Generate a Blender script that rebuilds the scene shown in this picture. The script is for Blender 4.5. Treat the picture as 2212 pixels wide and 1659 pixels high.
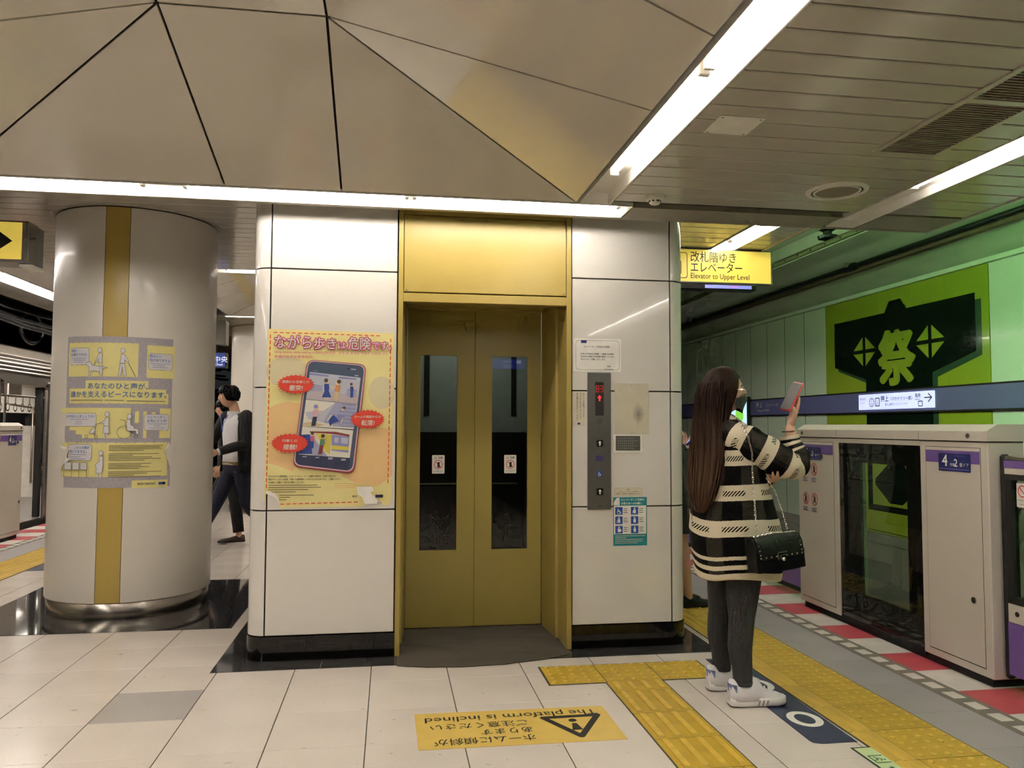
import bpy, bmesh, math, random
from mathutils import Vector, Matrix, Quaternion

for _o in list(bpy.data.objects):
    bpy.data.objects.remove(_o, do_unlink=True)
SC = bpy.context.scene
COL = SC.collection
PI = math.pi
random.seed(7)

# ------------------------------------------------------------------ camera, world, exposure
CAM_H = 1.32
YAW, PITCH, ROLL = math.radians(8.767), math.radians(3.060), math.radians(0.203)
_fw = Vector((math.sin(YAW) * math.cos(PITCH), math.cos(YAW) * math.cos(PITCH), math.sin(PITCH)))
_r0 = Vector((math.cos(YAW), -math.sin(YAW), 0))
_u0 = _r0.cross(_fw)
_r = math.cos(ROLL) * _r0 + math.sin(ROLL) * _u0
_u = -math.sin(ROLL) * _r0 + math.cos(ROLL) * _u0
_cd = bpy.data.cameras.new('camera')
_cd.lens = 1700 / 2212 * 36
_cd.sensor_width = 36
_cd.clip_start = 0.05
CAM = bpy.data.objects.new('camera', _cd)
COL.objects.link(CAM)
_m = Matrix(((_r.x, _u.x, -_fw.x), (_r.y, _u.y, -_fw.y), (_r.z, _u.z, -_fw.z))).to_4x4()
_m.translation = (0, 0, CAM_H)
CAM.matrix_world = _m
SC.camera = CAM

W = bpy.data.worlds.new('world')
SC.world = W
W.use_nodes = True
W.node_tree.nodes['Background'].inputs[0].default_value = (0.9, 0.95, 1.0, 1)
W.node_tree.nodes['Background'].inputs[1].default_value = 0.02
SC.view_settings.view_transform = 'Standard'
SC.view_settings.look = 'None'
SC.view_settings.gamma = 1
SC.view_settings.use_curve_mapping = False
SC.view_settings.exposure = -0.30
try:
    SC.cycles.max_bounces = 5
    SC.cycles.diffuse_bounces = 3
    SC.cycles.glossy_bounces = 3
    SC.cycles.transparent_max_bounces = 8
    SC.cycles.caustics_reflective = False
    SC.cycles.caustics_refractive = False
    SC.cycles.use_denoising = True
    SC.cycles.use_adaptive_sampling = True
    SC.cycles.adaptive_threshold = 0.06
    SC.cycles.adaptive_min_samples = 12
    SC.cycles.denoising_prefilter = 'FAST'
    SC.cycles.use_light_tree = False
    SC.cycles.light_sampling_threshold = 0.02
except Exception:
    pass
TUBE = 62.0        # radiance of the fluorescent tubes
GREEN_FILL = 1050.0  # radiance of the unseen tubes added to turn the track wall green

# ------------------------------------------------------------------ materials
def lin(h):
    if isinstance(h, (tuple, list)):
        return tuple(h)
    h = h.lstrip('#')
    out = []
    for i in (0, 2, 4):
        c = int(h[i:i + 2], 16) / 255
        out.append(c / 12.92 if c <= 0.04045 else ((c + 0.055) / 1.055) ** 2.4)
    return tuple(out)

MATS = {}

def _new(name):
    m = bpy.data.materials.new(name)
    m.use_nodes = True
    return m, m.node_tree.nodes, m.node_tree.links

def mat(name, col, rough=0.5, metal=0.0, coat=0.0, var=0.06, scale=14.0, bump=0.0, bscale=80.0, spec=0.5, rand=0.0, aniso=None, croug=0.05):
    """Principled surface whose colour is broken up by a noise; var is how much."""
    if name in MATS:
        return MATS[name]
    m, n, l = _new(name)
    b = n['Principled BSDF']
    c = lin(col)
    b.inputs['Roughness'].default_value = rough
    b.inputs['Metallic'].default_value = metal
    b.inputs['Coat Weight'].default_value = coat
    b.inputs['Coat Roughness'].default_value = croug
    b.inputs['Specular IOR Level'].default_value = spec
    tc = n.new('ShaderNodeTexCoord')
    nz = n.new('ShaderNodeTexNoise')
    nz.inputs['Scale'].default_value = scale
    nz.inputs['Detail'].default_value = 1.0
    mp = n.new('ShaderNodeMapping')
    if aniso:
        mp.inputs['Scale'].default_value = aniso
    l.new(tc.outputs['Object'], mp.inputs['Vector'])
    l.new(mp.outputs['Vector'], nz.inputs['Vector'])
    rmp = n.new('ShaderNodeMapRange')
    rmp.inputs['To Min'].default_value = 1 - var
    rmp.inputs['To Max'].default_value = 1 + var
    rmp.inputs['From Min'].default_value = 0.25
    rmp.inputs['From Max'].default_value = 0.75
    l.new(nz.outputs['Fac'], rmp.inputs['Value'])
    val = rmp.outputs['Result']
    if rand:
        oi = n.new('ShaderNodeObjectInfo')
        r2 = n.new('ShaderNodeMapRange')
        r2.inputs['To Min'].default_value = 1 - rand
        r2.inputs['To Max'].default_value = 1 + rand
        l.new(oi.outputs['Random'], r2.inputs['Value'])
        mu = n.new('ShaderNodeMath'); mu.operation = 'MULTIPLY'
        l.new(val, mu.inputs[0]); l.new(r2.outputs['Result'], mu.inputs[1])
        val = mu.outputs[0]
    vm = n.new('ShaderNodeVectorMath'); vm.operation = 'SCALE'
    vm.inputs[0].default_value = c
    l.new(val, vm.inputs['Scale'])
    l.new(vm.outputs['Vector'], b.inputs['Base Color'])
    if bump:
        n2 = n.new('ShaderNodeTexNoise'); n2.inputs['Scale'].default_value = bscale; n2.inputs['Detail'].default_value = 3
        l.new(mp.outputs['Vector'], n2.inputs['Vector'])
        bp = n.new('ShaderNodeBump'); bp.inputs['Strength'].default_value = bump; bp.inputs['Distance'].default_value = 0.004
        l.new(n2.outputs['Fac'], bp.inputs['Height'])
        l.new(bp.outputs['Normal'], b.inputs['Normal'])
    MATS[name] = m
    return m

def emit(name, col, strength, var=0.0):
    if name in MATS:
        return MATS[name]
    m, n, l = _new(name)
    b = n['Principled BSDF']
    c = lin(col)
    b.inputs['Base Color'].default_value = (*c, 1)
    b.inputs['Emission Color'].default_value = (*c, 1)
    b.inputs['Emission Strength'].default_value = strength
    b.inputs['Roughness'].default_value = 0.4
    if strength < 3:
        m.cycles.emission_sampling = 'NONE'      # small glowing print: seen, but not worth aiming light samples at
    MATS[name] = m
    return m

def glass(name, tint=(0.8, 0.82, 0.8), ior=1.5, boost=1.0):
    """Clear pane: what is behind shows through, tinted; the surface mirrors by Fresnel."""
    if name in MATS:
        return MATS[name]
    m, n, l = _new(name)
    n.remove(n['Principled BSDF'])
    tr = n.new('ShaderNodeBsdfTransparent'); tr.inputs[0].default_value = (*tint, 1)
    gl = n.new('ShaderNodeBsdfGlossy'); gl.inputs['Roughness'].default_value = 0.01
    gl.inputs['Color'].default_value = (boost, boost, boost, 1)
    lw = n.new('ShaderNodeLayerWeight'); lw.inputs['Blend'].default_value = 0.5
    pw = n.new('ShaderNodeMath'); pw.operation = 'POWER'; pw.inputs[1].default_value = 4.5
    l.new(lw.outputs['Facing'], pw.inputs[0])
    fr = n.new('ShaderNodeMath'); fr.operation = 'MULTIPLY_ADD'; fr.inputs[1].default_value = 0.90; fr.inputs[2].default_value = 0.06
    l.new(pw.outputs[0], fr.inputs[0])
    mx = n.new('ShaderNodeMixShader')
    l.new(fr.outputs[0], mx.inputs[0]); l.new(tr.outputs[0], mx.inputs[1]); l.new(gl.outputs[0], mx.inputs[2])
    l.new(mx.outputs[0], n['Material Output'].inputs[0])
    MATS[name] = m
    return m

def M(name):
    return MATS[name]

# speckled stone-like floor tile
def tile_mat(name, col, rough, rand, speck=0.12):
    m = mat(name, col, rough, var=0.05, scale=3.0, rand=rand)
    n, l = m.node_tree.nodes, m.node_tree.links
    b = n['Principled BSDF']
    src = b.inputs['Base Color'].links[0].from_socket
    tc = [x for x in n if x.type == 'TEX_COORD'][0]
    vo = n.new('ShaderNodeTexNoise'); vo.inputs['Scale'].default_value = 260; vo.inputs['Detail'].default_value = 2
    l.new(tc.outputs['Object'], vo.inputs['Vector'])
    mr = n.new('ShaderNodeMapRange')
    mr.inputs['From Min'].default_value = 0.3; mr.inputs['From Max'].default_value = 0.62
    mr.inputs['To Min'].default_value = 1 - speck; mr.inputs['To Max'].default_value = 1.0
    l.new(vo.outputs['Fac'], mr.inputs['Value'])
    # scuffs: sparse dark marks
    v2 = n.new('ShaderNodeTexNoise'); v2.inputs['Scale'].default_value = 22; v2.inputs['Detail'].default_value = 2
    oi = n.new('ShaderNodeObjectInfo')
    ad = n.new('ShaderNodeVectorMath'); ad.operation = 'ADD'
    l.new(tc.outputs['Object'], ad.inputs[0]); l.new(oi.outputs['Location'], ad.inputs[1])
    l.new(ad.outputs[0], v2.inputs['Vector'])
    m2 = n.new('ShaderNodeMapRange')
    m2.inputs['From Min'].default_value = 0.24; m2.inputs['From Max'].default_value = 0.31
    m2.inputs['To Min'].default_value = 0.72; m2.inputs['To Max'].default_value = 1.0
    l.new(v2.outputs['Fac'], m2.inputs['Value'])
    mu = n.new('ShaderNodeMath'); mu.operation = 'MULTIPLY'
    l.new(mr.outputs['Result'], mu.inputs[0]); l.new(m2.outputs['Result'], mu.inputs[1])
    vm = n.new('ShaderNodeVectorMath'); vm.operation = 'SCALE'
    l.new(src, vm.inputs[0]); l.new(mu.outputs[0], vm.inputs['Scale'])
    l.new(vm.outputs['Vector'], b.inputs['Base Color'])
    return m

tile_mat('floor_cream', '#e0d6cc', 0.22, 0.025)
tile_mat('floor_grey_tile', '#b3aeab', 0.25, 0.0)
tile_mat('floor_edge_grey', '#a39fa0', 0.4, 0.03)
mat('floor_dark', '#3b3a3a', 0.06, var=0.12, scale=60)
mat('grout', '#3a342c', 0.9)
mat('tactile_yellow', '#b89830', 0.45, var=0.10, scale=9, rand=0.05)
mat('tactile_pale', '#c6a442', 0.5, var=0.12, scale=18, aniso=(1, .12, 1), rand=0.03)
mat('tactile_worn', '#d0ae46', 0.4, var=0.10, scale=25, rand=0.04)
mat('stripe_red', '#b34a52', 0.45, var=0.10, scale=8)
mat('stripe_white', '#d9d4ca', 0.45, var=0.10, scale=8)
mat('dash_grey', '#6d685f', 0.6, var=0.08)
mat('enamel_white', '#e2ded6', 0.10, coat=0.6, var=0.012, scale=2, croug=0.02)
mat('joint_dark', '#2d2725', 0.8)
mat('base_black', '#0a0908', 0.08, var=0.2)
mat('gold', '#a08d4c', 0.32, var=0.03, scale=4, spec=0.4)
mat('gold_door', '#9c8e4c', 0.30, var=0.03, scale=3, spec=0.4)
mat('column_gold', '#b39b50', 0.3, var=0.03, scale=4, spec=0.4)
mat('grille_grey', '#8a7d6e', 0.6, var=0.05)
mat('mat_brown', '#3c352a', 0.7, var=0.10, scale=30)
mat('ceil_slat', '#bfb8ab', 0.16, coat=0.3, var=0.03, scale=3, croug=0.04)
mat('ceil_dark', '#1e1b17', 0.8)
mat('coffer_panel', '#d8d1c4', 0.12, coat=0.3, var=0.02, scale=1.5, croug=0.03)
mat('trough_white', '#f1ede4', 0.35, var=0.01)
mat('beam_grey', '#8d8474', 0.4, var=0.04)
mat('socket_white', '#e8e4da', 0.4)
emit('tube_glow', '#fff6ec', TUBE)
emit('fill_green', '#98ff8c', GREEN_FILL)
emit('fill_pale', '#ccffc0', 60.0)  # added tubes, out of view, brightening the track wall
mat('column_grey', '#dcd6ca', 0.28, coat=0.15, var=0.02, scale=2, croug=0.06)
mat('steel', '#a9a39a', 0.22, metal=1.0, var=0.05, scale=6, aniso=(1, 1, 8))
mat('dark_metal', '#24211e', 0.5, var=0.1)
mat('black_plastic', '#0e0e10', 0.35)
mat('sign_frame', '#8d8a84', 0.35, metal=0.6)
mat('wall_panel', '#dde3d9', 0.2, coat=0.1, var=0.02, scale=2, rand=0.02, croug=0.04)
mat('concrete', '#7d7d74', 0.85, var=0.18, scale=2.5, bump=0.2)
mat('vault_paint', '#b4b8ab', 0.7, var=0.12, scale=2.0)
mat('concrete_dark', '#4a463f', 0.9, var=0.2, scale=2.0)
mat('ballast', '#3b3833', 0.95, var=0.3, scale=30, bump=0.8)
mat('rail_steel', '#8a7a68', 0.3, metal=1.0)
mat('dull_brown', '#5a463a', 0.8, var=0.2)
mat('purple', '#6a4f94', 0.35, var=0.03)
mat('purple_band', '#6c68a4', 0.3, var=0.03)
mat('psd_white', '#d0c8be', 0.38, var=0.015, scale=4)
mat('print_black', '#15130f', 0.55)
mat('print_white', '#efece4', 0.5)
mat('print_navy', '#1d2262', 0.4)
mat('print_red', '#c8302c', 0.5)
mat('rubber', '#141313', 0.7)
glass('pane_clear', (0.62, 0.66, 0.62))
glass('pane_dark', (0.20, 0.21, 0.18))
glass('pane_lift', (0.36, 0.38, 0.35))

# ------------------------------------------------------------------ mesh building
class MB:
    """Collects faces (world coordinates) and links them as ONE mesh object."""
    def __init__(self):
        self.v, self.f, self.mi, self.mats, self.cur = [], [], [], [], 0
    def use(self, name):
        if name not in self.mats:
            self.mats.append(name)
        self.cur = self.mats.index(name)
        return self
    def add(self, vs, fs):
        o = len(self.v)
        self.v += [tuple(p) for p in vs]
        for q in fs:
            self.f.append(tuple(o + i for i in q)); self.mi.append(self.cur)
        return self
    def poly(self, pts):
        return self.add(pts, [tuple(range(len(pts)))])
    def box(self, x0, x1, y0, y1, z0, z1):
        return self.add([(x0, y0, z0), (x1, y0, z0), (x1, y1, z0), (x0, y1, z0), (x0, y0, z1), (x1, y0, z1), (x1, y1, z1), (x0, y1, z1)],
                        [(0, 3, 2, 1), (4, 5, 6, 7), (0, 1, 5, 4), (1, 2, 6, 5), (2, 3, 7, 6), (3, 0, 4, 7)])
    def cbox(self, x0, x1, y0, y1, z0, z1, c=0.005):
        """box with all edges chamfered"""
        xs, ys, zs = (x0, x1), (y0, y1), (z0, z1)
        vs, ix = [], {}
        for i in (0, 1):
            for j in (0, 1):
                for k in (0, 1):
                    for a in range(3):
                        p = [xs[i], ys[j], zs[k]]
                        s = (1 if i == 0 else -1, 1 if j == 0 else -1, 1 if k == 0 else -1)
                        for b in range(3):
                            if b != a:
                                p[b] += s[b] * c
                        ix[(i, j, k, a)] = len(vs); vs.append(p)
        fs = []
        for a in range(3):
            b, d = (a + 1) % 3, (a + 2) % 3
            for s in (0, 1):
                q = []
                for (p, r) in ((0, 0), (1, 0), (1, 1), (0, 1)):
                    t = [0, 0, 0]; t[a] = s; t[b] = p; t[d] = r
                    q.append(ix[(t[0], t[1], t[2], a)])
                fs.append(tuple(q) if s else tuple(reversed(q)))
        for a in range(3):
            b, d = (a + 1) % 3, (a + 2) % 3
            for p in (0, 1):
                for r in (0, 1):
                    t0 = [0, 0, 0]; t0[b] = p; t0[d] = r
                    t1 = list(t0); t1[a] = 1
                    q = [ix[(*t0, b)], ix[(*t1, b)], ix[(*t1, d)], ix[(*t0, d)]]
                    fs.append(tuple(q) if (p + r) % 2 == 0 else tuple(reversed(q)))
        for i in (0, 1):
            for j in (0, 1):
                for k in (0, 1):
                    q = [ix[(i, j, k, 0)], ix[(i, j, k, 1)], ix[(i, j, k, 2)]]
                    fs.append(tuple(q))
        return self.add(vs, fs)
    def prism(self, pts, d):
        """closed polygon (3D points) pushed along vector d"""
        n = len(pts)
        a = [Vector(p) for p in pts]; dv = Vector(d)
        b = [p + dv for p in a]
        fs = [tuple(reversed(range(n))), tuple(range(n, 2 * n))]
        for i in range(n):
            j = (i + 1) % n
            fs.append((i, j, n + j, n + i))
        return self.add(a + b, fs)
    def tube(self, pts, r, n=8, caps=True, r_end=None, flat=None):
        """tube along points; r may be a list; flat=(sx,sy) squashes the ring"""
        P = [Vector(p) for p in pts]
        R = list(r) if isinstance(r, (list, tuple)) else [r] * len(P)
        t0 = (P[1] - P[0]).normalized()
        up = Vector((0, 0, 1)) if abs(t0.z) < 0.9 else Vector((0, 1, 0))
        x = t0.cross(up).normalized(); rings = []
        prev = t0
        for i, p in enumerate(P):
            if i == 0: t = t0
            elif i == len(P) - 1: t = (P[i] - P[i - 1]).normalized()
            else: t = ((P[i + 1] - P[i]).normalized() + (P[i] - P[i - 1]).normalized()).normalized()
            q = prev.rotation_difference(t); x = (q @ x).normalized(); prev = t
            y = t.cross(x)
            sx, sy = flat if flat else (1, 1)
            rings.append([p + x * (R[i] * sx * math.cos(2 * PI * k / n)) + y * (R[i] * sy * math.sin(2 * PI * k / n)) for k in range(n)])
        return self.rings(rings, caps)
    def rings(self, rings, caps=True, close=False):
        n = len(rings[0]); vs = [p for g in rings for p in g]; fs = []
        m = len(rings)
        for i in range(m - 1 if not close else m):
            for k in range(n):
                a, b = i * n + k, i * n + (k + 1) % n
                i2 = (i + 1) % m
                fs.append((a, b, i2 * n + (k + 1) % n, i2 * n + k))
        if caps and not close:
            fs.append(tuple(reversed(range(n)))); fs.append(tuple(range((m - 1) * n, m * n)))
        return self.add(vs, fs)
    def lathe(self, prof, c, n=24, a0=0.0, a1=2 * PI, caps=False):
        """profile [(r, z)] turned about the vertical through c"""
        full = abs(a1 - a0 - 2 * PI) < 1e-6
        k = n if full else n + 1
        vs = []
        for (r, z) in prof:
            for i in range(k):
                a = a0 + (a1 - a0) * i / n
                vs.append((c[0] + r * math.cos(a), c[1] + r * math.sin(a), c[2] + z))
        fs = []
        for j in range(len(prof) - 1):
            for i in range(n):
                i2 = (i + 1) % k
                fs.append((j * k + i, j * k + i2, (j + 1) * k + i2, (j + 1) * k + i))
        if caps:
            fs.append(tuple(reversed(range(k)))); fs.append(tuple(range((len(prof) - 1) * k, len(prof) * k)))
        return self.add(vs, fs)
    def disc(self, c, r, axis='z', n=20, h=0.002, ry=None):
        """short cylinder"""
        pts = []
        ry = ry or r
        for k in range(n):
            a = 2 * PI * k / n
            u, w = r * math.cos(a), ry * math.sin(a)
            pts.append({'z': (c[0] + u, c[1] + w, c[2]), 'y': (c[0] + u, c[1], c[2] + w), 'x': (c[0], c[1] + u, c[2] + w)}[axis])
        d = {'z': (0, 0, h), 'y': (0, h, 0), 'x': (h, 0, 0)}[axis]
        return self.prism(pts, d)
    def ball(self, c, r, n=10, m=6, s=(1, 1, 1)):
        vs, fs = [], []
        for j in range(m + 1):
            t = PI * j / m
            for i in range(n):
                a = 2 * PI * i / n
                vs.append((c[0] + r * s[0] * math.sin(t) * math.cos(a), c[1] + r * s[1] * math.sin(t) * math.sin(a), c[2] - r * s[2] * math.cos(t)))
        for j in range(m):
            for i in range(n):
                i2 = (i + 1) % n
                fs.append((j * n + i, j * n + i2, (j + 1) * n + i2, (j + 1) * n + i))
        return self.add(vs, fs)
    def mesh(self, name, origin=(0, 0, 0), smooth=False, default='psd_white', recalc=True, xf=None):
        me = bpy.data.meshes.new(name)
        o = Vector(origin)
        vs = [Vector(p) for p in self.v]
        if xf is not None:
            vs = [xf @ p for p in vs]
        me.from_pydata([tuple(p - o) for p in vs], [], self.f)
        for nm in (self.mats or [default]):
            me.materials.append(MATS[nm])
        for p, i in zip(me.polygons, self.mi):
            p.material_index = i
        if recalc or smooth:
            bm = bmesh.new(); bm.from_mesh(me)
            bmesh.ops.remove_doubles(bm, verts=bm.verts, dist=1e-6)
            bmesh.ops.recalc_face_normals(bm, faces=bm.faces)
            bm.to_mesh(me); bm.free()
        if smooth:
            for p in me.polygons:
                p.use_smooth = True
            if smooth != 'all':
                try:
                    me.set_sharp_from_angle(angle=math.radians(38))
                except Exception:
                    pass
        me.update()
        return me
    def build(self, name, parent=None, smooth=False, recalc=True, xf=None):
        org = wloc(parent) if parent is not None else Vector((0, 0, 0))
        me = self.mesh(name, org, smooth, recalc=recalc, xf=xf)
        o = bpy.data.objects.new(name, me)
        COL.objects.link(o)
        if parent is not None:
            o.parent = parent
        return o

def wloc(o):
    p = Vector((0, 0, 0))
    while o is not None:
        p += o.location
        o = o.parent
    return p

def tag(o, label=None, cat=None, group=None, kind=None):
    if label: o['label'] = label
    if cat: o['category'] = cat
    if group: o['group'] = group
    if kind: o['kind'] = kind
    return o

def thing(name, label, cat, loc=(0, 0, 0), group=None, kind=None):
    o = bpy.data.objects.new(name, None)
    o.empty_display_size = 0.1
    COL.objects.link(o)
    o.location = loc
    return tag(o, label, cat, group, kind)

def setting(name, loc=(0, 0, 0)):
    o = bpy.data.objects.new(name, None)
    o.empty_display_size = 0.1
    COL.objects.link(o)
    o.location = loc
    o['kind'] = 'structure'
    return o

def piece(name, me, parent, loc, rz=0.0):
    o = bpy.data.objects.new(name, me)
    COL.objects.link(o)
    o.location = Vector(loc) - wloc(parent)
    o.rotation_euler = (0, 0, rz)
    o.parent = parent
    return o

# ------------------------------------------------------------------ lettering and print
_TXT = {}

def text_mesh(s, bold=0.0):
    """(points, faces, width, x0) of a line of text, 1 em high, from the built-in font"""
    key = (s, bold)
    if key in _TXT:
        return _TXT[key]
    c = bpy.data.curves.new('lettering', 'FONT')
    c.body = s
    c.resolution_u = 2
    c.offset = bold
    o = bpy.data.objects.new('lettering', c)
    COL.objects.link(o)
    dg = bpy.context.evaluated_depsgraph_get()
    me = bpy.data.meshes.new_from_object(o.evaluated_get(dg))
    vs = [(v.co.x, v.co.y) for v in me.vertices]
    fs = [tuple(p.vertices) for p in me.polygons]
    bpy.data.objects.remove(o, do_unlink=True)
    bpy.data.curves.remove(c)
    bpy.data.meshes.remove(me)
    xs = [p[0] for p in vs] or [0, 1]
    _TXT[key] = (vs, fs, max(xs) - min(xs), min(xs))
    return _TXT[key]

class Print:
    """Flat print on a surface: fn(u, v, h) gives the point at u right, v up (metres), h off the surface."""
    def __init__(self, fn, step=0.0002, bend=None):
        self.fn, self.mb, self.h, self.step, self.bend = fn, MB(), step, step, bend
    def up(self):
        self.h += self.step
        return self
    def _add(self, m, pts, faces):
        self.mb.use(m)
        self.mb.add([self.fn(u, v, self.h) for (u, v) in pts], faces)
        return self
    def poly(self, m, pts):
        self.h += .00001
        return self._add(m, pts, [tuple(range(len(pts)))])
    def rect(self, m, u0, v0, u1, v1):
        if self.bend:
            n = max(1, int(abs(u1 - u0) / self.bend + 0.99))
            pts = []
            for i in range(n + 1):
                u = u0 + (u1 - u0) * i / n
                pts += [(u, v0), (u, v1)]
            return self._add(m, pts, [(2 * i, 2 * i + 2, 2 * i + 3, 2 * i + 1) for i in range(n)])
        return self.poly(m, [(u0, v0), (u1, v0), (u1, v1), (u0, v1)])
    def rrect(self, m, u0, v0, u1, v1, r, n=5):
        if self.bend:
            self.rect(m, u0, v0 + r, u1, v1 - r); self.rect(m, u0 + r * .5, v0, u1 - r * .5, v0 + r); self.rect(m, u0 + r * .5, v1 - r, u1 - r * .5, v1)
            return self
        pts = []
        for (cx, cy, a) in ((u1 - r, v0 + r, -PI / 2), (u1 - r, v1 - r, 0), (u0 + r, v1 - r, PI / 2), (u0 + r, v0 + r, PI)):
            for k in range(n + 1):
                t = a + PI / 2 * k / n
                pts.append((cx + r * math.cos(t), cy + r * math.sin(t)))
        return self.poly(m, pts)
    def ell(self, m, u, v, a, b=None, n=20):
        b = b or a
        return self.poly(m, [(u + a * math.cos(2 * PI * k / n), v + b * math.sin(2 * PI * k / n)) for k in range(n)])
    def ring(self, m, u, v, a, b, w, n=24):
        pts = []
        for k in range(n):
            c, s = math.cos(2 * PI * k / n), math.sin(2 * PI * k / n)
            pts += [(u + a * c, v + b * s), (u + (a - w) * c, v + (b - w) * s)]
        return self._add(m, pts, [(2 * k, 2 * ((k + 1) % n), 2 * ((k + 1) % n) + 1, 2 * k + 1) for k in range(n)])
    def burst(self, m, u, v, a, b, n=26, k=0.86):
        pts = []
        for i in range(2 * n):
            q = 1.0 if i % 2 == 0 else k
            t = PI * i / n
            pts.append((u + a * q * math.cos(t), v + b * q * math.sin(t)))
        return self.poly(m, pts)
    def line(self, m, pts, w):
        for (a, b) in zip(pts[:-1], pts[1:]):
            d = math.hypot(b[0] - a[0], b[1] - a[1]) or 1
            nx, ny = -(b[1] - a[1]) / d * w / 2, (b[0] - a[0]) / d * w / 2
            self.poly(m, [(a[0] - nx, a[1] - ny), (b[0] - nx, b[1] - ny), (b[0] + nx, b[1] + ny), (a[0] + nx, a[1] + ny)])
        return self
    def text(self, m, s, u, v, size, width=None, align='L', bold=0.0, slant=0.0, rot=0.0):
        if bold > 0.009:
            for (du, dv) in ((.7, 0), (-.7, 0), (0, .7), (0, -.7)):
                ca, sa = math.cos(rot), math.sin(rot)
                a, b = du * bold * size * .8, dv * bold * size * .8
                self.text(m, s, u + a * ca - b * sa, v + a * sa + b * ca, size, width, align, 0.0, slant, rot)
                self.h += .00004
            return self
        vs, fs, w, x0 = text_mesh(s, bold)
        sx = (width / w) if width else size
        tw = w * sx
        ou = {'L': 0, 'C': -tw / 2, 'R': -tw}[align]
        ca, sa = math.cos(rot), math.sin(rot)
        out = []
        for (x, y) in vs:
            a, b = (x - x0) * sx + ou + slant * y * size, y * size
            out.append((u + a * ca - b * sa, v + a * sa + b * ca))
        return self._add(m, out, fs)
    def build(self, name, parent):
        return self.mb.build(name, parent, recalc=False)

def plane_fn(o, u, v, n):
    o, u, v, n = Vector(o), Vector(u), Vector(v), Vector(n)
    return lambda a, b, h: o + u * a + v * b + n * h
# ------------------------------------------------------------------ floor
FLOOR_X0, FLOOR_X1 = -4.55, 3.27
b = MB().use('grout'); b.box(FLOOR_X0, FLOOR_X1, -7, 32, -0.25, -0.0015)
floor = tag(b.build('floor'), kind='structure')
TX0, TY0, TP = -0.087, 3.79, 0.407
def tile_mesh(w, d, m, t=0.02, c=0.0015):
    q = MB().use(m); q.cbox(-w / 2, w / 2, -d / 2, d / 2, -t, 0, c)
    return q.mesh('tile', recalc=True)
full_tile = tile_mesh(TP - 0.004, TP - 0.0025, 'floor_cream')
grey_tile = tile_mesh(TP - 0.004, TP - 0.0025, 'floor_grey_tile')
EB = (-0.936, 1.93, 4.46, 7.3)       # dark border round the lift shaft
CB = (-2.775, -1.005, 5.41, 7.10)    # dark square under the column
far = MB().use('floor_cream')
def inside(x0, x1, y0, y1, R):
    return x0 >= R[0] - 1e-3 and x1 <= R[1] + 1e-3 and y0 >= R[2] - 1e-3 and y1 <= R[3] + 1e-3
near_tiles = []
for i in range(-9, 6):
    for j in range(-27, 50):
        x0, y0 = TX0 + i * TP, TY0 + j * TP
        x1, y1 = x0 + TP, y0 + TP
        cx0, cx1 = max(x0, -3.24), min(x1, 1.976)
        if cx1 - cx0 < 0.02 or inside(cx0, cx1, y0, y1, EB) or inside(cx0, cx1, y0, y1, CB):
            continue
        cut = (cx1 - cx0) < TP - 0.01
        seen = 2.2 < y0 < 9.0 and x0 > -0.42 * y1 - 0.3 and not (y0 > 5.0 and x0 > -0.9 and x1 < 1.9) and not (-2.3 < x0 < -1.2 and y0 > 5.8 and y0 < 6.4)
        if seen and x1 < 0.66 * y1 + 0.3:
            me = full_tile if not cut else tile_mesh(cx1 - cx0 - 0.004, TP - 0.0025, 'floor_cream')
            if i == -3 and j == 0:
                me = grey_tile
            piece('tile', me, floor, ((cx0 + cx1) / 2, (y0 + y1) / 2, 0))
        else:
            far.box(cx0 + 0.002, cx1 - 0.002, y0 + 0.0012, y1 - 0.0012, -0.02, 0)
tag(far.build('distant_tile', floor), kind='stuff')
# dark polished slabs
def slabs(R, nx, ny, m, z=0.0022):
    w, d = (R[1] - R[0]) / nx, (R[3] - R[2]) / ny
    q = MB().use(m); q.cbox(-w / 2 + .0006, w / 2 - .0006, -d / 2 + .0006, d / 2 - .0006, -0.02, z, 0.0008)
    me = q.mesh('granite_slab')
    for i in range(nx):
        for j in range(ny):
            piece('granite_slab', me, floor, (R[0] + (i + .5) * w, R[2] + (j + .5) * d, 0))
slabs(EB, 5, 5, 'floor_dark')
slabs(CB, 3, 3, 'floor_dark')
# tactile paving
def dot_tile():
    q = MB().use('tactile_yellow'); q.cbox(-.1478, .1478, -.1475, .1475, -0.02, 0.003, 0.001)
    for i in range(5):
        for j in range(5):
            c = (-0.12 + i * 0.06, -0.12 + j * 0.06, 0.003)
            q.use('tactile_yellow'); q.lathe([(0.0165, 0), (0.0115, 0.0055)], c, 8); q.use('tactile_worn'); q.lathe([(.0115, .0055), (0.0001, 0.0058)], c, 8)
    return q.mesh('tactile_tile', smooth=True)
def bar_tile(d):
    q = MB().use('tactile_yellow'); q.cbox(-.1485, .1485, -d / 2 + .0025, d / 2 - .0025, -0.02, 0.003, 0.001)
    for i in range(4):
        x = -0.1125 + i * 0.075
        y0, y1 = -d / 2 + 0.012, d / 2 - 0.012
        R8 = [(x - .0175, y0, .003), (x + .0175, y0, .003), (x + .0175, y1, .003), (x - .0175, y1, .003),
              (x - .0125, y0 + .006, .0095), (x + .0125, y0 + .006, .0095), (x + .0125, y1 - .006, .0095), (x - .0125, y1 - .006, .0095)]
        q.use('tactile_yellow'); q.add(R8, [(0, 1, 5, 4), (1, 2, 6, 5), (2, 3, 7, 6), (3, 0, 4, 7)]); q.use('tactile_worn'); q.add(R8[4:], [(0, 1, 2, 3)])
    return q.mesh('tactile_tile')
dot_me, bar_me, bar_half = dot_tile(), bar_tile(0.30), bar_tile(0.15)
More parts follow.
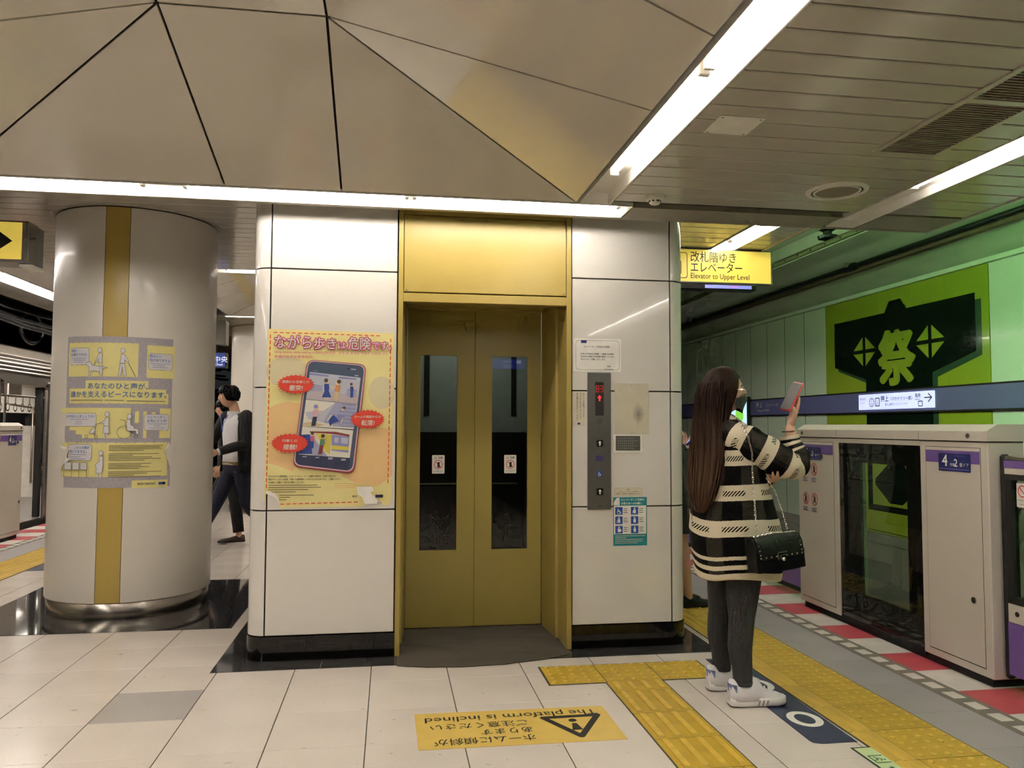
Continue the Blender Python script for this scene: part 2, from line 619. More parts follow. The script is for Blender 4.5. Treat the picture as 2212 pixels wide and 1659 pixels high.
def edge_line_tile(w=0.113):
    q = MB().use('tactile_pale'); q.cbox(-w / 2, w / 2, -.1475, .1475, -0.02, 0.003, 0.001)
    for x in (-0.028, 0.02):
        q.add([(x - .016, -.146, .003), (x + .016, -.146, .003), (x + .016, .146, .003), (x - .016, .146, .003),
               (x - .011, -.142, .007), (x + .011, -.142, .007), (x + .011, .142, .007), (x - .011, .142, .007)],
              [(4, 5, 6, 7), (0, 1, 5, 4), (1, 2, 6, 5), (2, 3, 7, 6), (3, 0, 4, 7)])
    return q.mesh('tactile_tile')
edge_me = edge_line_tile()
for (x0, x1, y0, y1) in ((1.966, 2.394, 1.4, 13.4), (-3.67, -3.236, 5.6, 15.9), (.814, 1.728, 4.004, 4.318), (1.112, 1.422, 1.9, 4.01)):
    q = MB().use('grout'); q.box(x0, x1, y0, y1, -.01, .0013); q.build('paving_bed', floor)
for k in range(-6, 34):
    y = 3.368 + 0.3 * k
    piece('tactile_tile', dot_me, floor, (2.24, y, 0))
    piece('tactile_tile', edge_me, floor, (2.033, y, 0))
for k in range(8, 42):
    y = 3.4 + 0.3 * k
    piece('tactile_tile', dot_me, floor, (-3.515, y, 0))
    piece('tactile_tile', edge_me, floor, (-3.305, y, 0))
for k in range(3):
    piece('tactile_tile', dot_me, floor, (0.972 + 0.3 * k, 4.162, 0))
piece('tactile_tile', bar_half, floor, (1.267, 3.937, 0))
for k in range(6):
    piece('tactile_tile', bar_me, floor, (1.267, 3.712 - 0.3 * k, 0))
# grey edge course, dashed line, red and white edge
def course(x0, x1, ph, d, n, m, name, z=0.0, k0=0):
    q = MB().use(m); q.cbox(-(x1 - x0) / 2 + .001, (x1 - x0) / 2 - .001, -d / 2 + .001, d / 2 - .001, -0.02, z, 0.001)
    me = q.mesh(name)
    for k in range(k0, k0 + n):
        piece(name, me, floor, ((x0 + x1) / 2, ph + (k + .5) * d, 0))
course(2.392, 2.70, 3.383, 0.407, 24, 'floor_edge_grey', 'edge_tile', k0=-4)
course(-3.97, -3.665, 6.0, 0.407, 22, 'floor_edge_grey', 'edge_tile')
for (x0, x1, yy0, yy1) in ((2.70, 2.833, 1.5, 13.0), (-4.10, -3.97, 6.0, 15.0)):
    q = MB().use('dash_grey'); q.box(x0, x1, yy0, yy1, -0.02, 0.0)
    q.build('dash_strip', floor)
q = MB().use('stripe_white'); q.box(-.033, .033, -.046, .046, 0.0, 0.0015)
dash_me = q.mesh('dash_mark')
for k in range(-9, 50):
    piece('dash_mark', dash_me, floor, (2.767, 3.735 + 0.1503 * k, 0))
for k in range(16, 60):
    piece('dash_mark', dash_me, floor, (-4.035, 3.735 + 0.1503 * k, 0))
for (x0, x1, k0, n) in ((2.833, 3.265, -5, 34), (-4.545, -4.10, 7, 26)):
    mes = []
    for m in ('stripe_red', 'stripe_white'):
        q = MB().use(m); q.box(-(x1 - x0) / 2, (x1 - x0) / 2, -.1625, .1625, -0.02, 0.0)
        mes.append(q.mesh('edge_stripe'))
    for k in range(k0, k0 + n):
        piece('edge_stripe', mes[k % 2], floor, ((x0 + x1) / 2, 3.475 + 0.325 * k, 0))

# ribbed rubber mat at the lift threshold
lm = MB().use('mat_brown')
arc = [(0.05, 4.438), (0.207, 4.391), (0.408, 4.371), (0.64, 4.385), (0.888, 4.449), (1.06, 4.535)]
lm.prism([(x, y, 0.0022) for (x, y) in arc] + [(1.06, 4.64, 0.0022), (1.0, 5.215, 0.0022), (0.11, 5.215, 0.0022), (0.05, 4.64, 0.0022)], (0, 0, 0.003))
for k in range(52):
    y = 4.39 + k * 0.0156
    xs = []
    for (a, c) in zip(arc[:-1], arc[1:]):
        if (a[1] - y) * (c[1] - y) < 0:
            xs.append(a[0] + (c[0] - a[0]) * (y - a[1]) / (c[1] - a[1]))
    x0 = xs[0] if xs and y < 4.438 else 0.055
    x1 = xs[-1] if xs and y < 4.535 else 1.055
    if y > 4.64:
        t = (y - 4.64) / 0.575
        x0, x1 = 0.055 + 0.055 * t, 1.055 - 0.055 * t
    if x1 - x0 > 0.05:
        lm.add([(x0, y, .0052), (x1, y, .0052), (x1, y + .008, .0052), (x0, y + .008, .0052), (x0, y + .002, .0072), (x1, y + .002, .0072), (x1, y + .006, .0072), (x0, y + .006, .0072)],
               [(4, 5, 6, 7), (0, 1, 5, 4), (1, 2, 6, 5), (2, 3, 7, 6), (3, 0, 4, 7)])
tag(lm.build('rubber_mat'), 'brown ribbed rubber mat with a curved front at the lift threshold', 'mat')

# ------------------------------------------------------------------ ceiling
ceiling = setting('ceiling', (0, 0, 2.55))
ZN, ZF = 2.55, 2.84
def slat_mesh(L, w, m='ceil_slat', t=0.014, c=0.003):
    q = MB().use(m); q.cbox(-L / 2, L / 2, -w / 2, w / 2, 0, t, c)
    return q.mesh('slat')
# dark void plates above the slats
q = MB().use('ceil_dark')
for (x0, x1) in ((1.19, 2.62), (2.82, 3.33), (-4.6, -2.33)):
    q.box(x0, x1, -6.9, 4.17, ZN + 0.016, ZN + 0.03)
for (x0, x1) in ((-4.6, -4.13), (-3.84, 2.69), (2.92, 3.15)):
    q.box(x0, x1, 4.47, 7.9, ZF + 0.016, ZF + 0.03); q.box(x0, x1, 11.6, 30, ZF + 0.016, ZF + 0.03)
q.box(-4.6, -4.13, 7.9, 11.6, ZF + .016, ZF + .03); q.box(-3.84, -2.5, 7.9, 11.6, ZF + 0.016, ZF + 0.03); q.box(1.0, 2.69, 7.9, 11.6, ZF + 0.016, ZF + 0.03); q.box(2.92, 3.15, 7.9, 11.6, ZF + .016, ZF + .03)
q.build('void_board', ceiling)
PN = 0.1457
m1, m2, m3 = slat_mesh(1.42, PN - .010), slat_mesh(0.50, PN - .010), slat_mesh(2.2, PN - .010)
k = 0
for i in range(-15, 15):
    y = 2.0665 + PN * (i + 0.5)
    if y > 4.12:
        break
    piece('slat', m1, ceiling, (1.905, y, ZN))
    piece('slat', m2, ceiling, (3.07, y, ZN))
q = MB().use('ceil_slat'); q.box(-4.5, -2.33, -6.9, 4.17, ZN, ZN + .014)
q.box(1.19, 2.62, -6.9, -0.13, ZN, ZN + .014); q.box(2.82, 3.32, -6.9, -0.13, ZN, ZN + .014)
q.box(-2.33, 1.19, -6.9, 0.80, ZN, ZN + .014)
q.build('soffit_panel', ceiling)
# end fascia of the low soffit, and grey beam along it
q = MB().use('beam_grey')
q.box(1.335, 2.60, 4.20, 4.43, ZN - 0.004, ZN + 0.03)
q.box(-4.5, 3.33, 4.43, 4.46, ZN - 0.004, ZF + 0.02)
q.box(2.82, 3.33, 4.13, 4.43, ZN - 0.002, ZN + 0.014)
q.build('end_fascia', ceiling)
q = MB().use('ceil_slat'); q.box(3.32, 3.335, -6.9, 4.46, ZN - .006, ZN + 1.2)
q.build('edge_fascia', ceiling)
PF = 0.1535
mf, mo, ml = slat_mesh(6.50, PF - .010), slat_mesh(0.24, PF - .010), slat_mesh(0.36, PF - .010)
for i in range(0, 60):
    y = 4.575 + PF * (i + 0.5)
    if 7.93 < y < 11.55:
        continue
    piece('slat', mf, ceiling, (-0.58, y, ZF))
    piece('slat', mo, ceiling, (3.03, y, ZF))
    if i > 10: piece('slat', ml, ceiling, (-4.30, y, ZF))
q = MB().use('ceil_slat'); q.box(3.14, 3.155, 4.46, 30, ZF - .01, ZF + 0.91); q.box(-4.5, -4.485, 4.46, 30, ZF - .01, ZF + .6)
q.box(-4.48, 3.14, 13.95, 30, ZF, ZF + .014)
q.box(1.0, 2.67, 7.93, 11.5, ZF, ZF + .014); q.box(-3.83, -2.3, 7.93, 11.5, ZF, ZF + .014); q.box(2.92, 3.14, 7.93, 11.5, ZF, ZF + .014); q.box(-4.48, -4.12, 4.46, 11.5, ZF + .001, ZF + .013)
q.build('soffit_panel', ceiling)

def coffer(x0, x1, y0, y1, z, A, B, F, G, E, rise):
    """folded metal coffer: flat top, four trapezoids, eight corner triangles"""
    zt = z + rise
    cx = (A + B) / 2
    ym = (y0 + y1) / 2
    ya, yb = ym + 0.52, ym - 0.52
    P = dict(A=(A, ya, zt), B=(B, ya, zt), a=(A, yb, zt), b=(B, yb, zt),
             C=(x1, y1, z), D=(x0, y1, z), c=(x1, y0, z), d=(x0, y0, z),
             E=(E[0], y1, z), e=(E[1], y1, z), H=(E[0], y0, z), h=(E[1], y0, z),
             F=(x1, F, z), G=(x1, G, z), f=(x0, F, z), g=(x0, G, z))
    P = {k: Vector(v) for k, v in P.items()}
    cof = bpy.data.objects.new('coffer', None); COL.objects.link(cof); cof.parent = ceiling
    cof.location = Vector((cx, ym, z)) - wloc(ceiling)
    for fc in ('ABba', 'ABeE', 'BeC', 'BCF', 'BFGb', 'bGc', 'bch', 'bhHa', 'aHd', 'adg', 'agfA', 'AfD', 'ADE'):
        pts = [P[k] for k in fc]
        n = (pts[1] - pts[0]).cross(pts[2] - pts[0]).normalized()
        if n.z > 0: n = -n
        ins = []
        for i in range(len(pts)):
            p, a, c = pts[i], pts[i - 1], pts[(i + 1) % len(pts)]
            da, dc = (a - p).normalized(), (c - p).normalized()
            s = max(0.12, math.sqrt(max(0, (1 - da.dot(dc)) / 2)))
            ins.append(p + (da + dc).normalized() * min(0.0055 / s, 0.05))
        q = MB().use('coffer_panel'); q.prism(ins, -n * 0.012)
        q.build('panel', cof)
        q = MB().use('ceil_dark'); q.prism([p - n * 0.014 for p in pts], -n * 0.01)
        q.build('backing', cof)
coffer(-2.12, 1.0, 1.02, 4.17, ZN, -0.905, -0.268, 2.892, 2.298, (-0.856, -0.268), 0.39)
coffer(-2.25, 0.95, 8.12, 11.38, ZF, -0.98, -0.34, 10.05, 9.45, (-0.95, -0.36), 0.40)

# ------------------------------------------------------------------ fluorescent lights
def light_line(name, label, group, axis, a0, a1, c0, c1, z, tubes, tube_side, depth=0.06, tube_c=None, tubem='tube_glow', skip_sides=()):
    """recessed white channel from a0 to a1 along axis, between c0 and c1 across; tubes = [(start, end)]"""
    mid = ((a0 + a1) / 2, (c0 + c1) / 2)
    L = (mid[0], mid[1], z) if axis == 'x' else (mid[1], mid[0], z)
    t = thing(name, label, 'light', L, group)
    def bx(q, p0, p1, r0, r1, z0, z1):
        if axis == 'x': q.box(p0, p1, r0, r1, z0, z1)
        else: q.box(r0, r1, p0, p1, z0, z1)
    q = MB().use('trough_white')
    bx(q, a0, a1, c0, c1, z + depth, z + depth + 0.004)
    bx(q, a0, a1, c0 - .004, c0, z - .002, z + depth + .004)
    bx(q, a0, a1, c1, c1 + .008, z - .004, z + depth + .004)
    bx(q, a0 - .004, a0, c0 - .004, c1 + .008, z - .002, z + depth + .004)
    bx(q, a1, a1 + .004, c0 - .004, c1 + .008, z - .002, z + depth + .004)
    q.build('channel', t)
    tc = tube_c if tube_c is not None else (c0 + 0.045 if tube_side < 0 else c1 - 0.045)
    zt = z + 0.022
    for (s, e) in tubes:
        q = MB().use(tubem)
        p = [(s + .02, tc, zt), (e - .02, tc, zt)] if axis == 'x' else [(tc, s + .02, zt), (tc, e - .02, zt)]
        q.tube(p, 0.0165, 6, caps=False)
        q.build('tube', t, smooth=True)
        for (u, v) in ((s, s + .022), (e - .022, e)):
            q = MB().use('socket_white')
            if axis == 'x': q.cbox(u, v, tc - .02, tc + .02, zt - .021, z + depth, .003)
            else: q.cbox(tc - .02, tc + .02, u, v, zt - .021, z + depth, .003)
            q.build('socket', t)
    return t
light_line('fluorescent_light', 'long white light channel along the coffer edge in front of the gold lift', None, 'x', -2.3, 1.325, 4.195, 4.418, ZN,
           [(-2.25, -1.27), (-1.08, 0.085), (0.105, 1.27)], -1, tube_c=4.25)
light_line('fluorescent_light', 'white light channel running towards the camera over the woman, beside the folded coffer', None, 'y', -0.2, 4.17, 1.022, 1.178, ZN,
           [(3.70, 2.56)[::-1], (1.38, 2.53), (0.2, 1.35)], -1, tube_c=1.075)
light_line('fluorescent_light', 'platform edge light channel under the low ceiling above the sliding door box', None, 'y', -3.0, 4.42, 2.63, 2.80, ZN,
           [(2.49, 3.66), (1.30, 2.46), (0.1, 1.27), (-1.1, 0.07)], -1, tube_c=2.665, depth=0.045)
light_line('fluorescent_light', 'light channel under the far ceiling above the yellow elevator sign', None, 'y', 4.6, 12.4, 2.70, 2.90, ZF,
           [(4.66, 6.03), (6.07, 7.24), (7.28, 8.45), (8.49, 9.66), (9.7, 10.87), (10.91, 12.1)], -1, tube_c=2.75)
def add_fill_tubes(t, pts):  # extra tubes added beside the real row to brighten the train side
    for (x, y0, y1, z) in pts:
        q = MB().use('tube_glow'); q.tube([(x, y0 + .02, z), (x, y1 - .02, z)], .0165, 6, caps=False); q.build('tube', t, smooth=True)
_t = light_line('fluorescent_light', 'platform edge light channel running towards the train behind the round column', None, 'y', 5.0, 16.0, -4.11, -3.85, ZF,
           [(5.0 + 1.2 * i, 6.17 + 1.2 * i) for i in range(9)], 1, tube_c=-3.92)
add_fill_tubes(_t, [(-4.03, 5.0 + 1.2 * i, 6.17 + 1.2 * i, ZF + .022) for i in range(9)])
light_line('fluorescent_light', 'nearer of two cross lights seen between the round column and the lift', None, 'x', -2.3, 1.0, 7.96, 8.11, ZF, [(-2.2, -1.85), (-1.62, -.5), (-.48, .6)], -1)
light_line('fluorescent_light', 'farther of two cross lights seen between the round column and the lift', None, 'x', -2.5, 1.0, 11.39, 11.54, ZF, [(-2.4, -1.2), (-1.18, 0), (.02, .9)], -1)
light_line('fluorescent_light', 'cross light channel closing the coffer on the near side, behind the camera', None, 'x', -2.12, 1.0, 0.82, 1.0, ZN, [(-2.1, -1.05), (-1.03, .1), (.12, .98)], 1)
light_line('fluorescent_light', 'light channel along the far side of the coffer, left of the camera', None, 'y', 0.82, 4.17, -2.3, -2.14, ZN, [(1.0, 2.1), (2.12, 3.2), (3.22, 4.1)], 1)
_t = light_line('fluorescent_light', 'platform edge light channel behind the camera on the train side', None, 'y', -5.0, 4.3, -3.98, -3.78, ZN - .05, [(-4.9 + 1.2 * i, -3.75 + 1.2 * i) for i in range(7)], 1)
add_fill_tubes(_t, [(-3.92, -4.9 + 1.2 * i, -3.75 + 1.2 * i, ZN - .028) for i in range(3, 7)])  # second row, out of view, added for more light on the left
light_line('fluorescent_light', 'cross light channel far behind the camera', None, 'x', -2.3, 1.0, -2.7, -2.5, ZN - .05, [(-2.2, -1.05), (-1.03, .1), (.12, .9)], 1)

# things on the low ceiling
t = thing('smoke_detector', 'white round smoke detector near the corner of the two light channels', 'smoke detector', (1.385, 3.99, ZN))
q = MB().use('socket_white'); q.lathe([(0.052, 0), (0.052, -.012), (0.048, -.02), (0.032, -.022), (.030, -.034), (.024, -.042), (.0001, -.043)], (1.385, 3.99, ZN), 24); q.build('body', t, smooth=True)
for k in range(8):
    a = k * PI / 4 + .2
    q = MB().use('print_black'); q.box(-.007, .007, -.001, .001, -.033, -.025)
    q.build('slot', t, xf=Matrix.Translation((1.385 + .0312 * math.cos(a), 3.99 + .0312 * math.sin(a), ZN)) @ Matrix.Rotation(a + PI / 2, 4, 'Z'))
t = thing('ceiling_speaker', 'round ceiling speaker with a brown mesh disc in the low slatted ceiling', 'speaker', (2.285, 3.735, ZN))
q = MB().use('socket_white'); q.lathe([(0.155, 0), (0.15, -.008), (0.135, -.012), (.128, -.006), (.118, -.006), (.115, -.012), (.108, -.012), (.106, -.004)], (2.285, 3.735, ZN), 40); q.build('rim', t, smooth=True)
q = MB().use('grille_grey'); q.lathe([(0.107, -.005), (.06, -.009), (.0001, -.010)], (2.285, 3.735, ZN), 32); q.build('mesh_disc', t, smooth=True)
q = MB().use('rubber'); q.lathe([(0.127, -.0068), (.119, -.0068)], (2.285, 3.735, ZN), 40); q.build('slot_ring', t)
t = thing('access_hatch', 'square white access hatch screwed to the slatted ceiling', 'hatch', (1.37, 2.98, ZN))
q = MB().use('socket_white'); q.cbox(1.275, 1.465, 2.885, 3.07, ZN - .004, ZN - .0005, .001); q.build('cover', t)
for (x, y) in ((1.29, 2.9), (1.45, 2.9), (1.29, 3.055), (1.45, 3.055)):
    q = MB().use('sign_frame'); q.disc((x, y, ZN - .0055), .005, 'z', 8, .002); q.build('screw', t)
t = thing('air_grille', 'long brown air grille in a pale frame beside the platform edge light', 'grille', (2.27, 2.5, ZN))
q = MB().use('ceil_slat')
for (x0, x1, y0, y1) in ((2.105, 2.13, 1.2, 3.17), (2.40, 2.425, 1.2, 3.17), (2.13, 2.40, 3.145, 3.17), (2.13, 2.40, 2.575, 2.61), (2.13, 2.40, 1.2, 1.225)):
    q.box(x0, x1, y0, y1, ZN - .008, ZN - .001)
q.build('frame', t)
q = MB().use('dull_brown'); q.box(2.13, 2.40, 1.225, 3.145, ZN - .0022, ZN - .0012); q.build('backing', t)
q = MB().use('grille_grey')
for k in range(96):
    y = 1.235 + k * .02
    if 2.565 < y < 2.61: continue
    q.box(2.13, 2.40, y, y + .008, ZN - .007, ZN - .002)
tag(q.build('grille_blade', t), kind='stuff')
# ------------------------------------------------------------------ lift block
LY, LX0, LX1, LR = 4.63, -0.790, 1.805, 0.105
ROWS = (0.138, 0.838, 1.535, 2.22, 2.74)
GAP = 0.004
lift = thing('elevator', 'white panelled lift shaft with gold double doors standing on the platform', 'elevator', (0.55, LY, 0))
q = MB().use('joint_dark')
q.box(LX0 + .06, 0.034, LY + .0125, LY + .06, 0, 2.83); q.box(1.078, LX1 - .06, LY + .0125, LY + .06, 0, 2.83); q.box(LX0 + .02, 0.034, LY + .06, 7.0, 0, 2.83); q.box(1.078, LX1 - .02, LY + .06, 7.0, 0, 2.83); q.box(0.034, 1.078, LY + .03, 5.2, 2.13, 2.83)
q.box(0.034, 1.078, 6.6, 7.0, 0, 2.83)
q.build('shaft_core', lift)
for r in range(4):
    z0, z1 = ROWS[r] + GAP, ROWS[r + 1] - GAP
    for (x0, x1) in ((LX0 + LR + GAP, 0.034 - GAP), (1.078 + GAP, LX1 - LR - GAP)):
        q = MB().use('enamel_white'); q.cbox(x0, x1, LY, LY + .012, z0, z1, .0015); q.build('wall_panel', lift)
    for s in (-1, 1):
        cx = LX0 + LR if s < 0 else LX1 - LR
        cy = LY + LR
        pts = []
        for k in range(11):
            a = -PI / 2 + s * (PI / 2) * k / 10
            pts.append((cx + LR * math.cos(a), cy + LR * math.sin(a)))
        pts = [(cx + s * GAP, LY)] + pts[1:] + [(cx + s * LR, 6.9), (cx + s * (LR - .012), 6.9), (cx + s * (LR - .012), cy)]
        for k in range(9, 0, -1):
            a = -PI / 2 + s * (PI / 2) * k / 10
            pts.append((cx + (LR - .012) * math.cos(a), cy + (LR - .012) * math.sin(a)))
        pts.append((cx + s * GAP, LY + .012))
        q = MB().use('enamel_white'); q.prism([(x, y, z0) for (x, y) in pts], (0, 0, z1 - z0)); q.build('corner_panel', lift, smooth=True)
for s in (-1, 1):                     # black plinth
    cx = LX0 + LR if s < 0 else LX1 - LR
    cy, R2 = LY + LR, LR + .004
    pts = [(0.036 if s < 0 else 1.076, LY - .004)]
    for k in range(11):
        a = -PI / 2 + s * (PI / 2) * k / 10
        pts.append((cx + R2 * math.cos(a), cy + R2 * math.sin(a)))
    pts += [(cx + s * R2, 6.95), (0.036 if s < 0 else 1.076, 6.95)]
    q = MB().use('base_black'); q.prism([(x, y, 0.003) for (x, y) in pts], (0, 0, .133)); q.build('plinth', lift, smooth=True)
# gold surround
q = MB().use('gold')
q.cbox(0.038, 0.066, LY - .014, LY + .04, 0.004, 2.74, .002)
q.cbox(1.045, 1.074, LY - .014, LY + .04, 0.004, 2.74, .002)
q.cbox(0.066, 1.045, LY - .012, LY + .04, 2.046, 2.098, .002)
q.cbox(0.066, 1.045, LY - .006, LY + .04, 2.565, 2.74, .002)
q.build('frame', lift)
q = MB().use('gold'); q.cbox(0.069, 1.042, LY - .008, LY + .04, 2.106, 2.561, .002); hp = q.build('header_panel', lift)
for (x, z) in ((.085, 2.115), (1.027, 2.115), (.085, 2.545), (1.027, 2.545), (.555, 2.545)):
    q = MB().use('dark_metal'); q.disc((x, LY - .0095, z), .0035, 'y', 8, .002); q.build('screw', hp)
q = MB().use('gold')
q.prism([(.066, LY + .04, .004), (.066, 4.87, .004), (.082, 4.875, .004), (.104, 5.21, .004), (.034, 5.21, .004), (.034, LY + .04, .004)], (0, 0, 2.1))
q.prism([(1.045, LY + .04, .004), (1.045, 4.87, .004), (1.030, 4.875, .004), (1.005, 5.21, .004), (1.078, 5.21, .004), (1.078, LY + .04, .004)], (0, 0, 2.1))
q.box(.066, 1.045, LY + .04, 5.21, 2.10, 2.13)
q.cbox(.09, 1.02, 5.19, 5.215, 2.086, 2.12, .002)
q.build('jamb', lift)
wins = ((0.107, 0.5535, 0.195, 0.437), (0.5565, 1.003, 0.670, 0.910))
for k, (x0, x1, w0, w1) in enumerate(wins):
    q = MB().use('gold_door')
    z0, z1, a, c = 0.010, 2.088, 0.505, 1.787
    q.box(x0, w0, 5.218, 5.25, z0, z1); q.box(w1, x1, 5.218, 5.25, z0, z1)
    q.box(w0, w1, 5.218, 5.25, z0, a); q.box(w0, w1, 5.218, 5.25, c, z1)
    leaf = q.build('door_leaf', lift)
    q = MB().use('pane_lift'); q.poly([(w0, 5.228, a), (w1, 5.228, a), (w1, 5.228, c), (w0, 5.228, c)]); q.build('pane', leaf, recalc=False)
    # caution sticker on the pane
    sx = 0.275 if k == 0 else 0.755
    p = Print(plane_fn((sx, 5.226, 1.005), (1, 0, 0), (0, 0, 1), (0, -1, 0)))
    p.rrect('print_white', 0, 0, .082, .122, .005); p.up()
    p.ring('print_red', .041, .06, .029, .029, .004); p.line('print_red', [(.021, .08), (.061, .04)], .004)
    p.ell('print_black', .043, .068, .008, .009, 10); p.poly('print_black', [(.034, .04), (.052, .04), (.05, .062), (.036, .062)])
    p.text('print_black', '⚠ 注意', .041, .098, .017, align='C', bold=.02)
    p.text('print_black', 'ドアにご注意ください', .041, .014, .007, width=.06, align='C')
    p.build('caution_sticker', leaf)
q = MB().use('rubber'); q.box(.5532, .5568, 5.222, 5.25, .01, 2.088); q.build('door_seal', lift)
q = MB().use('steel'); q.box(.09, 1.02, 5.2155, 5.27, .0055, .0085); q.build('sill', lift)
# lift car behind the doors
mat('car_grey', '#aeb3ad', 0.4); mat('car_dark', '#22221e', 0.3, var=.2); mat('car_floor', '#3e3d38', 0.5)
emit('car_light', '#eef4ec', 4.5)
q = MB().use('car_grey'); q.box(.04, 1.07, 6.30, 6.33, 1.27, 2.2); q.box(.02, .04, 5.29, 6.3, 1.27, 2.2); q.box(1.07, 1.09, 5.29, 6.3, 1.27, 2.2)
q.use('car_dark'); q.box(.04, 1.07, 6.30, 6.33, 0, 1.27); q.box(.02, .04, 5.29, 6.3, 0, 1.27); q.box(1.07, 1.09, 5.29, 6.3, 0, 1.27)
q.use('car_floor'); q.box(.02, 1.09, 5.27, 6.33, -.01, .005)
q.use('car_grey'); q.box(.02, 1.09, 5.27, 6.33, 2.2, 2.22)
car = q.build('car', lift)
q = MB().use('print_black'); q.box(.262, .306, 6.294, 6.30, 1.40, 1.97); q.build('window_slot', car)
q = MB().use('print_black'); q.box(.965, 1.006, 6.294, 6.30, 1.40, 1.97); q.build('window_slot', car)
q = MB().use('steel'); q.tube([(.10, 6.24, .86), (1.01, 6.24, .86)], .014, 8); q.build('handrail', car)
q = MB().use('car_light'); q.box(.25, .85, 5.5, 6.1, 2.19, 2.2); q.build('lamp', car)

# ------------------------------------------------------------------ round columns
def column(c, label):
    t = thing('column', label, 'column', (c[0], c[1], 0))
    R = 0.555
    a0, a1 = -PI / 2 - .101, -PI / 2 + .178
    q = MB().use('column_grey'); q.lathe([(R, .118), (R, 2.822)], (c[0], c[1], 0), 96, a1 + .006, a0 - .006 + 2 * PI); q.build('shaft', t, smooth='all')
    q = MB().use('joint_dark'); q.lathe([(R - .006, .118), (R - .006, 2.83)], (c[0], c[1], 0), 64); q.build('core', t, smooth='all')
    q = MB().use('column_gold'); q.lathe([(R, .118), (R, 2.822)], (c[0], c[1], 0), 12, a0, a1); q.build('stripe', t, smooth='all')
    q = MB().use('steel'); q.lathe([(R - .012, .003), (R - .012, .112), (R - .014, .114)], (c[0], c[1], 0), 96); q.build('plinth', t, smooth='all')
    q = MB().use('ceil_slat'); q.lathe([(R + .004, 2.828), (R + .022, 2.828), (R + .022, 2.84)], (c[0], c[1], 0), 64); q.build('collar', t, smooth=True)
    return t
COLX, COLY = -1.893, 6.27
column((COLX, COLY), 'round grey column with a gold stripe and a pasted notice, beside the lift')
column((-1.893, 12.75), 'round column in the distance seen past the walking man')

# ------------------------------------------------------------------ track side: wall, vault, track
wall = setting('wall_right', (6.4, 8, 0))
q = MB().use('concrete_dark'); q.box(6.43, 6.6, -6.9, 32, -1.2, 3.2); q.build('backing', wall)
PW = 0.62
q = MB().use('wall_panel'); q.cbox(0, .03, -PW / 2 + .008, PW / 2 - .008, -.07, 3.11, .004); pm = q.mesh('panel')
for k in range(14):
    piece('panel', pm, wall, (6.4, 10.83 + PW * (k + .5), 0))
for k in range(12):
    piece('panel', pm, wall, (6.4, 7.59 - PW * (k + .5), 0))
for k in range(15):
    q = MB().use('joint_dark'); q.box(6.4025, 6.43, 10.83 + PW * k - .008, 10.83 + PW * k + .008, -.07, 3.11); q.build('joint_filler', wall)
q = MB().use('wall_panel'); q.box(6.4, 6.43, 19.6, 32, -.07, 3.11); q.build('panel', wall)
q = MB().use('wall_panel'); q.cbox(6.37, 6.44, -6.9, 32, 3.115, 3.17, .004); q.build('top_trim', wall)
q = MB().use('concrete'); q.cbox(6.36, 6.5, -6.9, 32, -.20, -.075, .006); q.box(6.30, 6.5, -6.9, 32, -1.2, -.2); q.build('ledge', wall)
q = MB().use('purple_band'); q.box(6.352, 6.40, -6.9, 32, 1.525, 1.785); q.use('print_black'); q.box(6.35, 6.40, -6.9, 32, 1.505, 1.525); q.box(6.35, 6.40, -6.9, 32, 1.785, 1.805)
band = q.build('line_colour_band', wall)
WF = plane_fn((6.352, 0, 0), (0, -1, 0), (0, 0, 1), (-1, 0, 0))
p = Print(WF, .0006)
for yy in (13.02, 15.4, 17.6):
    p.text('print_white', '押 上', -yy, 1.665, .10, bold=.01); p.text('print_white', '〈スカイツリー前〉', -yy + .36, 1.67, .055)
    p.text('print_white', 'Oshiage <SKYTREE>', -yy + .03, 1.585, .055)
p.build('lettering', band)

tun = setting('tunnel_right', (5, 8, 3.2))
q = MB().use('vault_paint')
sec = [(6.44, 3.17), (6.25, 3.27), (5.95, 3.385), (5.55, 3.45), (5.2, 3.49), (5.2, 3.74), (3.155, 3.76), (3.155, 3.82), (5.3, 3.82), (6.5, 3.6)]
q.prism([(x, -6.9, z) for (x, z) in sec], (0, 38.9, 0)); q.build('vault', tun)
q = MB().use('ballast'); q.box(3.27, 6.4, -6.9, 32, -1.3, -1.15); q.build('trackbed', tun)
q = MB().use('concrete'); q.box(3.1, 3.25, -6.9, 32, -1.2, -.03); q.build('platform_face', tun)
for x in (4.27, 5.33):
    q = MB().use('rail_steel'); q.box(x - .035, x + .035, -6.9, 32, -1.0, -.96); q.box(x - .01, x + .01, -6.9, 32, -1.12, -1.0); q.box(x - .065, x + .065, -6.9, 32, -1.15, -1.12); q.build('rail', tun)
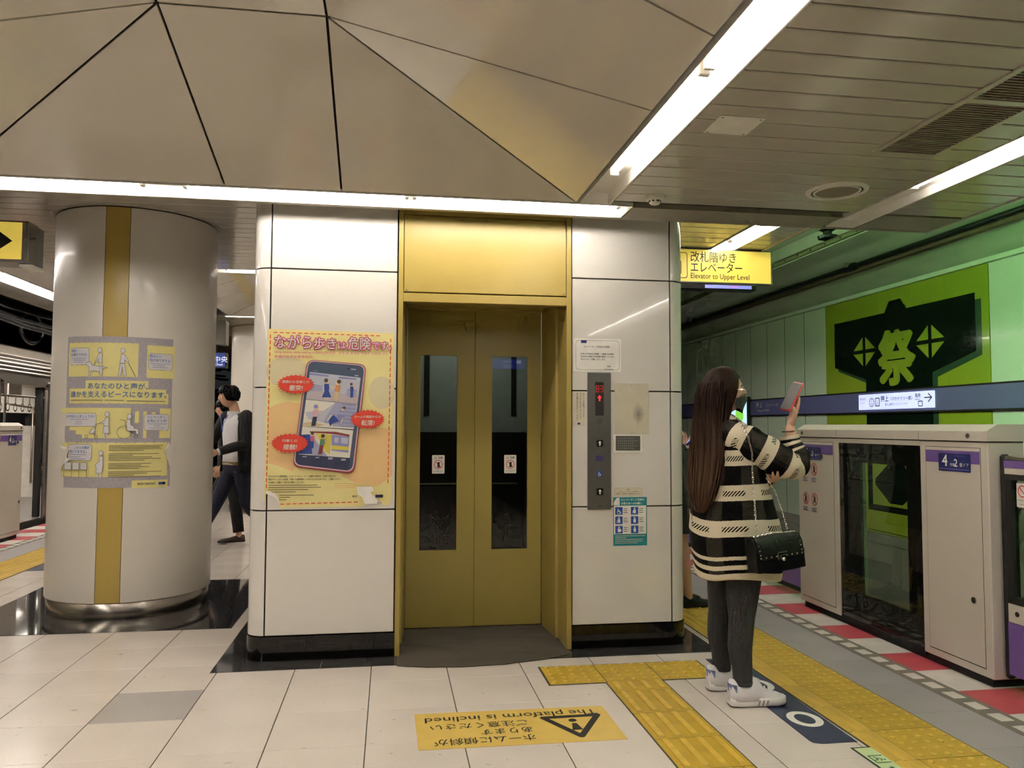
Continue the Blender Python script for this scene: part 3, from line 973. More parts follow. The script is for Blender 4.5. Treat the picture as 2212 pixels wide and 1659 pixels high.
# overhead conductor bar with insulators
t = thing('conductor_bar', 'overhead conductor bar with bolts hung on black insulators above the track', 'conductor', (4.8, 8, 3.35))
q = MB().use('rail_steel'); q.box(4.77, 4.83, 2, 30, 3.355, 3.395); q.build('bar', t)
mat('olive_metal', '#55573a', .6)
q = MB().use('olive_metal'); q.box(4.74, 4.77, 2, 30, 3.325, 3.365); q.build('clamp_strip', t)
for k in range(30):
    q = MB().use('dark_metal'); q.disc((4.735, 5 + .3 * k, 3.349), .014, 'x', 8, .012); q.build('bolt', t)
for yy in (8.05, 13.2):
    q = MB().use('black_plastic'); q.lathe([(.03, 3.40), (.10, 3.42), (.11, 3.45), (.05, 3.47), (.05, 3.50), (.09, 3.52), (.04, 3.55), (.04, 3.74)], (4.8, yy, 0), 16)
    q.box(4.6, 5.0, yy - .03, yy + .03, 3.56, 3.62)
    q.tube([(4.62, yy, 3.59), (4.62, yy + .02, 3.66), (4.68, yy + .02, 3.74)], .02, 6)
    q.tube([(4.98, yy, 3.59), (4.98, yy + .02, 3.66), (4.92, yy + .02, 3.74)], .02, 6)
    q.build('insulator', t, smooth=True)
t = thing('pipe', 'thick black pipe on brackets along the tunnel vault above the mural', 'pipe', (5.8, 8, 3.36))
q = MB().use('black_plastic'); q.tube([(5.8, -6, 3.362), (5.8, 32, 3.362)], .033, 12); q.build('run', t, smooth=True)
q = MB().use('dull_brown'); q.box(5.84, 5.92, -6, 32, 3.30, 3.345); q.build('shadow_strip', t)  # brown strip standing in for the shadow of the pipe
for yy in (9.2, 14.5):
    q = MB().use('black_plastic'); q.tube([(5.8, yy - .09, 3.362), (5.8, yy + .09, 3.362)], .05, 12); q.build('clamp', t, smooth=True)
    q = MB().use('sign_frame'); q.box(5.72, 5.78, yy - .02, yy + .02, 3.36, 3.43); q.build('bracket', t)
t = thing('added_wall_light', 'unseen green tubes added outside the platform ceiling to tint the track wall', 'light', (3.4, 2.8, 2.70))
q = MB().use('beam_grey'); q.box(3.337, 3.475, 1.1, 4.40, 2.690, 2.700); q.box(3.337, 3.475, 4.40, 4.41, 2.69, 3.0); q.build('shelf', t)  # shelf and end plate added to keep the green light off the platform
for i in range(3):
    y = 1.22 + 1.04 * i
    q = MB().use('fill_green'); q.tube([(3.43, y + .02, 2.745), (3.43, y + 1.0, 2.745)], .0165, 6, caps=False); q.build('tube', t, smooth=True)
    for yy in (y, y + 1.0):
        q = MB().use('socket_white'); q.cbox(3.405, 3.455, yy, yy + .02, 2.70, 2.768, .003); q.build('socket', t)

t = thing('added_wall_light', 'unseen pale tubes added above the far ceiling edge to brighten the wall', 'light', (3.25, 8, 3.0))
q = MB().use('beam_grey'); q.box(3.156, 3.30, 4.6, 9.6, 3.00, 3.01); q.build('shelf', t)  # hidden shelf for tubes added to lift the dark track wall
for i in range(4):
    y = 4.7 + 1.2 * i
    q = MB().use('fill_pale'); q.tube([(3.25, y + .02, 3.055), (3.25, y + 1.16, 3.055)], .0165, 6, caps=False); q.build('tube', t, smooth=True)
    for yy in (y, y + 1.16):
        q = MB().use('socket_white'); q.cbox(3.225, 3.275, yy, yy + .02, 3.01, 3.078, .003); q.build('socket', t)

# mural on the track wall
mat('mural_lime', '#9ba637', 0.14, coat=.4, var=.03, scale=2, croug=.04)
mat('mural_ink', '#101b17', 0.12, coat=.4, var=.1, croug=.04)
mat('mural_shade', '#37503f', 0.14, coat=.4, croug=.04)
mural = thing('mural', 'lime green wall mural of a black festival coat with a crest character', 'mural', (6.4, 9.2, -.07))
for k in range(5):
    w = 3.24 / 5
    q = MB().use('mural_lime'); q.box(6.398, 6.43, 7.59 + w * k + .0015, 7.59 + w * (k + 1) - .0015, -.07, 3.11); q.build('sheet', mural)
p = Print(plane_fn((6.398, 0, 0), (0, -1, 0), (0, 0, 1), (-1, 0, 0)), .0008)
U = lambda L: [(-y, z) for (y, z) in L]
sh = [(10.50, 2.74), (9.33, 2.74), (9.24, 2.88), (9.0, 2.88), (8.90, 2.74), (7.70, 2.74), (7.70, 2.12), (8.42, 1.92), (8.42, -.05), (9.75, -.05), (9.75, 1.90), (10.50, 2.12)]
p.poly('mural_shade', U(sh)); p.up()
ct = [(10.59, 2.82), (9.41, 2.82), (9.31, 2.96), (9.08, 2.96), (8.97, 2.82), (7.79, 2.82), (7.79, 2.17), (8.51, 1.98), (8.51, -.05), (9.84, -.05), (9.84, 1.97), (10.59, 2.18)]
p.poly('mural_ink', U(ct)); p.up()
for cy in (9.87, 8.54):
    for sy in (-1, 1):
        for sz in (-1, 1):
            p.poly('mural_lime', U([(cy + sy * .03, 2.355 + sz * .025), (cy + sy * .25, 2.355 + sz * .025), (cy + sy * .03, 2.355 + sz * .20)]))
for (du, dv) in ((0, 0), (.032, 0), (-.032, 0), (0, .022), (0, -.022), (.024, .018), (-.024, -.018), (.024, -.018), (-.024, .018)):
    p.text('mural_lime', '祭', -9.18 + du, 1.94 + dv, .74, align='C', bold=.012); p.up()
# framed lozenge on the coat's body
p.poly('mural_lime', U([(9.72, .90), (8.75, .90), (8.75, .30), (9.72, .30)])); p.up()
p.poly('mural_ink', U([(9.66, .86), (8.81, .86), (8.81, .34), (9.66, .34)])); p.up()
for (y0, z0, y1, z1, y2, z2) in ((9.66, .86, 9.36, .86, 9.66, .64), (8.81, .86, 9.10, .86, 8.81, .64), (9.66, .34, 9.36, .34, 9.66, .56), (8.81, .34, 9.10, .34, 8.81, .56)):
    p.poly('mural_lime', U([(y0, z0), (y1, z1), (y2, z2)]))
p.poly('mural_lime', U([(9.84, .22), (8.51, .22), (8.51, -.04), (9.84, -.04)]))
p.build('design', mural)
# lit station name sign on the band
emit('lit_lavender', '#cdd0fb', 1.15); mat('ink_violet', '#3a2f6a', .5); mat('ink_pale', '#a9aedb', .5)
sg = thing('station_sign', 'lit pale station name sign with an arrow on the violet wall band', 'sign', (6.33, 9.17, 1.66))
q = MB().use('lit_lavender'); q.cbox(6.335, 6.352, 8.41, 9.93, 1.555, 1.76, .006); q.build('panel', sg)
p = Print(plane_fn((6.335, 9.93, 1.555), (0, -1, 0), (0, 0, 1), (-1, 0, 0)), .0006)
p.text('ink_pale', '錦糸町', .03, .125, .05); p.text('ink_pale', 'Kinshicho', .03, .085, .03)
p.ring('purple', .30, .095, .055, .06, .010); p.text('ink_violet', 'Z', .30, .105, .05, align='C'); p.text('ink_violet', '14', .30, .055, .05, align='C', bold=.01)
p.rrect('print_navy', .375, .04, .475, .155, .02); p.up(); p.rrect('lit_lavender', .387, .052, .463, .143, .014); p.up(); p.text('print_navy', 'TS', .425, .105, .04, align='C'); p.text('print_navy', '03', .425, .06, .05, align='C')
p.text('print_navy', '押上', .50, .105, .085, bold=.03); p.text('print_navy', '〈スカイツリー前〉', .70, .11, .055, bold=.03)
p.text('print_navy', 'おしあげ', .59, .045, .045, bold=.02); p.text('ink_violet', '〈スカイツリーまえ〉', .78, .05, .03)
p.text('print_navy', '曳舟', 1.18, .135, .055, bold=.03); p.text('ink_violet', 'Hikifune', 1.18, .10, .03)
p.rrect('print_navy', 1.235, .02, 1.32, .09, .015); p.up(); p.rrect('lit_lavender', 1.246, .031, 1.309, .079, .01)
p.line('print_black', [(1.35, .125), (1.48, .125)], .013); p.line('print_black', [(1.42, .175), (1.485, .122)], .013); p.line('print_black', [(1.42, .072), (1.485, .128)], .013)
p.build('lettering', sg)
# lit advert screen farther along the wall
emit('screen_blue', '#b9dcf7', 1.5); emit('screen_green', '#86d64e', 1.2); emit('screen_violet', '#a6a8ec', 1.1)
ads = thing('advert_screen', 'small lit screen with a green picture on the track wall behind the woman', 'screen', (6.3, 13.7, 1.2))
q = MB().use('black_plastic'); q.cbox(6.30, 6.352, 13.24, 14.2, 1.20, 1.86, .006); q.build('housing', ads)
p = Print(plane_fn((6.30, 14.2, 1.20), (0, -1, 0), (0, 0, 1), (-1, 0, 0)), .0008)
p.rect('screen_blue', .04, .04, .92, .62); p.up(); p.rect('screen_violet', .04, .04, .92, .18); p.ell('screen_green', .62, .33, .17, .14); p.up(); p.ell('screen_violet', .78, .10, .08, .07)
p.build('picture', ads)

# ------------------------------------------------------------------ train side
wl = setting('wall_left', (-8.2, 8, 0))
q = MB().use('concrete_dark'); q.box(-8.4, -8.2, -6.9, 32, -1.2, 3.6); q.box(-8.4, -4.5, -6.9, 32, 3.45, 3.6); q.box(-8.4, -4.55, -6.9, 32, -1.4, -1.2); q.build('lining', wl)
q = MB().use('concrete_dark'); q.box(-9, 7, -7.1, -6.9, -1.4, 4); q.build('wall_back')
bpy.data.objects['wall_back']['kind'] = 'structure'
q = MB().use('concrete'); q.box(-4.5, 3.2, 31.8, 32, -.2, 3.0); q.build('wall_far'); bpy.data.objects['wall_far']['kind'] = 'structure'
t = thing('cable_bundle', 'black cables looped along the dark tunnel above the train roof', 'cables', (-5.2, 12, 2.8))
for (x, z, r) in ((-4.72, 2.62, .035), (-4.8, 2.72, .03), (-4.95, 2.9, .05)):
    q = MB().use('black_plastic'); q.tube([(x, 5 + i, z + .03 * math.sin(i * 1.7)) for i in range(20)], r, 8); q.build('cable', t, smooth=True)
q = MB().use('black_plastic'); q.tube([(-5.0, 11.9 + .35 * math.cos(a), 2.68 + .22 * math.sin(a)) for a in [i * PI / 8 for i in range(17)]], .03, 8); q.build('cable', t, smooth=True)

mat('train_steel', '#aaa39a', 0.28, metal=.85, var=.05, scale=5, aniso=(1, .3, 6))
mat('train_roof', '#8a8278', 0.5, metal=.3, var=.08)
mat('train_inside', '#e4dfd6', .5); mat('train_floor', '#7d7772', .5); mat('seat_orange', '#a8552c', .8, var=.2)
emit('train_lamp', '#fff6e8', 16.0)
train = thing('train', 'stainless steel commuter train standing at the platform with its door open', 'train', (-6.2, 14, -1.1))
X = -4.78
sec = [(X, -.95), (X, 1.98), (X - .015, 2.02), (X - .06, 2.14), (X - .13, 2.24), (X - .28, 2.36), (X - .6, 2.45), (X - 2.2, 2.45), (X - 2.52, 2.36), (X - 2.74, 2.14), (X - 2.8, 1.98), (X - 2.8, -.95)]
D0, D1, DT = 10.55, 11.93, 1.84
def shell(y0, y1, top_only=False, low=-.95):
    q = MB()
    s = [p for p in sec]
    q.use('train_steel')
    for (a, c) in zip(s[:-1], s[1:]):
        q.use('train_roof' if min(a[1], c[1]) >= 2.13 else 'train_steel')
        z0, z1 = a[1], c[1]
        if top_only and a[0] == X and c[0] == X:
            a = (X, DT); c = (X, 1.98)
        q.poly([(a[0], y0, a[1]), (a[0], y1, a[1]), (c[0], y1, c[1]), (c[0], y0, c[1])])
    return q
shell(3.0, D0).build('body_side', train); shell(D1, 30.0).build('body_side', train)
q = shell(D0, D1, True); q.use('train_steel'); q.box(X - .03, X, D0, D1, -.95, 0.03); q.build('body_side', train)
for k in range(5):
    q = MB().use('train_steel'); z = 1.98 + k * .052
    dx = (0, .012, .03, .055, .085)[k]
    q.tube([(X - dx + .004, 3, z + .02), (X - dx + .004, 30, z + .02)], .019, 8); q.build('roof_rib', train, smooth=True)
for k in range(11):
    q = MB().use('train_steel'); z = .12 + k * .07
    q.tube([(X + .002, 12.3, z), (X + .002, 13.8, z)], .012, 6); q.build('side_rib', train, smooth=True)
q = MB().use('train_steel')                                  # door surround with rounded top corners
q.box(X - .02, X + .02, D1 - .02, D1 + .08, .0, 1.80); q.box(X - .02, X + .02, D0 - .08, D0 + .02, .0, 1.80); q.box(X - .02, X + .02, D0, D1, 1.84, 1.90)
for k in range(6):
    a0, a1 = PI / 2 * k / 6, PI / 2 * (k + 1) / 6
    for (yc, s) in ((D1 - .10, 1), (D0 + .10, -1)):
        q.prism([(X - .02, yc + s * .12 * math.sin(a), 1.74 + .12 * math.cos(a)) for a in (a0, a1)] + [(X - .02, yc + s * .22, 1.92)], (.04, 0, 0))
q.build('door_frame', train)
for (ya, yb) in ((D1 - .10, D1 - .02), (D0 + .02, D0 + .10)):
    q = MB().use('rubber'); q.box(X - .10, X - .03, ya, yb, .04, 1.8); q.build('door_edge', train)
q = MB().use('train_floor'); q.box(X - 2.75, X - .03, 6, 18, .0, .03); q.build('car_floor', train)
q = MB().use('train_inside'); q.box(X - 2.7, X - .04, 6, 18, 2.1, 2.13); q.box(X - 2.72, X - 2.66, 6, 18, .03, .75); q.box(X - 2.72, X - 2.66, 6, 18, 1.55, 2.1); q.build('lining', train)
for k in range(4):
    q = MB().use('black_plastic'); q.box(X - 2.72, X - 2.67, 6.3 + 3 * k, 8.6 + 3 * k, .76, 1.54); q.build('window', train)
    q = MB().use('seat_orange'); q.box(X - 2.66, X - 2.2, 6.3 + 3 * k, 8.7 + 3 * k, .35, .45); q.box(X - 2.66, X - 2.56, 6.3 + 3 * k, 8.7 + 3 * k, .45, .9); q.build('seat', train)
q = MB().use('train_lamp'); q.box(X - 1.0, X - .85, 6, 18, 2.085, 2.098); q.box(X - 1.95, X - 1.8, 6, 18, 2.085, 2.098); q.build('lamp', train)
q = MB().use('train_steel'); q.tube([(X - .5, 11.85, .45), (X - .5, 11.85, 1.95)], .017, 8); q.tube([(X - .45, 7, 1.72), (X - .45, 17, 1.72)], .014, 8); q.tube([(X - .2, 12.0, .5), (X - .2, 12.0, 1.55), (X - .5, 12.0, 1.6)], .015, 8); q.build('grab_pole', train, smooth=True)
q = MB().use('train_inside'); q.box(X - .62, X - .1, 12.05, 12.08, .3, 1.3); q.build('seat_screen', train)
for k in range(12):
    y = 10.5 + .22 * k
    q = MB().use('print_white'); q.rings([[(X - .45 + .0, y + (.05 + .012 * math.cos(b)) * math.cos(a), 1.56 + (.05 + .012 * math.cos(b)) * math.sin(a)) if True else None for b in (0, 2.1, 4.2)] for a in [i * PI / 6 for i in range(12)]], close=True)
    q.box(X - .455, X - .445, y - .008, y + .008, 1.6, 1.72); q.build('strap', train, smooth=True)
for k in range(5):
    q = MB().use('purple' if k % 2 else 'print_white'); q.box(X - .72, X - .70, 10.4 + .5 * k, 10.8 + .5 * k, 1.72, 1.92); q.build('advert', train)
# ------------------------------------------------------------------ half-height platform doors
def psd_box(x, side, y0, y1, gx0, gx1, sign_a, sign_b, label, pict=True):
    """white machine box; side=+1: its face looks to -X (seen from the platform at right), -1 mirrored. (gx0,gx1)=glass span along Y"""
    s = side
    bk = x + s * .215
    t = thing('platform_door_box', label, 'platform door', (x + s * .1, (y0 + y1) / 2, 0))
    def bx(q, a0, a1, yy0, yy1, z0, z1, c=None):
        p0, p1 = sorted((x + s * a0, x + s * a1))
        (q.cbox(p0, p1, yy0, yy1, z0, z1, c) if c else q.box(p0, p1, yy0, yy1, z0, z1))
    q = MB().use('psd_white')
    bx(q, 0, .21, y0, gx0, .045, 1.243, .004); bx(q, 0, .21, gx1, y1, .045, 1.243, .004); bx(q, .0, .21, gx0, gx1, 1.215, 1.243)
    q.build('body', t)
    q = MB().use('rubber'); bx(q, .02, .2, y0 + .03, y1 - .03, .0, .045); bx(q, .01, .03, gx0, gx1, .03, .06); q.build('skirt', t)
    # lid with a sloping front edge
    q = MB().use('psd_white')
    prof = [(-.006, 1.25), (-.006, 1.302), (.055, 1.338), (.215, 1.338), (.215, 1.25)]
    q.prism([(x + s * a, y0 - .004, z) for (a, z) in prof], (0, y1 - y0 + .008, 0)); lid = q.build('lid', t)
    q = MB().use('joint_dark'); bx(q, .001, .208, y0 + .001, y1 - .001, 1.243, 1.25); q.build('lid_gap', t)
    for yy in (gx0, gx1):
        q = MB().use('joint_dark'); bx(q, -.0068, -.006, yy - .001, yy + .001, 1.252, 1.302); q.build('lid_joint', lid)
    for yy in (y0 + .13, y1 - .07):
        q = MB().use('steel'); q.disc((x - s * .006, yy, 1.277), .013, 'x', 14, -s * .004); q.build('lock', lid)
    for yy in (y0 + .22, y1 - .24):
        q = MB().use('print_black'); bx(q, .10, .112, yy - .09, yy + .09, 1.338, 1.3388); bx(q, .075, .085, yy - .05, yy + .05, 1.338, 1.3388); q.build('top_slot', lid)
    # glazed middle
    q = MB().use('print_black'); bx(q, .012, .03, gx0, gx0 + .14, .06, 1.215); bx(q, .012, .03, gx1 - .24, gx1, .06, 1.215); bx(q, .012, .03, gx0 + .14, gx1 - .24, 1.09, 1.215); bx(q, .012, .03, gx0 + .14, gx1 - .24, .06, .24); q.build('pane_border', t)
    q = MB().use('pane_clear'); q.poly([(x + s * .010, gx0, .06), (x + s * .010, gx1, .06), (x + s * .010, gx1, 1.215), (x + s * .010, gx0, 1.215)]); q.build('pane', t, recalc=False)
    # doors in the two posts
    for (a, b_) in ((y0 + .05, gx0 - .05), (gx1 + .05, y1 - .03)):
        if b_ - a < .1: continue
        q = MB().use('joint_dark'); bx(q, -.0006, .002, a, b_, .085, 1.215); q.build('door_gap', t)
        q = MB().use('psd_white'); bx(q, -.0025, .002, a + .003, b_ - .003, .09, 1.212, .001); d = q.build('service_door', t)
        q = MB().use('purple'); bx(q, -.0042, -.0025, a + .004, b_ - .004, 1.128, 1.195); q.build('line_stripe', d)
    u = (0, -s, 0)
    for (yc, zc, w, h, car, door) in (sign_a, sign_b):
        if car is None: continue
        p = Print(plane_fn((x - s * .0046, yc + s * w / 2, zc), u, (0, 0, 1), (-s, 0, 0)), .0005)
        p.rect('print_navy', 0, 0, w, h); p.up()
        p.text('print_white', car, w * .12, h * .28, h * .92, bold=.02); p.text('print_white', '号車', w * .37, h * .30, h * .20)
        p.text('print_white', door, w * .50, h * .28, h * .60, bold=.02); p.text('print_white', '番ドア', w * .67, h * .30, h * .24)
        p.rect('purple_band', w * .04, h * .10, w * .96, h * .15)
        p.text('purple_band', '半蔵門線 Hanzomon Line', w * .52, h * .84, h * .08)
        p.build('door_number_plate', t)
    for (yy, zz) in ((sign_b[0] - .13 if s > 0 else sign_b[0] + .13, 1.11), (y0 + .12, .42), (y1 - .06, .42)):
        q = MB().use('steel'); q.disc((x - s * .0025, yy, zz), .016, 'x', 16, -s * .006); q.build('lock', t, smooth=True)
    if pict:
        for (yy, zz, k) in ((5.425, 1.015, 0), (5.305, 1.015, 1), (5.425, .80, 2), (5.305, .80, 3)):
            p = Print(plane_fn((x - s * .003, 0, 0), u, (0, 0, 1), (-s, 0, 0)), .0006)
            p.ring('print_red', -yy, zz, .042, .046, .007); p.up()
            p.ell('print_black', -yy, zz + .022, .009, .009, 10); p.poly('print_black', [(-yy - .014, zz - .018), (-yy + .012, zz - .022), (-yy + .016, zz + .012), (-yy - .01, zz + .014)])
            p.line('print_black', [(-yy - .012, zz - .016), (-yy - .02, zz - .034)], .006); p.line('print_black', [(-yy + .008, zz - .016), (-yy + (.02 if k % 2 else .004), zz - .034)], .006); p.up()
            p.line('print_red', [(-yy - .026, zz + .03), (-yy + .026, zz - .03)], .006)
            for j in range(3):
                p.rect('ink_violet', -yy - .036, zz - .066 - j * .012, -yy + .03 - .01 * (j % 2), zz - .061 - j * .012)
            p.build('warning_pictogram', t)
    return t
psd_box(3.03, 1, 3.63, 5.53, 4.155, 5.005, (3.87, 1.082, .245, .098, '4', '2'), (5.33, 1.085, .245, .09, '4', '3'), 'white sliding door box with a glazed middle numbered 4-2 and 4-3')

def psd_leaf(x, side, y0, y1, label, sticker=None, kick=True):
    """sliding leaf: rounded dark frame, pane, violet kick panel"""
    s = side
    t = thing('sliding_platform_door', label, 'platform door', (x, (y0 + y1) / 2, 0))
    xa, xb = sorted((x - s * .018, x + s * .018))
    q = MB().use('psd_white'); q.cbox(xa, xb, y0 + .03, y1 - .03, 1.085, 1.118, .003); q.cbox(xa, xb, y0 + .03, y1 - .03, .345, .44, .003); q.build('rail', t)
    q = MB().use('purple'); q.box(xa - .001, xb + .001, y0 + .03, y1 - .03, 1.118, 1.155); q.box(xa - .001, xb + .001, y0 + .03, y1 - .03, .085, .345); q.build('kick_panel', t)
    q = MB().use('steel'); q.cbox(xa - .004, xb + .004, y0 + .06, y1 - .04, 1.155, 1.178, .004); q.build('top_bar', t)
    for yy in (y0, y1 - .035):
        q = MB().use('rubber'); q.cbox(xa - .006, xb + .006, yy, yy + .035, .06, 1.185, .012); q.build('edge_buffer', t)
    q = MB().use('rubber'); q.box(xa, xb, y0 + .03, y1 - .03, 1.058, 1.085); q.box(xa, xb, y0 + .03, y1 - .03, .44, .475); q.box(xa, xb, y0 + .035, y0 + .075, .475, 1.058); q.box(xa, xb, y1 - .075, y1 - .035, .475, 1.058); q.build('gasket', t)
    q = MB().use('pane_clear'); q.poly([(x, y0 + .07, .47), (x, y1 - .07, .47), (x, y1 - .07, 1.06), (x, y0 + .07, 1.06)]); q.build('pane', t, recalc=False)
    k = 0
    yy = y1 - .09 if s > 0 else y0 + .09
    while y0 + .05 < yy < y1 - .05:
        q = MB().use('print_black'); q.disc((x - s * .0185, yy, .395), .013, 'x', 12, -s * .002); q.build('bolt', t); yy -= .13
        k += 1
        if k > 12: break
    if sticker:
        p = Print(plane_fn((x - s * .003, sticker[0], sticker[1]), (0, -s, 0), (0, 0, 1), (-s, 0, 0)), .0008)
        p.rect('print_white', 0, 0, .075, .12); p.up(); p.ring('print_red', .037, .08, .028, .03, .005); p.line('print_red', [(.018, .10), (.056, .06)], .005)
        p.text('print_black', 'ドアに注意', .037, .03, .012, align='C', bold=.02); p.text('print_black', 'CAUTION', .037, .012, .009, align='C')
        p.build('caution_sticker', t)
    return t
psd_leaf(3.105, 1, 2.55, 3.622, 'sliding glass platform door with a violet kick panel at the picture edge', (3.53, .925))
psd_leaf(3.16, 1, 5.56, 7.1, 'sliding glass platform door beyond the door box, behind the woman')
psd_leaf(3.20, 1, 7.2, 8.7, 'distant sliding platform door half hidden by the lift corner')
psd_box(-4.27, -1, 8.6, 10.05, 8.75, 9.45, (9.7, 1.08, .2, .10, None, None), (9.78, 1.08, .2, .11, '4', '2'), 'white sliding door box on the train side, numbered 4-2', pict=False)

# ------------------------------------------------------------------ hanging yellow signs
emit('sign_yellow', '#ecd05c', 0.62); mat('sign_ink', '#1c1204', .6)
SY = 6.30
sg = thing('hanging_sign', 'lit yellow hanging sign reading Elevator to Upper Level', 'sign', (2.6, SY + .1, 2.53))
q = MB().use('sign_frame'); q.cbox(1.90, 3.24, SY, SY + .07, 2.538, 2.835, .006); q.build('housing', sg)
q = MB().use('sign_yellow'); q.box(1.915, 3.222, SY - .003, SY + .001, 2.55, 2.822); q.build('face', sg)
p = Print(plane_fn((1.915, SY - .003, 2.55), (1, 0, 0), (0, 0, 1), (0, -1, 0)), .0005)
x0 = .585
p.text('sign_ink', '改札階ゆき', x0, .175, .098, width=.405, bold=.014); p.text('sign_ink', 'エレベーター', x0, .086, .098, width=.46, bold=.014); p.text('sign_ink', 'Elevator to Upper Level', x0, .026, .066, width=.525, bold=.012)
p.rrect('sign_ink', .30, .025, .555, .245, .02); p.up(); p.rrect('sign_yellow', .306, .031, .549, .239, .016); p.up()
p.rect('sign_ink', .38, .06, .50, .17); p.up(); p.rect('sign_yellow', .39, .07, .49, .16); p.up()
for k in range(3):
    p.ell('sign_ink', .415 + k * .026, .137, .009, .010, 10); p.rect('sign_ink', .406 + k * .026, .08, .424 + k * .026, .125)
p.line('sign_ink', [(.44, .18), (.44, .225)], .009); p.line('sign_ink', [(.405, .198), (.442, .232)], .009); p.line('sign_ink', [(.475, .198), (.438, .232)], .009)
p.build('lettering', sg)
for x in (2.1, 3.05):
    q = MB().use('dark_metal'); q.tube([(x, SY + .035, 2.835), (x, SY + .035, 2.84)], .02, 8); q.build('hanger', sg)
# small departure board seen below it, farther off
emit('led_violet', '#8f93e6', 1.2); emit('led_pink', '#b690e0', 1.0)
db = thing('departure_board', 'dark departure board with a lit violet strip below the yellow elevator sign', 'display', (2.7, 6.68, 2.545))
q = MB().use('dark_metal'); q.cbox(2.1, 3.25, 6.62, 6.75, 2.545, 2.838, .006); q.build('housing', db)
p = Print(plane_fn((2.1, 6.62, 2.545), (1, 0, 0), (0, 0, 1), (0, -1, 0)), .001)
p.rect('led_violet', .66, .012, 1.10, .25); p.up(); p.rect('led_pink', .90, .02, .97, .24)
p.build('screen', db)
LSY = 5.45
ls = thing('hanging_sign', 'lit yellow hanging sign with a black arrow left of the round column', 'sign', (-2.9, LSY + .1, 2.38))
q = MB().use('sign_frame'); q.cbox(-3.6, -2.325, LSY, LSY + .13, 2.365, 2.635, .006); q.cbox(-3.55, -2.33, LSY + .134, LSY + .24, 2.37, 2.63, .006); q.build('housing', ls)
q = MB().use('trough_white'); q.cbox(-2.40, -2.322, LSY + .05, LSY + .24, 2.345, 2.364, .003); q.build('end_cap', ls)
q = MB().use('sign_yellow'); q.box(-3.58, -2.365, LSY - .003, LSY + .001, 2.382, 2.622); q.build('face', ls)
p = Print(plane_fn((-2.365, LSY - .003, 2.382), (1, 0, 0), (0, 0, 1), (0, -1, 0)), .0005)
p.line('print_black', [(-.36, .118), (-.09, .118)], .034); p.poly('print_black', [(-.055, .118), (-.17, .205), (-.225, .205), (-.113, .118)]); p.poly('print_black', [(-.055, .118), (-.113, .118), (-.225, .031), (-.17, .031)])
p.build('arrow', ls)
q = MB().use('dark_metal'); q.tube([(-3.0, LSY + .12, 2.63), (-3.0, LSY + .12, 2.84)], .018, 8); q.build('hanger', ls)
t = thing('ceiling_speaker', 'round brown speaker in the far ceiling behind the yellow arrow sign', 'speaker', (-3.35, 7.6, ZF))
q = MB().use('socket_white'); q.lathe([(0.16, 0), (0.155, -.01), (0.12, -.012)], (-3.35, 7.6, ZF), 32); q.build('rim', t, smooth=True)
q = MB().use('dull_brown'); q.lathe([(0.12, -.011), (.0001, -.014)], (-3.35, 7.6, ZF), 32); q.build('mesh_disc', t, smooth=True)
# far lit signs in the gap between column and lift
emit('sign_blue', '#30407e', .8); emit('sign_paper', '#dfe6ff', 1.3)
fs = thing('hanging_sign', 'blue and white lit station sign seen between the column and the lift', 'sign', (-2.6, 11.0, 1.9))
q = MB().use('dark_metal'); q.cbox(-2.75, -2.2, 11.05, 11.2, 2.09, 2.30, .006); q.build('housing', fs)
p = Print(plane_fn((-2.75, 11.05, 2.09), (1, 0, 0), (0, 0, 1), (0, -1, 0)), .0008)
p.rect('sign_blue', .01, .01, .54, .20); p.up(); p.rrect('sign_paper', .245, .03, .385, .18, .03); p.text('sign_paper', '中央', .40, .08, .09); p.text('sign_paper', 'Chuo', .40, .03, .05); p.up(); p.ring('purple', .315, .105, .055, .055, .015)
p.build('lettering', fs)
fb = thing('departure_board', 'grey departure board above the blue sign between column and lift', 'display', (-2.5, 11.0, 2.4))
q = MB().use('sign_frame'); q.cbox(-2.75, -2.2, 11.0, 11.2, 2.40, 2.72, .006); q.build('housing', fb)
p = Print(plane_fn((-2.75, 11.0, 2.40), (1, 0, 0), (0, 0, 1), (0, -1, 0)), .0008)
p.rect('led_violet', .27, .08, .32, .25); p.rect('sign_frame', .33, .08, .36, .25); p.rect('led_violet', .37, .10, .39, .24); p.build('screen', fb)

q = MB().use('dark_metal'); q.tube([(-2.45, 11.1, 2.72), (-2.45, 11.1, 2.84)], .02, 8); q.build('hanger', fb)
q = MB().use('dark_metal'); q.tube([(-2.35, 11.12, 2.30), (-2.35, 11.12, 2.40)], .02, 8); q.build('hanger', fs)
# departure board behind the camera (mirrored in the lift windows)
t = thing('departure_board', 'blue departure board behind the camera showing the time', 'display', (2.0, -3.6, 2.3))
q = MB().use('dark_metal'); q.cbox(1.55, 2.45, -3.75, -3.6, 2.33, 2.55, .006); q.build('housing', t)
emit('led_blue', '#3a3fd0', 1.6); emit('led_white', '#cfd6ff', 2.5)
p = Print(plane_fn((2.45, -3.6, 2.33), (-1, 0, 0), (0, 0, 1), (0, 1, 0)), .001)
p.rect('led_blue', .05, .02, .75, .20); p.up(); p.text('led_white', '13:05', .28, .04, .085); p.text('led_white', '各停 押上', .28, .135, .05); p.rect('led_white', .12, .12, .2, .18)
p.build('screen', t)

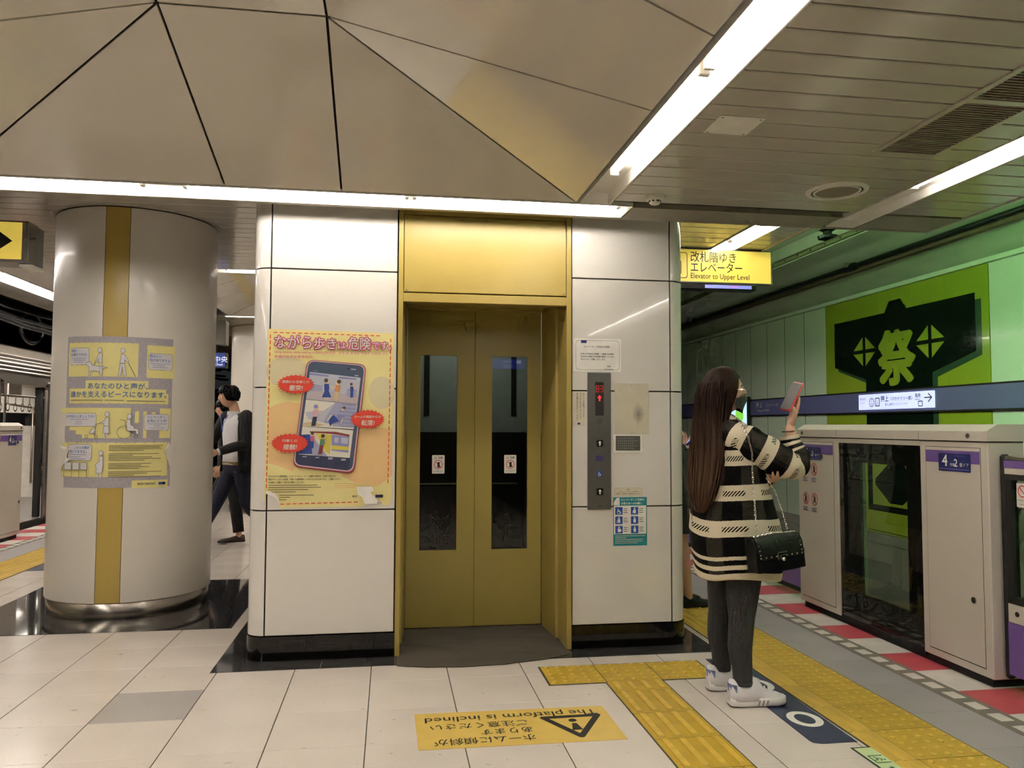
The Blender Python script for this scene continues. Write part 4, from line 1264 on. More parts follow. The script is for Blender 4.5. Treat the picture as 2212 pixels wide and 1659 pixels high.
# ------------------------------------------------------------------ things fixed to the lift front
NF = LY                               # face of the panels
t = thing('call_panel', 'steel lift call panel with a red B3 display and two up buttons', 'call panel', (1.247, NF, .82))
q = MB().use('sign_frame')
MATS['panel_steel'] = mat('panel_steel', '#6f6d6a', .35, metal=.7, var=.04, aniso=(8, 1, 1))
q = MB().use('panel_steel'); q.cbox(1.174, 1.32, NF - .010, NF, .822, 1.645, .0015); q.build('plate', t)
q = MB().use('print_black'); q.box(1.221, 1.274, NF - .0125, NF - .010, 1.385, 1.587); q.build('display', t)
emit('led_red', '#ff2a30', 2.2); emit('led_dim', '#8c1418', .5)
p = Print(plane_fn((1.221, NF - .0125, 1.385), (1, 0, 0), (0, 0, 1), (0, -1, 0)), .0004)
def seg7(p, m, ch, u, v, w, h, k=.0055):
    S = {'B': 'abcdefg', '3': 'abcdg'}[ch]
    if 'a' in S: p.rect(m, u, v + h - k, u + w, v + h)
    if 'g' in S: p.rect(m, u, v + h / 2 - k / 2, u + w, v + h / 2 + k / 2)
    if 'd' in S: p.rect(m, u, v, u + w, v + k)
    if 'b' in S: p.rect(m, u + w - k, v + h / 2, u + w, v + h)
    if 'c' in S: p.rect(m, u + w - k, v, u + w, v + h / 2)
    if 'f' in S: p.rect(m, u, v + h / 2, u + k, v + h)
    if 'e' in S: p.rect(m, u, v, u + k, v + h / 2)
seg7(p, 'led_dim', 'B', .003, .14, .021, .042); seg7(p, 'led_dim', '3', .029, .14, .021, .042)
p.poly('led_red', [(.0265, .124), (.014, .106), (.0225, .106), (.0225, .088), (.0305, .088), (.0305, .106), (.039, .106)])
p.build('floor_readout', t)
for z in (1.218, .928):
    q = MB().use('black_plastic'); q.cbox(1.228, 1.268, NF - .016, NF - .010, z - .02, z + .02, .002); bt = q.build('button', t)
    p = Print(plane_fn((1.248, NF - .016, z), (1, 0, 0), (0, 0, 1), (0, -1, 0)), .0005)
    p.poly('print_white', [(0, .015), (-.012, .002), (-.004, .004), (-.004, -.014), (.004, -.014), (.004, .004), (.012, .002)]); p.build('arrow', bt)
p = Print(plane_fn((1.247, NF - .010, 0), (1, 0, 0), (0, 0, 1), (0, -1, 0)), .0005)
p.text('print_black', 'ご乗車', 0, 1.355, .012, align='C'); p.text('print_black', '階表示', 0, 1.338, .012, align='C')
p.build('floor_note', t)
p = Print(plane_fn((1.247, NF - .010, 0), (1, 0, 0), (0, 0, 1), (0, -1, 0)), .0005); p.rect('ink_violet', -.022, 1.112, .022, 1.143); p.build('card_reader', t)
p = Print(plane_fn((1.247, NF - .010, 0), (1, 0, 0), (0, 0, 1), (0, -1, 0)), .0005); p.text('print_black', 'B3F', 0, .838, .014, align='C'); p.build('level_mark', t)
p = Print(plane_fn((1.247, NF - .010, 0), (1, 0, 0), (0, 0, 1), (0, -1, 0)), .0005)
mat('picto_blue', '#24489a', .4)
p.rect('picto_blue', -.017, 1.018, .017, 1.052); p.up(); p.ring('print_white', -.001, 1.029, .008, .008, .002, 12); p.line('print_white', [(-.004, 1.047), (-.003, 1.035), (.004, 1.035), (.008, 1.026)], .003)
p.build('wheelchair_mark', t)

t = thing('notice_sheet', 'white notice in Japanese taped above the steel call panel', 'notice', (1.24, NF, 1.65))
q = MB().use('print_white'); q.box(1.088, 1.386, NF - .0012, NF - .0002, 1.652, 1.853); q.build('sheet', t)
p = Print(plane_fn((1.088, NF - .0012, 1.652), (1, 0, 0), (0, 0, 1), (0, -1, 0)), .0003)
mat('line_grey', '#8e8c88', .6)
p.rrect('line_grey', .015, .010, .288, .190, .02); p.up(); p.rrect('print_white', .017, .012, .286, .188, .019); p.up()
p.rect('print_navy', .048, .172, .083, .19); p.text('print_black', 'エレベーターご利用のお客様へ', .065, .146, .0135, width=.17, bold=.02)
for k, s_ in enumerate(('お体の不自由なお客様、ご高齢のお客様、', '乳幼児をお連れのお客様が優先していただ', 'きますよう、お願いいたします。')):
    p.text('print_black', s_, .046, .103 - k * .0165, .0115, width=.208 if k < 2 else .155, bold=.03)
p.text('print_black', '駅長', .212, .028, .011, bold=.02); p.text('print_black', '東京地下鉄株式会社', .195, .010, .009, width=.055, bold=.02)
p.build('lettering', t)
t = thing('notice_sheet', 'narrow cream notice with vertical lettering beside the gold door frame', 'notice', (1.12, NF, 1.32))
mat('paper_cream', '#d8cfba', .6)
q = MB().use('paper_cream'); q.box(1.086, 1.158, NF - .0012, NF - .0002, 1.322, 1.53); q.build('sheet', t)
p = Print(plane_fn((1.086, NF - .0012, 1.322), (1, 0, 0), (0, 0, 1), (0, -1, 0)), .0003)
for k, s_ in enumerate(('ゆっくりお乗りください', 'ドアにもたれないでください', 'お子様の手を引いてください')):
    p.text('print_black', s_, .062 - k * .02, .20, .0115, width=.15 + .01 * k, rot=-PI / 2, bold=.02)
p.rect('print_navy', .028, .008, .044, .02); p.build('lettering', t)
t = thing('blank_plate', 'stained blank cream plate right of the call panel', 'plate', (1.45, NF, 1.28))
mat('plate_stained', '#c9c1ac', .5, var=.05)
mm = MATS['plate_stained']; n_, l_ = mm.node_tree.nodes, mm.node_tree.links
_b = n_['Principled BSDF']; _src = _b.inputs['Base Color'].links[0].from_socket
_tc = [x for x in n_ if x.type == 'TEX_COORD'][0]
_mp = n_.new('ShaderNodeMapping'); _mp.inputs['Location'].default_value = (-.085, 0, -.115); _mp.inputs['Scale'].default_value = (1.9, 0, 1.0)
l_.new(_tc.outputs['Object'], _mp.inputs['Vector'])
_ln = n_.new('ShaderNodeVectorMath'); _ln.operation = 'LENGTH'; l_.new(_mp.outputs[0], _ln.inputs[0])
_nz = n_.new('ShaderNodeTexNoise'); _nz.inputs['Scale'].default_value = 40; l_.new(_tc.outputs['Object'], _nz.inputs['Vector'])
_ad = n_.new('ShaderNodeMath'); _ad.operation = 'MULTIPLY_ADD'; _ad.inputs[1].default_value = .05; l_.new(_nz.outputs['Fac'], _ad.inputs[0]); l_.new(_ln.outputs['Value'], _ad.inputs[2])
_mr = n_.new('ShaderNodeMapRange'); _mr.inputs['From Min'].default_value = .03; _mr.inputs['From Max'].default_value = .10; _mr.inputs['To Min'].default_value = .45; _mr.inputs['To Max'].default_value = 1
l_.new(_ad.outputs[0], _mr.inputs['Value'])
_vm = n_.new('ShaderNodeVectorMath'); _vm.operation = 'SCALE'; l_.new(_src, _vm.inputs[0]); l_.new(_mr.outputs['Result'], _vm.inputs['Scale']); l_.new(_vm.outputs['Vector'], _b.inputs['Base Color'])
q = MB().use('plate_stained'); q.cbox(1.345, 1.56, NF - .003, NF - .0002, 1.275, 1.582, .001); q.build('sheet', t)
for z in (1.283, 1.575):
    q = MB().use('line_grey'); q.disc((1.452, NF - .004, z), .003, 'y', 8, .002); q.build('screw', t)
t = thing('braille_plate', 'small steel braille plate in a white holder below the stained plate', 'plate', (1.43, NF, 1.165))
q = MB().use('print_white'); q.cbox(1.336, 1.518, NF - .004, NF - .0002, 1.163, 1.27, .001); q.build('holder', t)
q = MB().use('panel_steel'); q.cbox(1.350, 1.504, NF - .0055, NF - .004, 1.174, 1.263, .0008); q.build('plate', t)
p = Print(plane_fn((1.350, NF - .0055, 1.174), (1, 0, 0), (0, 0, 1), (0, -1, 0)), .0006)
for k in range(5):
    for j in range(10 if k % 2 else 8):
        p.ell('socket_white', .016 + j * .013, .014 + k * .015, .0022, .0022, 6)
p.build('dots', t)
t = thing('notice_sheet', 'small white notice strip above the teal lift sticker', 'notice', (1.43, NF, .9))
q = MB().use('paper_cream'); q.box(1.34, 1.52, NF - .001, NF - .0002, .902, .952); q.build('sheet', t)
p = Print(plane_fn((1.34, NF - .001, .902), (1, 0, 0), (0, 0, 1), (0, -1, 0)), .0003)
p.rrect('line_grey', .004, .004, .176, .046, .004); p.up(); p.rrect('paper_cream', .005, .005, .175, .045, .004); p.up(); p.text('print_black', 'お願い', .09, .033, .008, align='C', bold=.02); p.text('print_black', 'このエレベーターは係員が', .09, .022, .007, width=.13, align='C'); p.text('print_black', '優先して使用する場合があります', .09, .010, .007, width=.15, align='C', bold=.02); p.build('lettering', t)
mat('teal', '#1f7d84', .4)
t = thing('notice_sticker', 'teal and white lift etiquette sticker with six blue pictograms', 'sticker', (1.44, NF, .6))
q = MB().use('teal'); q.box(1.334, 1.545, NF - .0012, NF - .0002, .602, .893); q.build('sheet', t)
p = Print(plane_fn((1.334, NF - .0012, .602), (1, 0, 0), (0, 0, 1), (0, -1, 0)), .0003)
p.text('print_white', 'エレベーターご利用の', .05, .270, .015, width=.145, bold=.03); p.text('print_white', 'お客さまへのお願い', .05, .248, .015, width=.13, bold=.03)
p.poly('print_white', [(.004, .243), (.004, .262), (.022, .287), (.04, .287), (.04, .243)]); p.rect('print_white', .004, .070, .206, .240); p.up()
for r in range(3):
    for c in range(2):
        u, v = .012 + c * .098, .186 - r * .056
        p.rrect('picto_blue', u, v, u + .046, v + .046, .003); p.up()
        if r == 0 and c == 0:
            p.ring('print_white', u + .022, v + .015, .011, .011, .003, 14); p.line('print_white', [(u + .018, v + .036), (u + .019, v + .02), (u + .028, v + .02), (u + .036, v + .008)], .004)
        else:
            p.ell('print_white', u + .023, v + .037, .005, .005, 10); p.poly('print_white', [(u + .016, v + .008), (u + .03, v + .008), (u + .031, v + .03), (u + .015, v + .03)])
            if (r, c) == (0, 1): p.line('print_white', [(u + .012, v + .008), (u + .012, v + .02), (u + .017, v + .027)], .003)
            if (r, c) == (1, 0): p.line('print_white', [(u + .011, v + .006), (u + .011, v + .022)], .002)
            if (r, c) == (2, 0): p.ell('print_white', u + .031, v + .018, .007, .008, 10)
        for k in range(3):
            p.rect('print_black', u + .051, v + .034 - k * .011, u + .077 - .004 * (k % 2), v + .037 - k * .011)
for k in range(5):
    p.rect('print_white', .010, .058 - k * .0105, (.2, .08, .185, .18, .15)[k], .0605 - k * .0105)
p.build('lettering', t)
# ------------------------------------------------------------------ floor stickers
mat('sticker_yellow', '#dabb62', .35, var=.05, scale=10)
t = thing('floor_sticker', 'yellow floor sticker warning that the platform is inclined', 'sticker', (.565, 3.49, 0))
q = MB().use('sticker_yellow'); q.prism([(.124, 3.70, .0004), (.128, 3.295, .0004), (1.008, 3.285, .0004), (1.004, 3.685, .0004)], (0, 0, .0016)); q.build('sheet', t)
p = Print(plane_fn((1.004, 3.69, .002), (-1, -.012, 0), (-.01, -1, 0), (0, 0, 1)), .0003)
def warn_triangle(p, u0, v0, u1, v1, m):
    um = (u0 + u1) / 2
    p.line(m, [(u0, v0), (u1, v0), (um, v1), (u0, v0)], .03)
    for c in ((u0, v0), (u1, v0), (um, v1)): p.ell(m, c[0], c[1], .015, .015, 12)
    p.poly(m, [(um - .024, v1 - .07), (um + .024, v1 - .07), (um + .010, v0 + .082), (um - .010, v0 + .082)]); p.ell(m, um, v0 + .048, .019, .019, 14)
warn_triangle(p, .052, .115, .305, .345, 'print_black'); p.build('warning_symbol', t)
p = Print(plane_fn((1.004, 3.69, .002), (-1, -.012, 0), (-.01, -1, 0), (0, 0, 1)), .0003)
for (s_, u_, v_, z_, w_, b_) in (('ホームに傾斜が', .375, .295, .075, .43, .012), ('あります', .375, .212, .07, .225, .012), ('ご注意ください', .385, .130, .07, .43, .012), ('The platform is inclined', .045, .042, .085, .79, .010)):
    p = Print(plane_fn((1.004, 3.69, .002), (-1, -.012, 0), (-.01, -1, 0), (0, 0, 1)), .0003)
    p.text('print_black', s_, u_, v_, z_, width=w_, bold=b_); p.build('lettering', t)
mat('marker_navy', '#252c48', .4, var=.08); mat('marker_green', '#c3d6a0', .5); mat('marker_ink', '#245a3a', .5)
t = thing('floor_marker', 'navy floor marker strip with white rings beside the white sneakers', 'marker', (1.86, 3.72, 0))
q = MB().use('marker_navy'); q.prism([(1.80, 3.12, .0004), (1.955, 3.12, .0004), (1.972, 4.33, .0004), (1.785, 4.33, .0004), (1.76, 3.16, .0004), (1.765, 3.135, .0004)], (0, 0, .0016)); q.build('sheet', t)
p = Print(plane_fn((0, 0, .002), (1, 0, 0), (0, 1, 0), (0, 0, 1)), .0003)
p.ring('print_white', 1.868, 3.39, .075, .095, .034, 28); p.build('ring', t)
p = Print(plane_fn((0, 0, .002), (1, 0, 0), (0, 1, 0), (0, 0, 1)), .0003); p.ring('print_white', 1.875, 3.86, .075, .095, .034, 28); p.build('ring', t)
t = thing('floor_marker', 'pale green luminous exit marker strip on the floor near the frame edge', 'marker', (1.94, 2.75, 0))
q = MB().use('rubber'); q.box(1.888, 1.992, 2.35, 3.066, .0004, .0014); q.build('border', t)
q = MB().use('marker_green'); q.box(1.897, 1.984, 2.36, 3.056, .0014, .0022); q.build('sheet', t)
p = Print(plane_fn((1.94, 2.95, .0022), (0, -1, 0), (1, 0, 0), (0, 0, 1)), .0003)
p.line('marker_ink', [(-.028, -.03), (-.028, .03)], .008); p.line('marker_ink', [(.036, -.03), (.036, .03)], .008); p.line('marker_ink', [(-.028, -.03), (.036, -.03)], .006)
p.ell('marker_ink', .01, .018, .006, .006, 8); p.line('marker_ink', [(.006, .01), (-.004, -.008), (-.018, -.014)], .007); p.line('marker_ink', [(-.004, -.008), (.014, -.014), (.012, -.028)], .007); p.line('marker_ink', [(.006, .008), (.022, -.002)], .005)
p.poly('marker_ink', [(.16, 0), (.12, .028), (.10, .028), (.122, .008), (.075, .008), (.075, -.008), (.122, -.008), (.10, -.028), (.12, -.028)])
p.build('pictogram', t)
t = thing('floor_marker', 'navy floor marker strip on the train side behind the round column', 'marker', (-3.1, 8.0, 0))
q = MB().use('marker_navy'); q.box(-3.23, -3.04, 7.75, 8.9, .0004, .0018); q.build('sheet', t)
p = Print(plane_fn((-3.13, 8.02, .0018), (1, 0, 0), (0, 1, 0), (0, 0, 1)), .0003); p.ring('print_white', 0, .1, .07, .09, .03, 24); p.build('ring', t)

# ------------------------------------------------------------------ poster: phone walking, on the lift front
for nm, c in (('po_yellow', '#e9dc98'), ('po_orange', '#e6c088'), ('po_cream', '#d8cda6'), ('po_pink', '#c2587c'), ('po_rose', '#d08a98'), ('po_red', '#cc3f30'), ('po_slate', '#3d4a60'), ('po_dark', '#2e3350'), ('po_frame', '#d1a6b4'),
              ('po_sky', '#b8b9c6'), ('po_lilac', '#9fa0bd'), ('po_blue', '#2a3f86'), ('po_skin', '#dcc7a8'), ('po_tan', '#c9b592'), ('po_peach', '#c98a58'), ('po_hair', '#4a4033'), ('po_green', '#4d7a62'), ('po_white', '#dcd7cc'), ('po_floor', '#b9adb2'), ('po_lav', '#8084b4'), ('po_lemon', '#cfc04e'), ('po_maroon', '#7a3232')):
    mat(nm, c, .45, var=.015)
PX0, PZ0, PWD, PHT = -.700, .852, .716, 1.018
t = thing('poster', 'large yellow poster warning against walking with a phone, left of the gold lift doors', 'poster', (-.34, LY, .85))
q = MB().use('po_yellow')
edge = [(0, .03), (.0, 1.018), (.716, 1.008), (.712, .06), (.70, .012), (.66, .006), (.655, .03), (.60, .035), (.55, .004), (.09, .0), (.075, .055), (.05, .075), (.012, .085)]
q.prism([(PX0 + u, LY - .0012, PZ0 + v) for (u, v) in edge], (0, .001, 0)); q.build('sheet', t)
p = Print(plane_fn((PX0, LY - .0012, PZ0), (1, 0, 0), (0, 0, 1), (0, -1, 0)), .00022)
PC = lambda x, y: ((x - 130) / 1055 * PWD, (1585 - y) / 1460 * PHT)
PD = lambda x, y: PC((580 + x / 6.144 - 540) * 3.7706, (770 + y / 6.144 - 680) * 3.7706)
# background shapes
p.poly('po_orange', [PC(*a) for a in [(150, 780), (220, 740), (300, 720), (420, 735), (420, 1180), (360, 1290), (250, 1250), (160, 1220)]])
p.poly('po_orange', [PC(*a) for a in [(900, 960), (1050, 930), (1180, 940), (1180, 1330), (1080, 1400), (880, 1390), (760, 1330), (820, 1150)]])
p.ell('po_cream', *PC(1085, 640), .075, .095); p.ell('po_cream', *PC(300, 480), .12, .09); p.up()
# dashed border
def dashed(a, b, m='po_pink', w=.0055, d=.022, g=.012):
    L = math.hypot(b[0] - a[0], b[1] - a[1]); n = int(L / (d + g)); ux, uy = (b[0] - a[0]) / L, (b[1] - a[1]) / L
    for k in range(n):
        s0 = k * (d + g); p.line(m, [(a[0] + ux * s0, a[1] + uy * s0), (a[0] + ux * (s0 + d), a[1] + uy * (s0 + d))], w)
dashed((.035, .998), (.68, .990), 'po_red'); dashed((.018, .985), (.012, .10), 'po_red'); dashed((.697, .975), (.690, .10), 'po_red'); dashed((.09, .022), (.535, .03), 'po_red')
# title: white letters with a pink outline
tu = .043
for (s_, w_, sz, dv) in (('ながら', .205, .082, 0), ('歩き', .125, .072, -.002), ('は', .045, .048, -.002), ('危険', .127, .078, .0), ('です。', .105, .050, .0)):
    for (du, dw) in ((.006, 0), (-.006, 0), (0, .006), (0, -.006), (.0045, .0045), (-.0045, -.0045), (.0045, -.0045), (-.0045, .0045)):
        p.text('po_pink', s_, tu + du, .925 + dv + dw - .012, sz, width=w_, bold=.012)
    tu += w_ + .012
p.up(); tu = .043
for (s_, w_, sz, dv) in (('ながら', .205, .082, 0), ('歩き', .125, .072, -.002), ('は', .045, .048, -.002), ('危険', .127, .078, .0), ('です。', .105, .050, .0)):
    p.text('po_white', s_, tu, .925 + dv - .012, sz, width=w_, bold=.006); tu += w_ + .012
p.text('po_pink', 'Using devices while walking is DANGEROUS.', .043, .880, .018, width=.34, bold=.02); p.text('po_rose', '보행 중 휴대폰 사용은 위험합니다.', .40, .880, .017, width=.28, bold=.02)
p.text('po_pink', '走路时玩手机是危险的。', .043, .853, .017, width=.22, bold=.02); p.up()
# drawn phone
def quad_r(A, B, C_, D, r, n=5):
    """rounded quadrilateral through four corners (clockwise)"""
    V = [Vector(a) for a in (A, B, C_, D)]; out = []
    for i in range(4):
        c, a, b_ = V[i], V[i - 1], V[(i + 1) % 4]
        pa, pb = c + (a - c).normalized() * r, c + (b_ - c).normalized() * r
        for k in range(n + 1):
            s_ = k / n; out.append(tuple(pa * (1 - s_) ** 2 + c * 2 * s_ * (1 - s_) + pb * s_ ** 2))
    return out
p.poly('po_maroon', quad_r(PD(505, 55), PD(1310, 110), PD(1165, 1590), PD(335, 1490), .045)); p.up()
p.poly('po_frame', quad_r(PD(515, 62), PD(1300, 120), PD(1150, 1565), PD(345, 1470), .043)); p.up()
p.poly('po_slate', quad_r(PD(528, 75), PD(1282, 132), PD(1135, 1545), PD(362, 1455), .040)); p.up()
p.poly('po_dark', [PD(420, 1320), PD(1105, 1370), PD(1098, 1440), PD(1080, 1535), PD(420, 1455), PD(375, 1420), PD(395, 1318)]); p.up()
p.ell('po_dark', *PD(740, 1450), .015, .016); p.ell('print_black', *PD(1063, 172), .005, .005); p.line('po_lilac', [PD(1100, 178), PD(1165, 182)], .007); p.rect('po_lilac', *PD(1150, 272), *PD(1200, 256)); p.text('po_lilac', '12:00', *PD(590, 215), .011)
for (a, b_) in (((465, 1358), (520, 1345)), ((640, 1372), (690, 1356)), ((808, 1390), (870, 1362)), ((985, 1405), (1045, 1382))): p.rect('po_lilac', *PD(*a), *PD(*b_))
p.up()
p.poly('po_sky', [PD(548, 222), PD(1232, 292), PD(1195, 650), PD(500, 585)]); p.poly('po_white', [PD(500, 592), PD(1195, 655), PD(1148, 985), PD(460, 945)]); p.poly('po_white', [PD(460, 950), PD(1142, 1000), PD(1100, 1370), PD(415, 1320)]); p.up()
p.poly('po_floor', [PD(505, 560), PD(600, 470), PD(1200, 520), PD(1195, 648), PD(500, 582)]); p.poly('po_lav', [PD(550, 235), PD(800, 262), PD(798, 285), PD(548, 262)]); p.poly('po_lav', [PD(935, 280), PD(1175, 300), PD(1172, 322), PD(935, 303)])
p.poly('po_lilac', [PD(590, 385), PD(720, 400), PD(715, 480), PD(570, 480)]); p.poly('po_lilac', [PD(1050, 440), PD(1180, 455), PD(1170, 560), PD(1042, 545)])
p.poly('po_lilac', [PD(890, 625), PD(1185, 655), PD(1150, 970), PD(740, 900), PD(760, 800)]); p.poly('po_sky', [PD(495, 760), PD(740, 740), PD(905, 625), PD(780, 800), PD(735, 900), PD(530, 850)])
p.poly('po_tan', [PD(462, 905), PD(560, 890), PD(760, 925), PD(680, 950), PD(460, 940)])
p.poly('po_blue', [PD(445, 1060), PD(560, 1055), PD(600, 1320), PD(415, 1315)]); p.poly('po_lilac', [PD(560, 1055), PD(640, 1140), PD(800, 1345), PD(600, 1330)])
p.poly('po_lemon', [PD(640, 1040), PD(850, 1060), PD(830, 1320), PD(780, 1290), PD(700, 1150)]); p.poly('po_maroon', [PD(555, 1015), PD(900, 1020), PD(1095, 1060), PD(1090, 1085), PD(850, 1050), PD(560, 1030)])
p.poly('po_lav', [PD(850, 1060), PD(1090, 1085), PD(1080, 1300), PD(850, 1270)]); p.up()
for k in range(7): p.line('po_lav', [PD(980 - 20 * k, 650 + 48 * k), PD(1180 - 8 * k, 668 + 48 * k)], .004)
p.poly('po_lemon', [PD(850, 1200), PD(1085, 1220), PD(1082, 1270), PD(850, 1255)]); p.poly('po_sky', [PD(890, 1095), PD(945, 1098), PD(942, 1170), PD(888, 1165)]); p.poly('po_sky', [PD(980, 1095), PD(1075, 1105), PD(1070, 1185), PD(978, 1175)]); p.up()
def doll(x, y, h, top, bottom, hair, lean=0.0, skirt=False, flip=1):
    """little drawn walker: feet at (x, y) in the drawing's units"""
    Q = lambda a, b_: PD(x + a * h * flip + lean * b_ * h, y - b_ * h)
    p.poly(bottom, [Q(-.10, .12 if skirt else 0), Q(-.02, .1 if skirt else 0), Q(.10, .12 if skirt else .02), Q(.09 if not skirt else .2, .0 if not skirt else .16), Q(.10, .45), Q(-.09, .45)] if not skirt else [Q(-.22, .12), Q(.22, .12), Q(.08, .46), Q(-.07, .46)])
    if skirt:
        p.line('po_skin', [Q(-.05, 0), Q(-.05, .12)], .004); p.line('po_skin', [Q(.06, 0), Q(.06, .12)], .004)
    p.poly(top, [Q(-.11, .43), Q(.11, .43), Q(.12, .74), Q(-.12, .74)]); p.line('po_skin', [Q(.10, .70), Q(.22, .55), Q(.26, .66)], .005)
    p.ell('po_skin', *Q(.02, .85), h / 6.144 / 1055 * 3.77 * PWD * .10); p.up(); p.ell(hair, *Q(-.03, .90), h / 6.144 / 1055 * 3.77 * PWD * .10, None, 10); p.up()
doll(775, 595, 290, 'po_blue', 'po_blue', 'po_hair', 0, True); doll(900, 610, 290, 'po_peach', 'po_tan', 'po_hair', .12, False, -1); doll(1115, 560, 200, 'po_blue', 'po_blue', 'po_hair')
doll(605, 945, 290, 'po_frame', 'po_dark', 'po_lav', .15); doll(590, 1240, 220, 'po_pink', 'po_blue', 'po_hair', .05); doll(700, 1320, 270, 'po_green', 'po_maroon', 'po_hair', .18)
p.poly('po_blue', [PD(850, 780), PD(960, 870), PD(860, 905), PD(830, 950), PD(810, 880)]); p.poly('po_lav', [PD(940, 790), PD(1020, 810), PD(1020, 850), PD(950, 880), PD(910, 830)]); p.ell('po_skin', *PD(1000, 720), .008, .008); p.up(); p.ell('po_hair', *PD(1015, 700), .009, .007); p.line('po_skin', [PD(1000, 830), PD(975, 905)], .005); p.line('po_skin', [PD(860, 790), PD(790, 870)], .006); p.up()
# red bursts
for (cx_, cy_, w_, h_, a_, b_) in ((372, 580, .105, .056, '周囲のお客様との', '衝突!'), (970, 862, .10, .056, 'ホームや階段からの', '転落!'), (333, 1060, .105, .056, '列車との', '接触!')):
    u, v = PC(cx_, cy_)
    p.burst('po_red', u, v, w_, h_, 24, .87); p.up()
    p.text('po_white', a_, u, v + .008, .018, width=min(.15, .021 * len(a_)), align='C', bold=.02); p.text('po_white', b_, u, v - .033, .034, align='C', bold=.03, slant=.15); p.up()
for k, (s_, w_) in enumerate((('歩きながらの携帯電話・スマートフォン・ゲーム機等の使用は、お客さま同士の', .37), ('衝突やホームからの転落、列車との接触事故につながるおそれがあります。ご遠慮ください。', .40), ('お客様のご理解とご協力をお願いいたします。', .20))):
    p.text('print_black', s_, .025, .175 - k * .017, .0125, width=w_, bold=.02)
for k, w_ in enumerate((.27, .29, .22, .15)): p.rect('po_hair', .025, .128 - k * .0125, .025 + w_, .1315 - k * .0125)
for k, w_ in enumerate((.19, .06, .04)): p.rect('po_hair', .085, .072 - k * .0125, .085 + w_, .0755 - k * .0125)
for k, w_ in enumerate((.26, .25, .12)): p.rect('po_orange', .39, .135 - k * .012, .39 + w_, .139 - k * .012)
p.text('print_black', '東京', .49, .058, .014, bold=.03); p.rect('print_navy', .62, .055, .645, .072); p.rect('print_black', .645, .055, .663, .072)
# torn white patches
p.up(); p.poly('print_white', [(.515, .118), (.60, .118), (.61, .095), (.59, .085), (.635, .04), (.63, .02), (.56, .02), (.545, .06), (.52, .075)])
p.poly('print_white', [(.012, .10), (.06, .088), (.08, .06), (.09, .02), (.075, .05), (.05, .07), (.012, .083)])
p.build('printing', t)

# ------------------------------------------------------------------ poster wrapped on the column
CR = .555
def cyl_fn(u, v, h):
    a = -PI / 2 + u / CR
    r = CR + .001 + h
    return Vector((COLX + r * math.cos(a), COLY + r * math.sin(a), v))
for nm, c in (('cp_yellow', '#e6dc92'), ('cp_grey', '#a5a0a4'), ('cp_blue', '#2f5da0'), ('cp_paper', '#dedcde'), ('cp_line', '#5b5a52')):
    mat(nm, c, .5, var=.03 if nm != 'cp_grey' else .14, scale=14 if nm != 'cp_grey' else 90)
KX = [(60, -.3289), (160, -.2408), (260, -.1656), (360, -.0977), (460, -.0342), (560, .0265), (660, .0857), (760, .1444), (860, .2034), (960, .2635), (1060, .3258), (1160, .3915), (1260, .458)]
def KU(x):
    for (a, b_) in zip(KX[:-1], KX[1:]):
        if x <= b_[0] or b_ is KX[-1]:
            return a[1] + (b_[1] - a[1]) * (x - a[0]) / (b_[0] - a[0])
KV = lambda y: 1.923 - (y - 45) * (1.033 / 1575)
K = lambda x, y: (KU(x), KV(y))
t = thing('poster', 'torn yellow and grey courtesy poster pasted on the round column', 'poster', (COLX, COLY - CR, .89))
p = Print(cyl_fn, .0004, bend=.03)
p.rect('cp_grey', -.326, .891, .400, 1.923); p.build('sheet', t)
p = Print(cyl_fn, .0004, bend=.03); p.up()
def krect(m, x0, y0, x1, y1):
    a, b_ = K(x0, y0), K(x1, y1); p.rect(m, a[0], b_[1], b_[0], a[1])
krect('cp_yellow', 80, 110, 808, 465); krect('cp_yellow', 900, 122, 1192, 470); krect('cp_yellow', 262, 505, 920, 600); krect('cp_yellow', 100, 590, 1110, 745); krect('cp_yellow', 1090, 635, 1135, 745)
krect('cp_yellow', 60, 790, 745, 1105); krect('cp_yellow', 790, 825, 832, 945); krect('cp_yellow', 880, 825, 915, 1105); krect('cp_yellow', 965, 830, 1005, 860); krect('cp_yellow', 1050, 790, 1165, 1105); krect('cp_yellow', 35, 1150, 1140, 1505); krect('cp_yellow', 775, 1545, 1150, 1625); p.up()
for k in range(10):
    krect('cp_grey', 110 + 70 * k, 104, 122 + 70 * k, 116); krect('cp_grey', 120 + 98 * k, 740, 134 + 98 * k, 752); krect('cp_grey', 90 + 100 * k, 1146, 104 + 100 * k, 1158)
krect('cp_grey', 60, 985, 110, 1105); krect('cp_grey', 110, 1025, 175, 1105); krect('cp_grey', 175, 1065, 240, 1105); p.up()
for (x0, y0, x1, y1) in ((100, 168, 288, 340), (918, 210, 1165, 380), (72, 848, 385, 980), (890, 855, 1143, 1020), (110, 1170, 350, 1335)):
    a, b_ = K(x0, y0), K(x1, y1)
    p.rrect('cp_line', a[0] - .002, b_[1] - .002, b_[0] + .002, a[1] + .002, .012); p.up(); p.rrect('cp_paper', a[0], b_[1], b_[0], a[1], .011); p.up()
p.poly('cp_paper', [K(140, 338), K(165, 338), K(105, 365)]); p.poly('cp_paper', [K(1100, 378), K(1130, 378), K(1150, 402)]); p.poly('cp_paper', [K(1080, 1018), K(1110, 1018), K(1130, 1042)])
def kt(m, s_, x, y, size, x1=None, bold=0.0):
    a = K(x, y); p.text(m, s_, a[0], a[1], size, width=(KU(x1) - a[0]) if x1 else None, bold=bold)
kt('cp_blue', 'あなたのひと声が、', 290, 588, .046, 915, .012); kt('cp_blue', '誰かを支えるピースになります。', 120, 675, .046, 1110, .012)
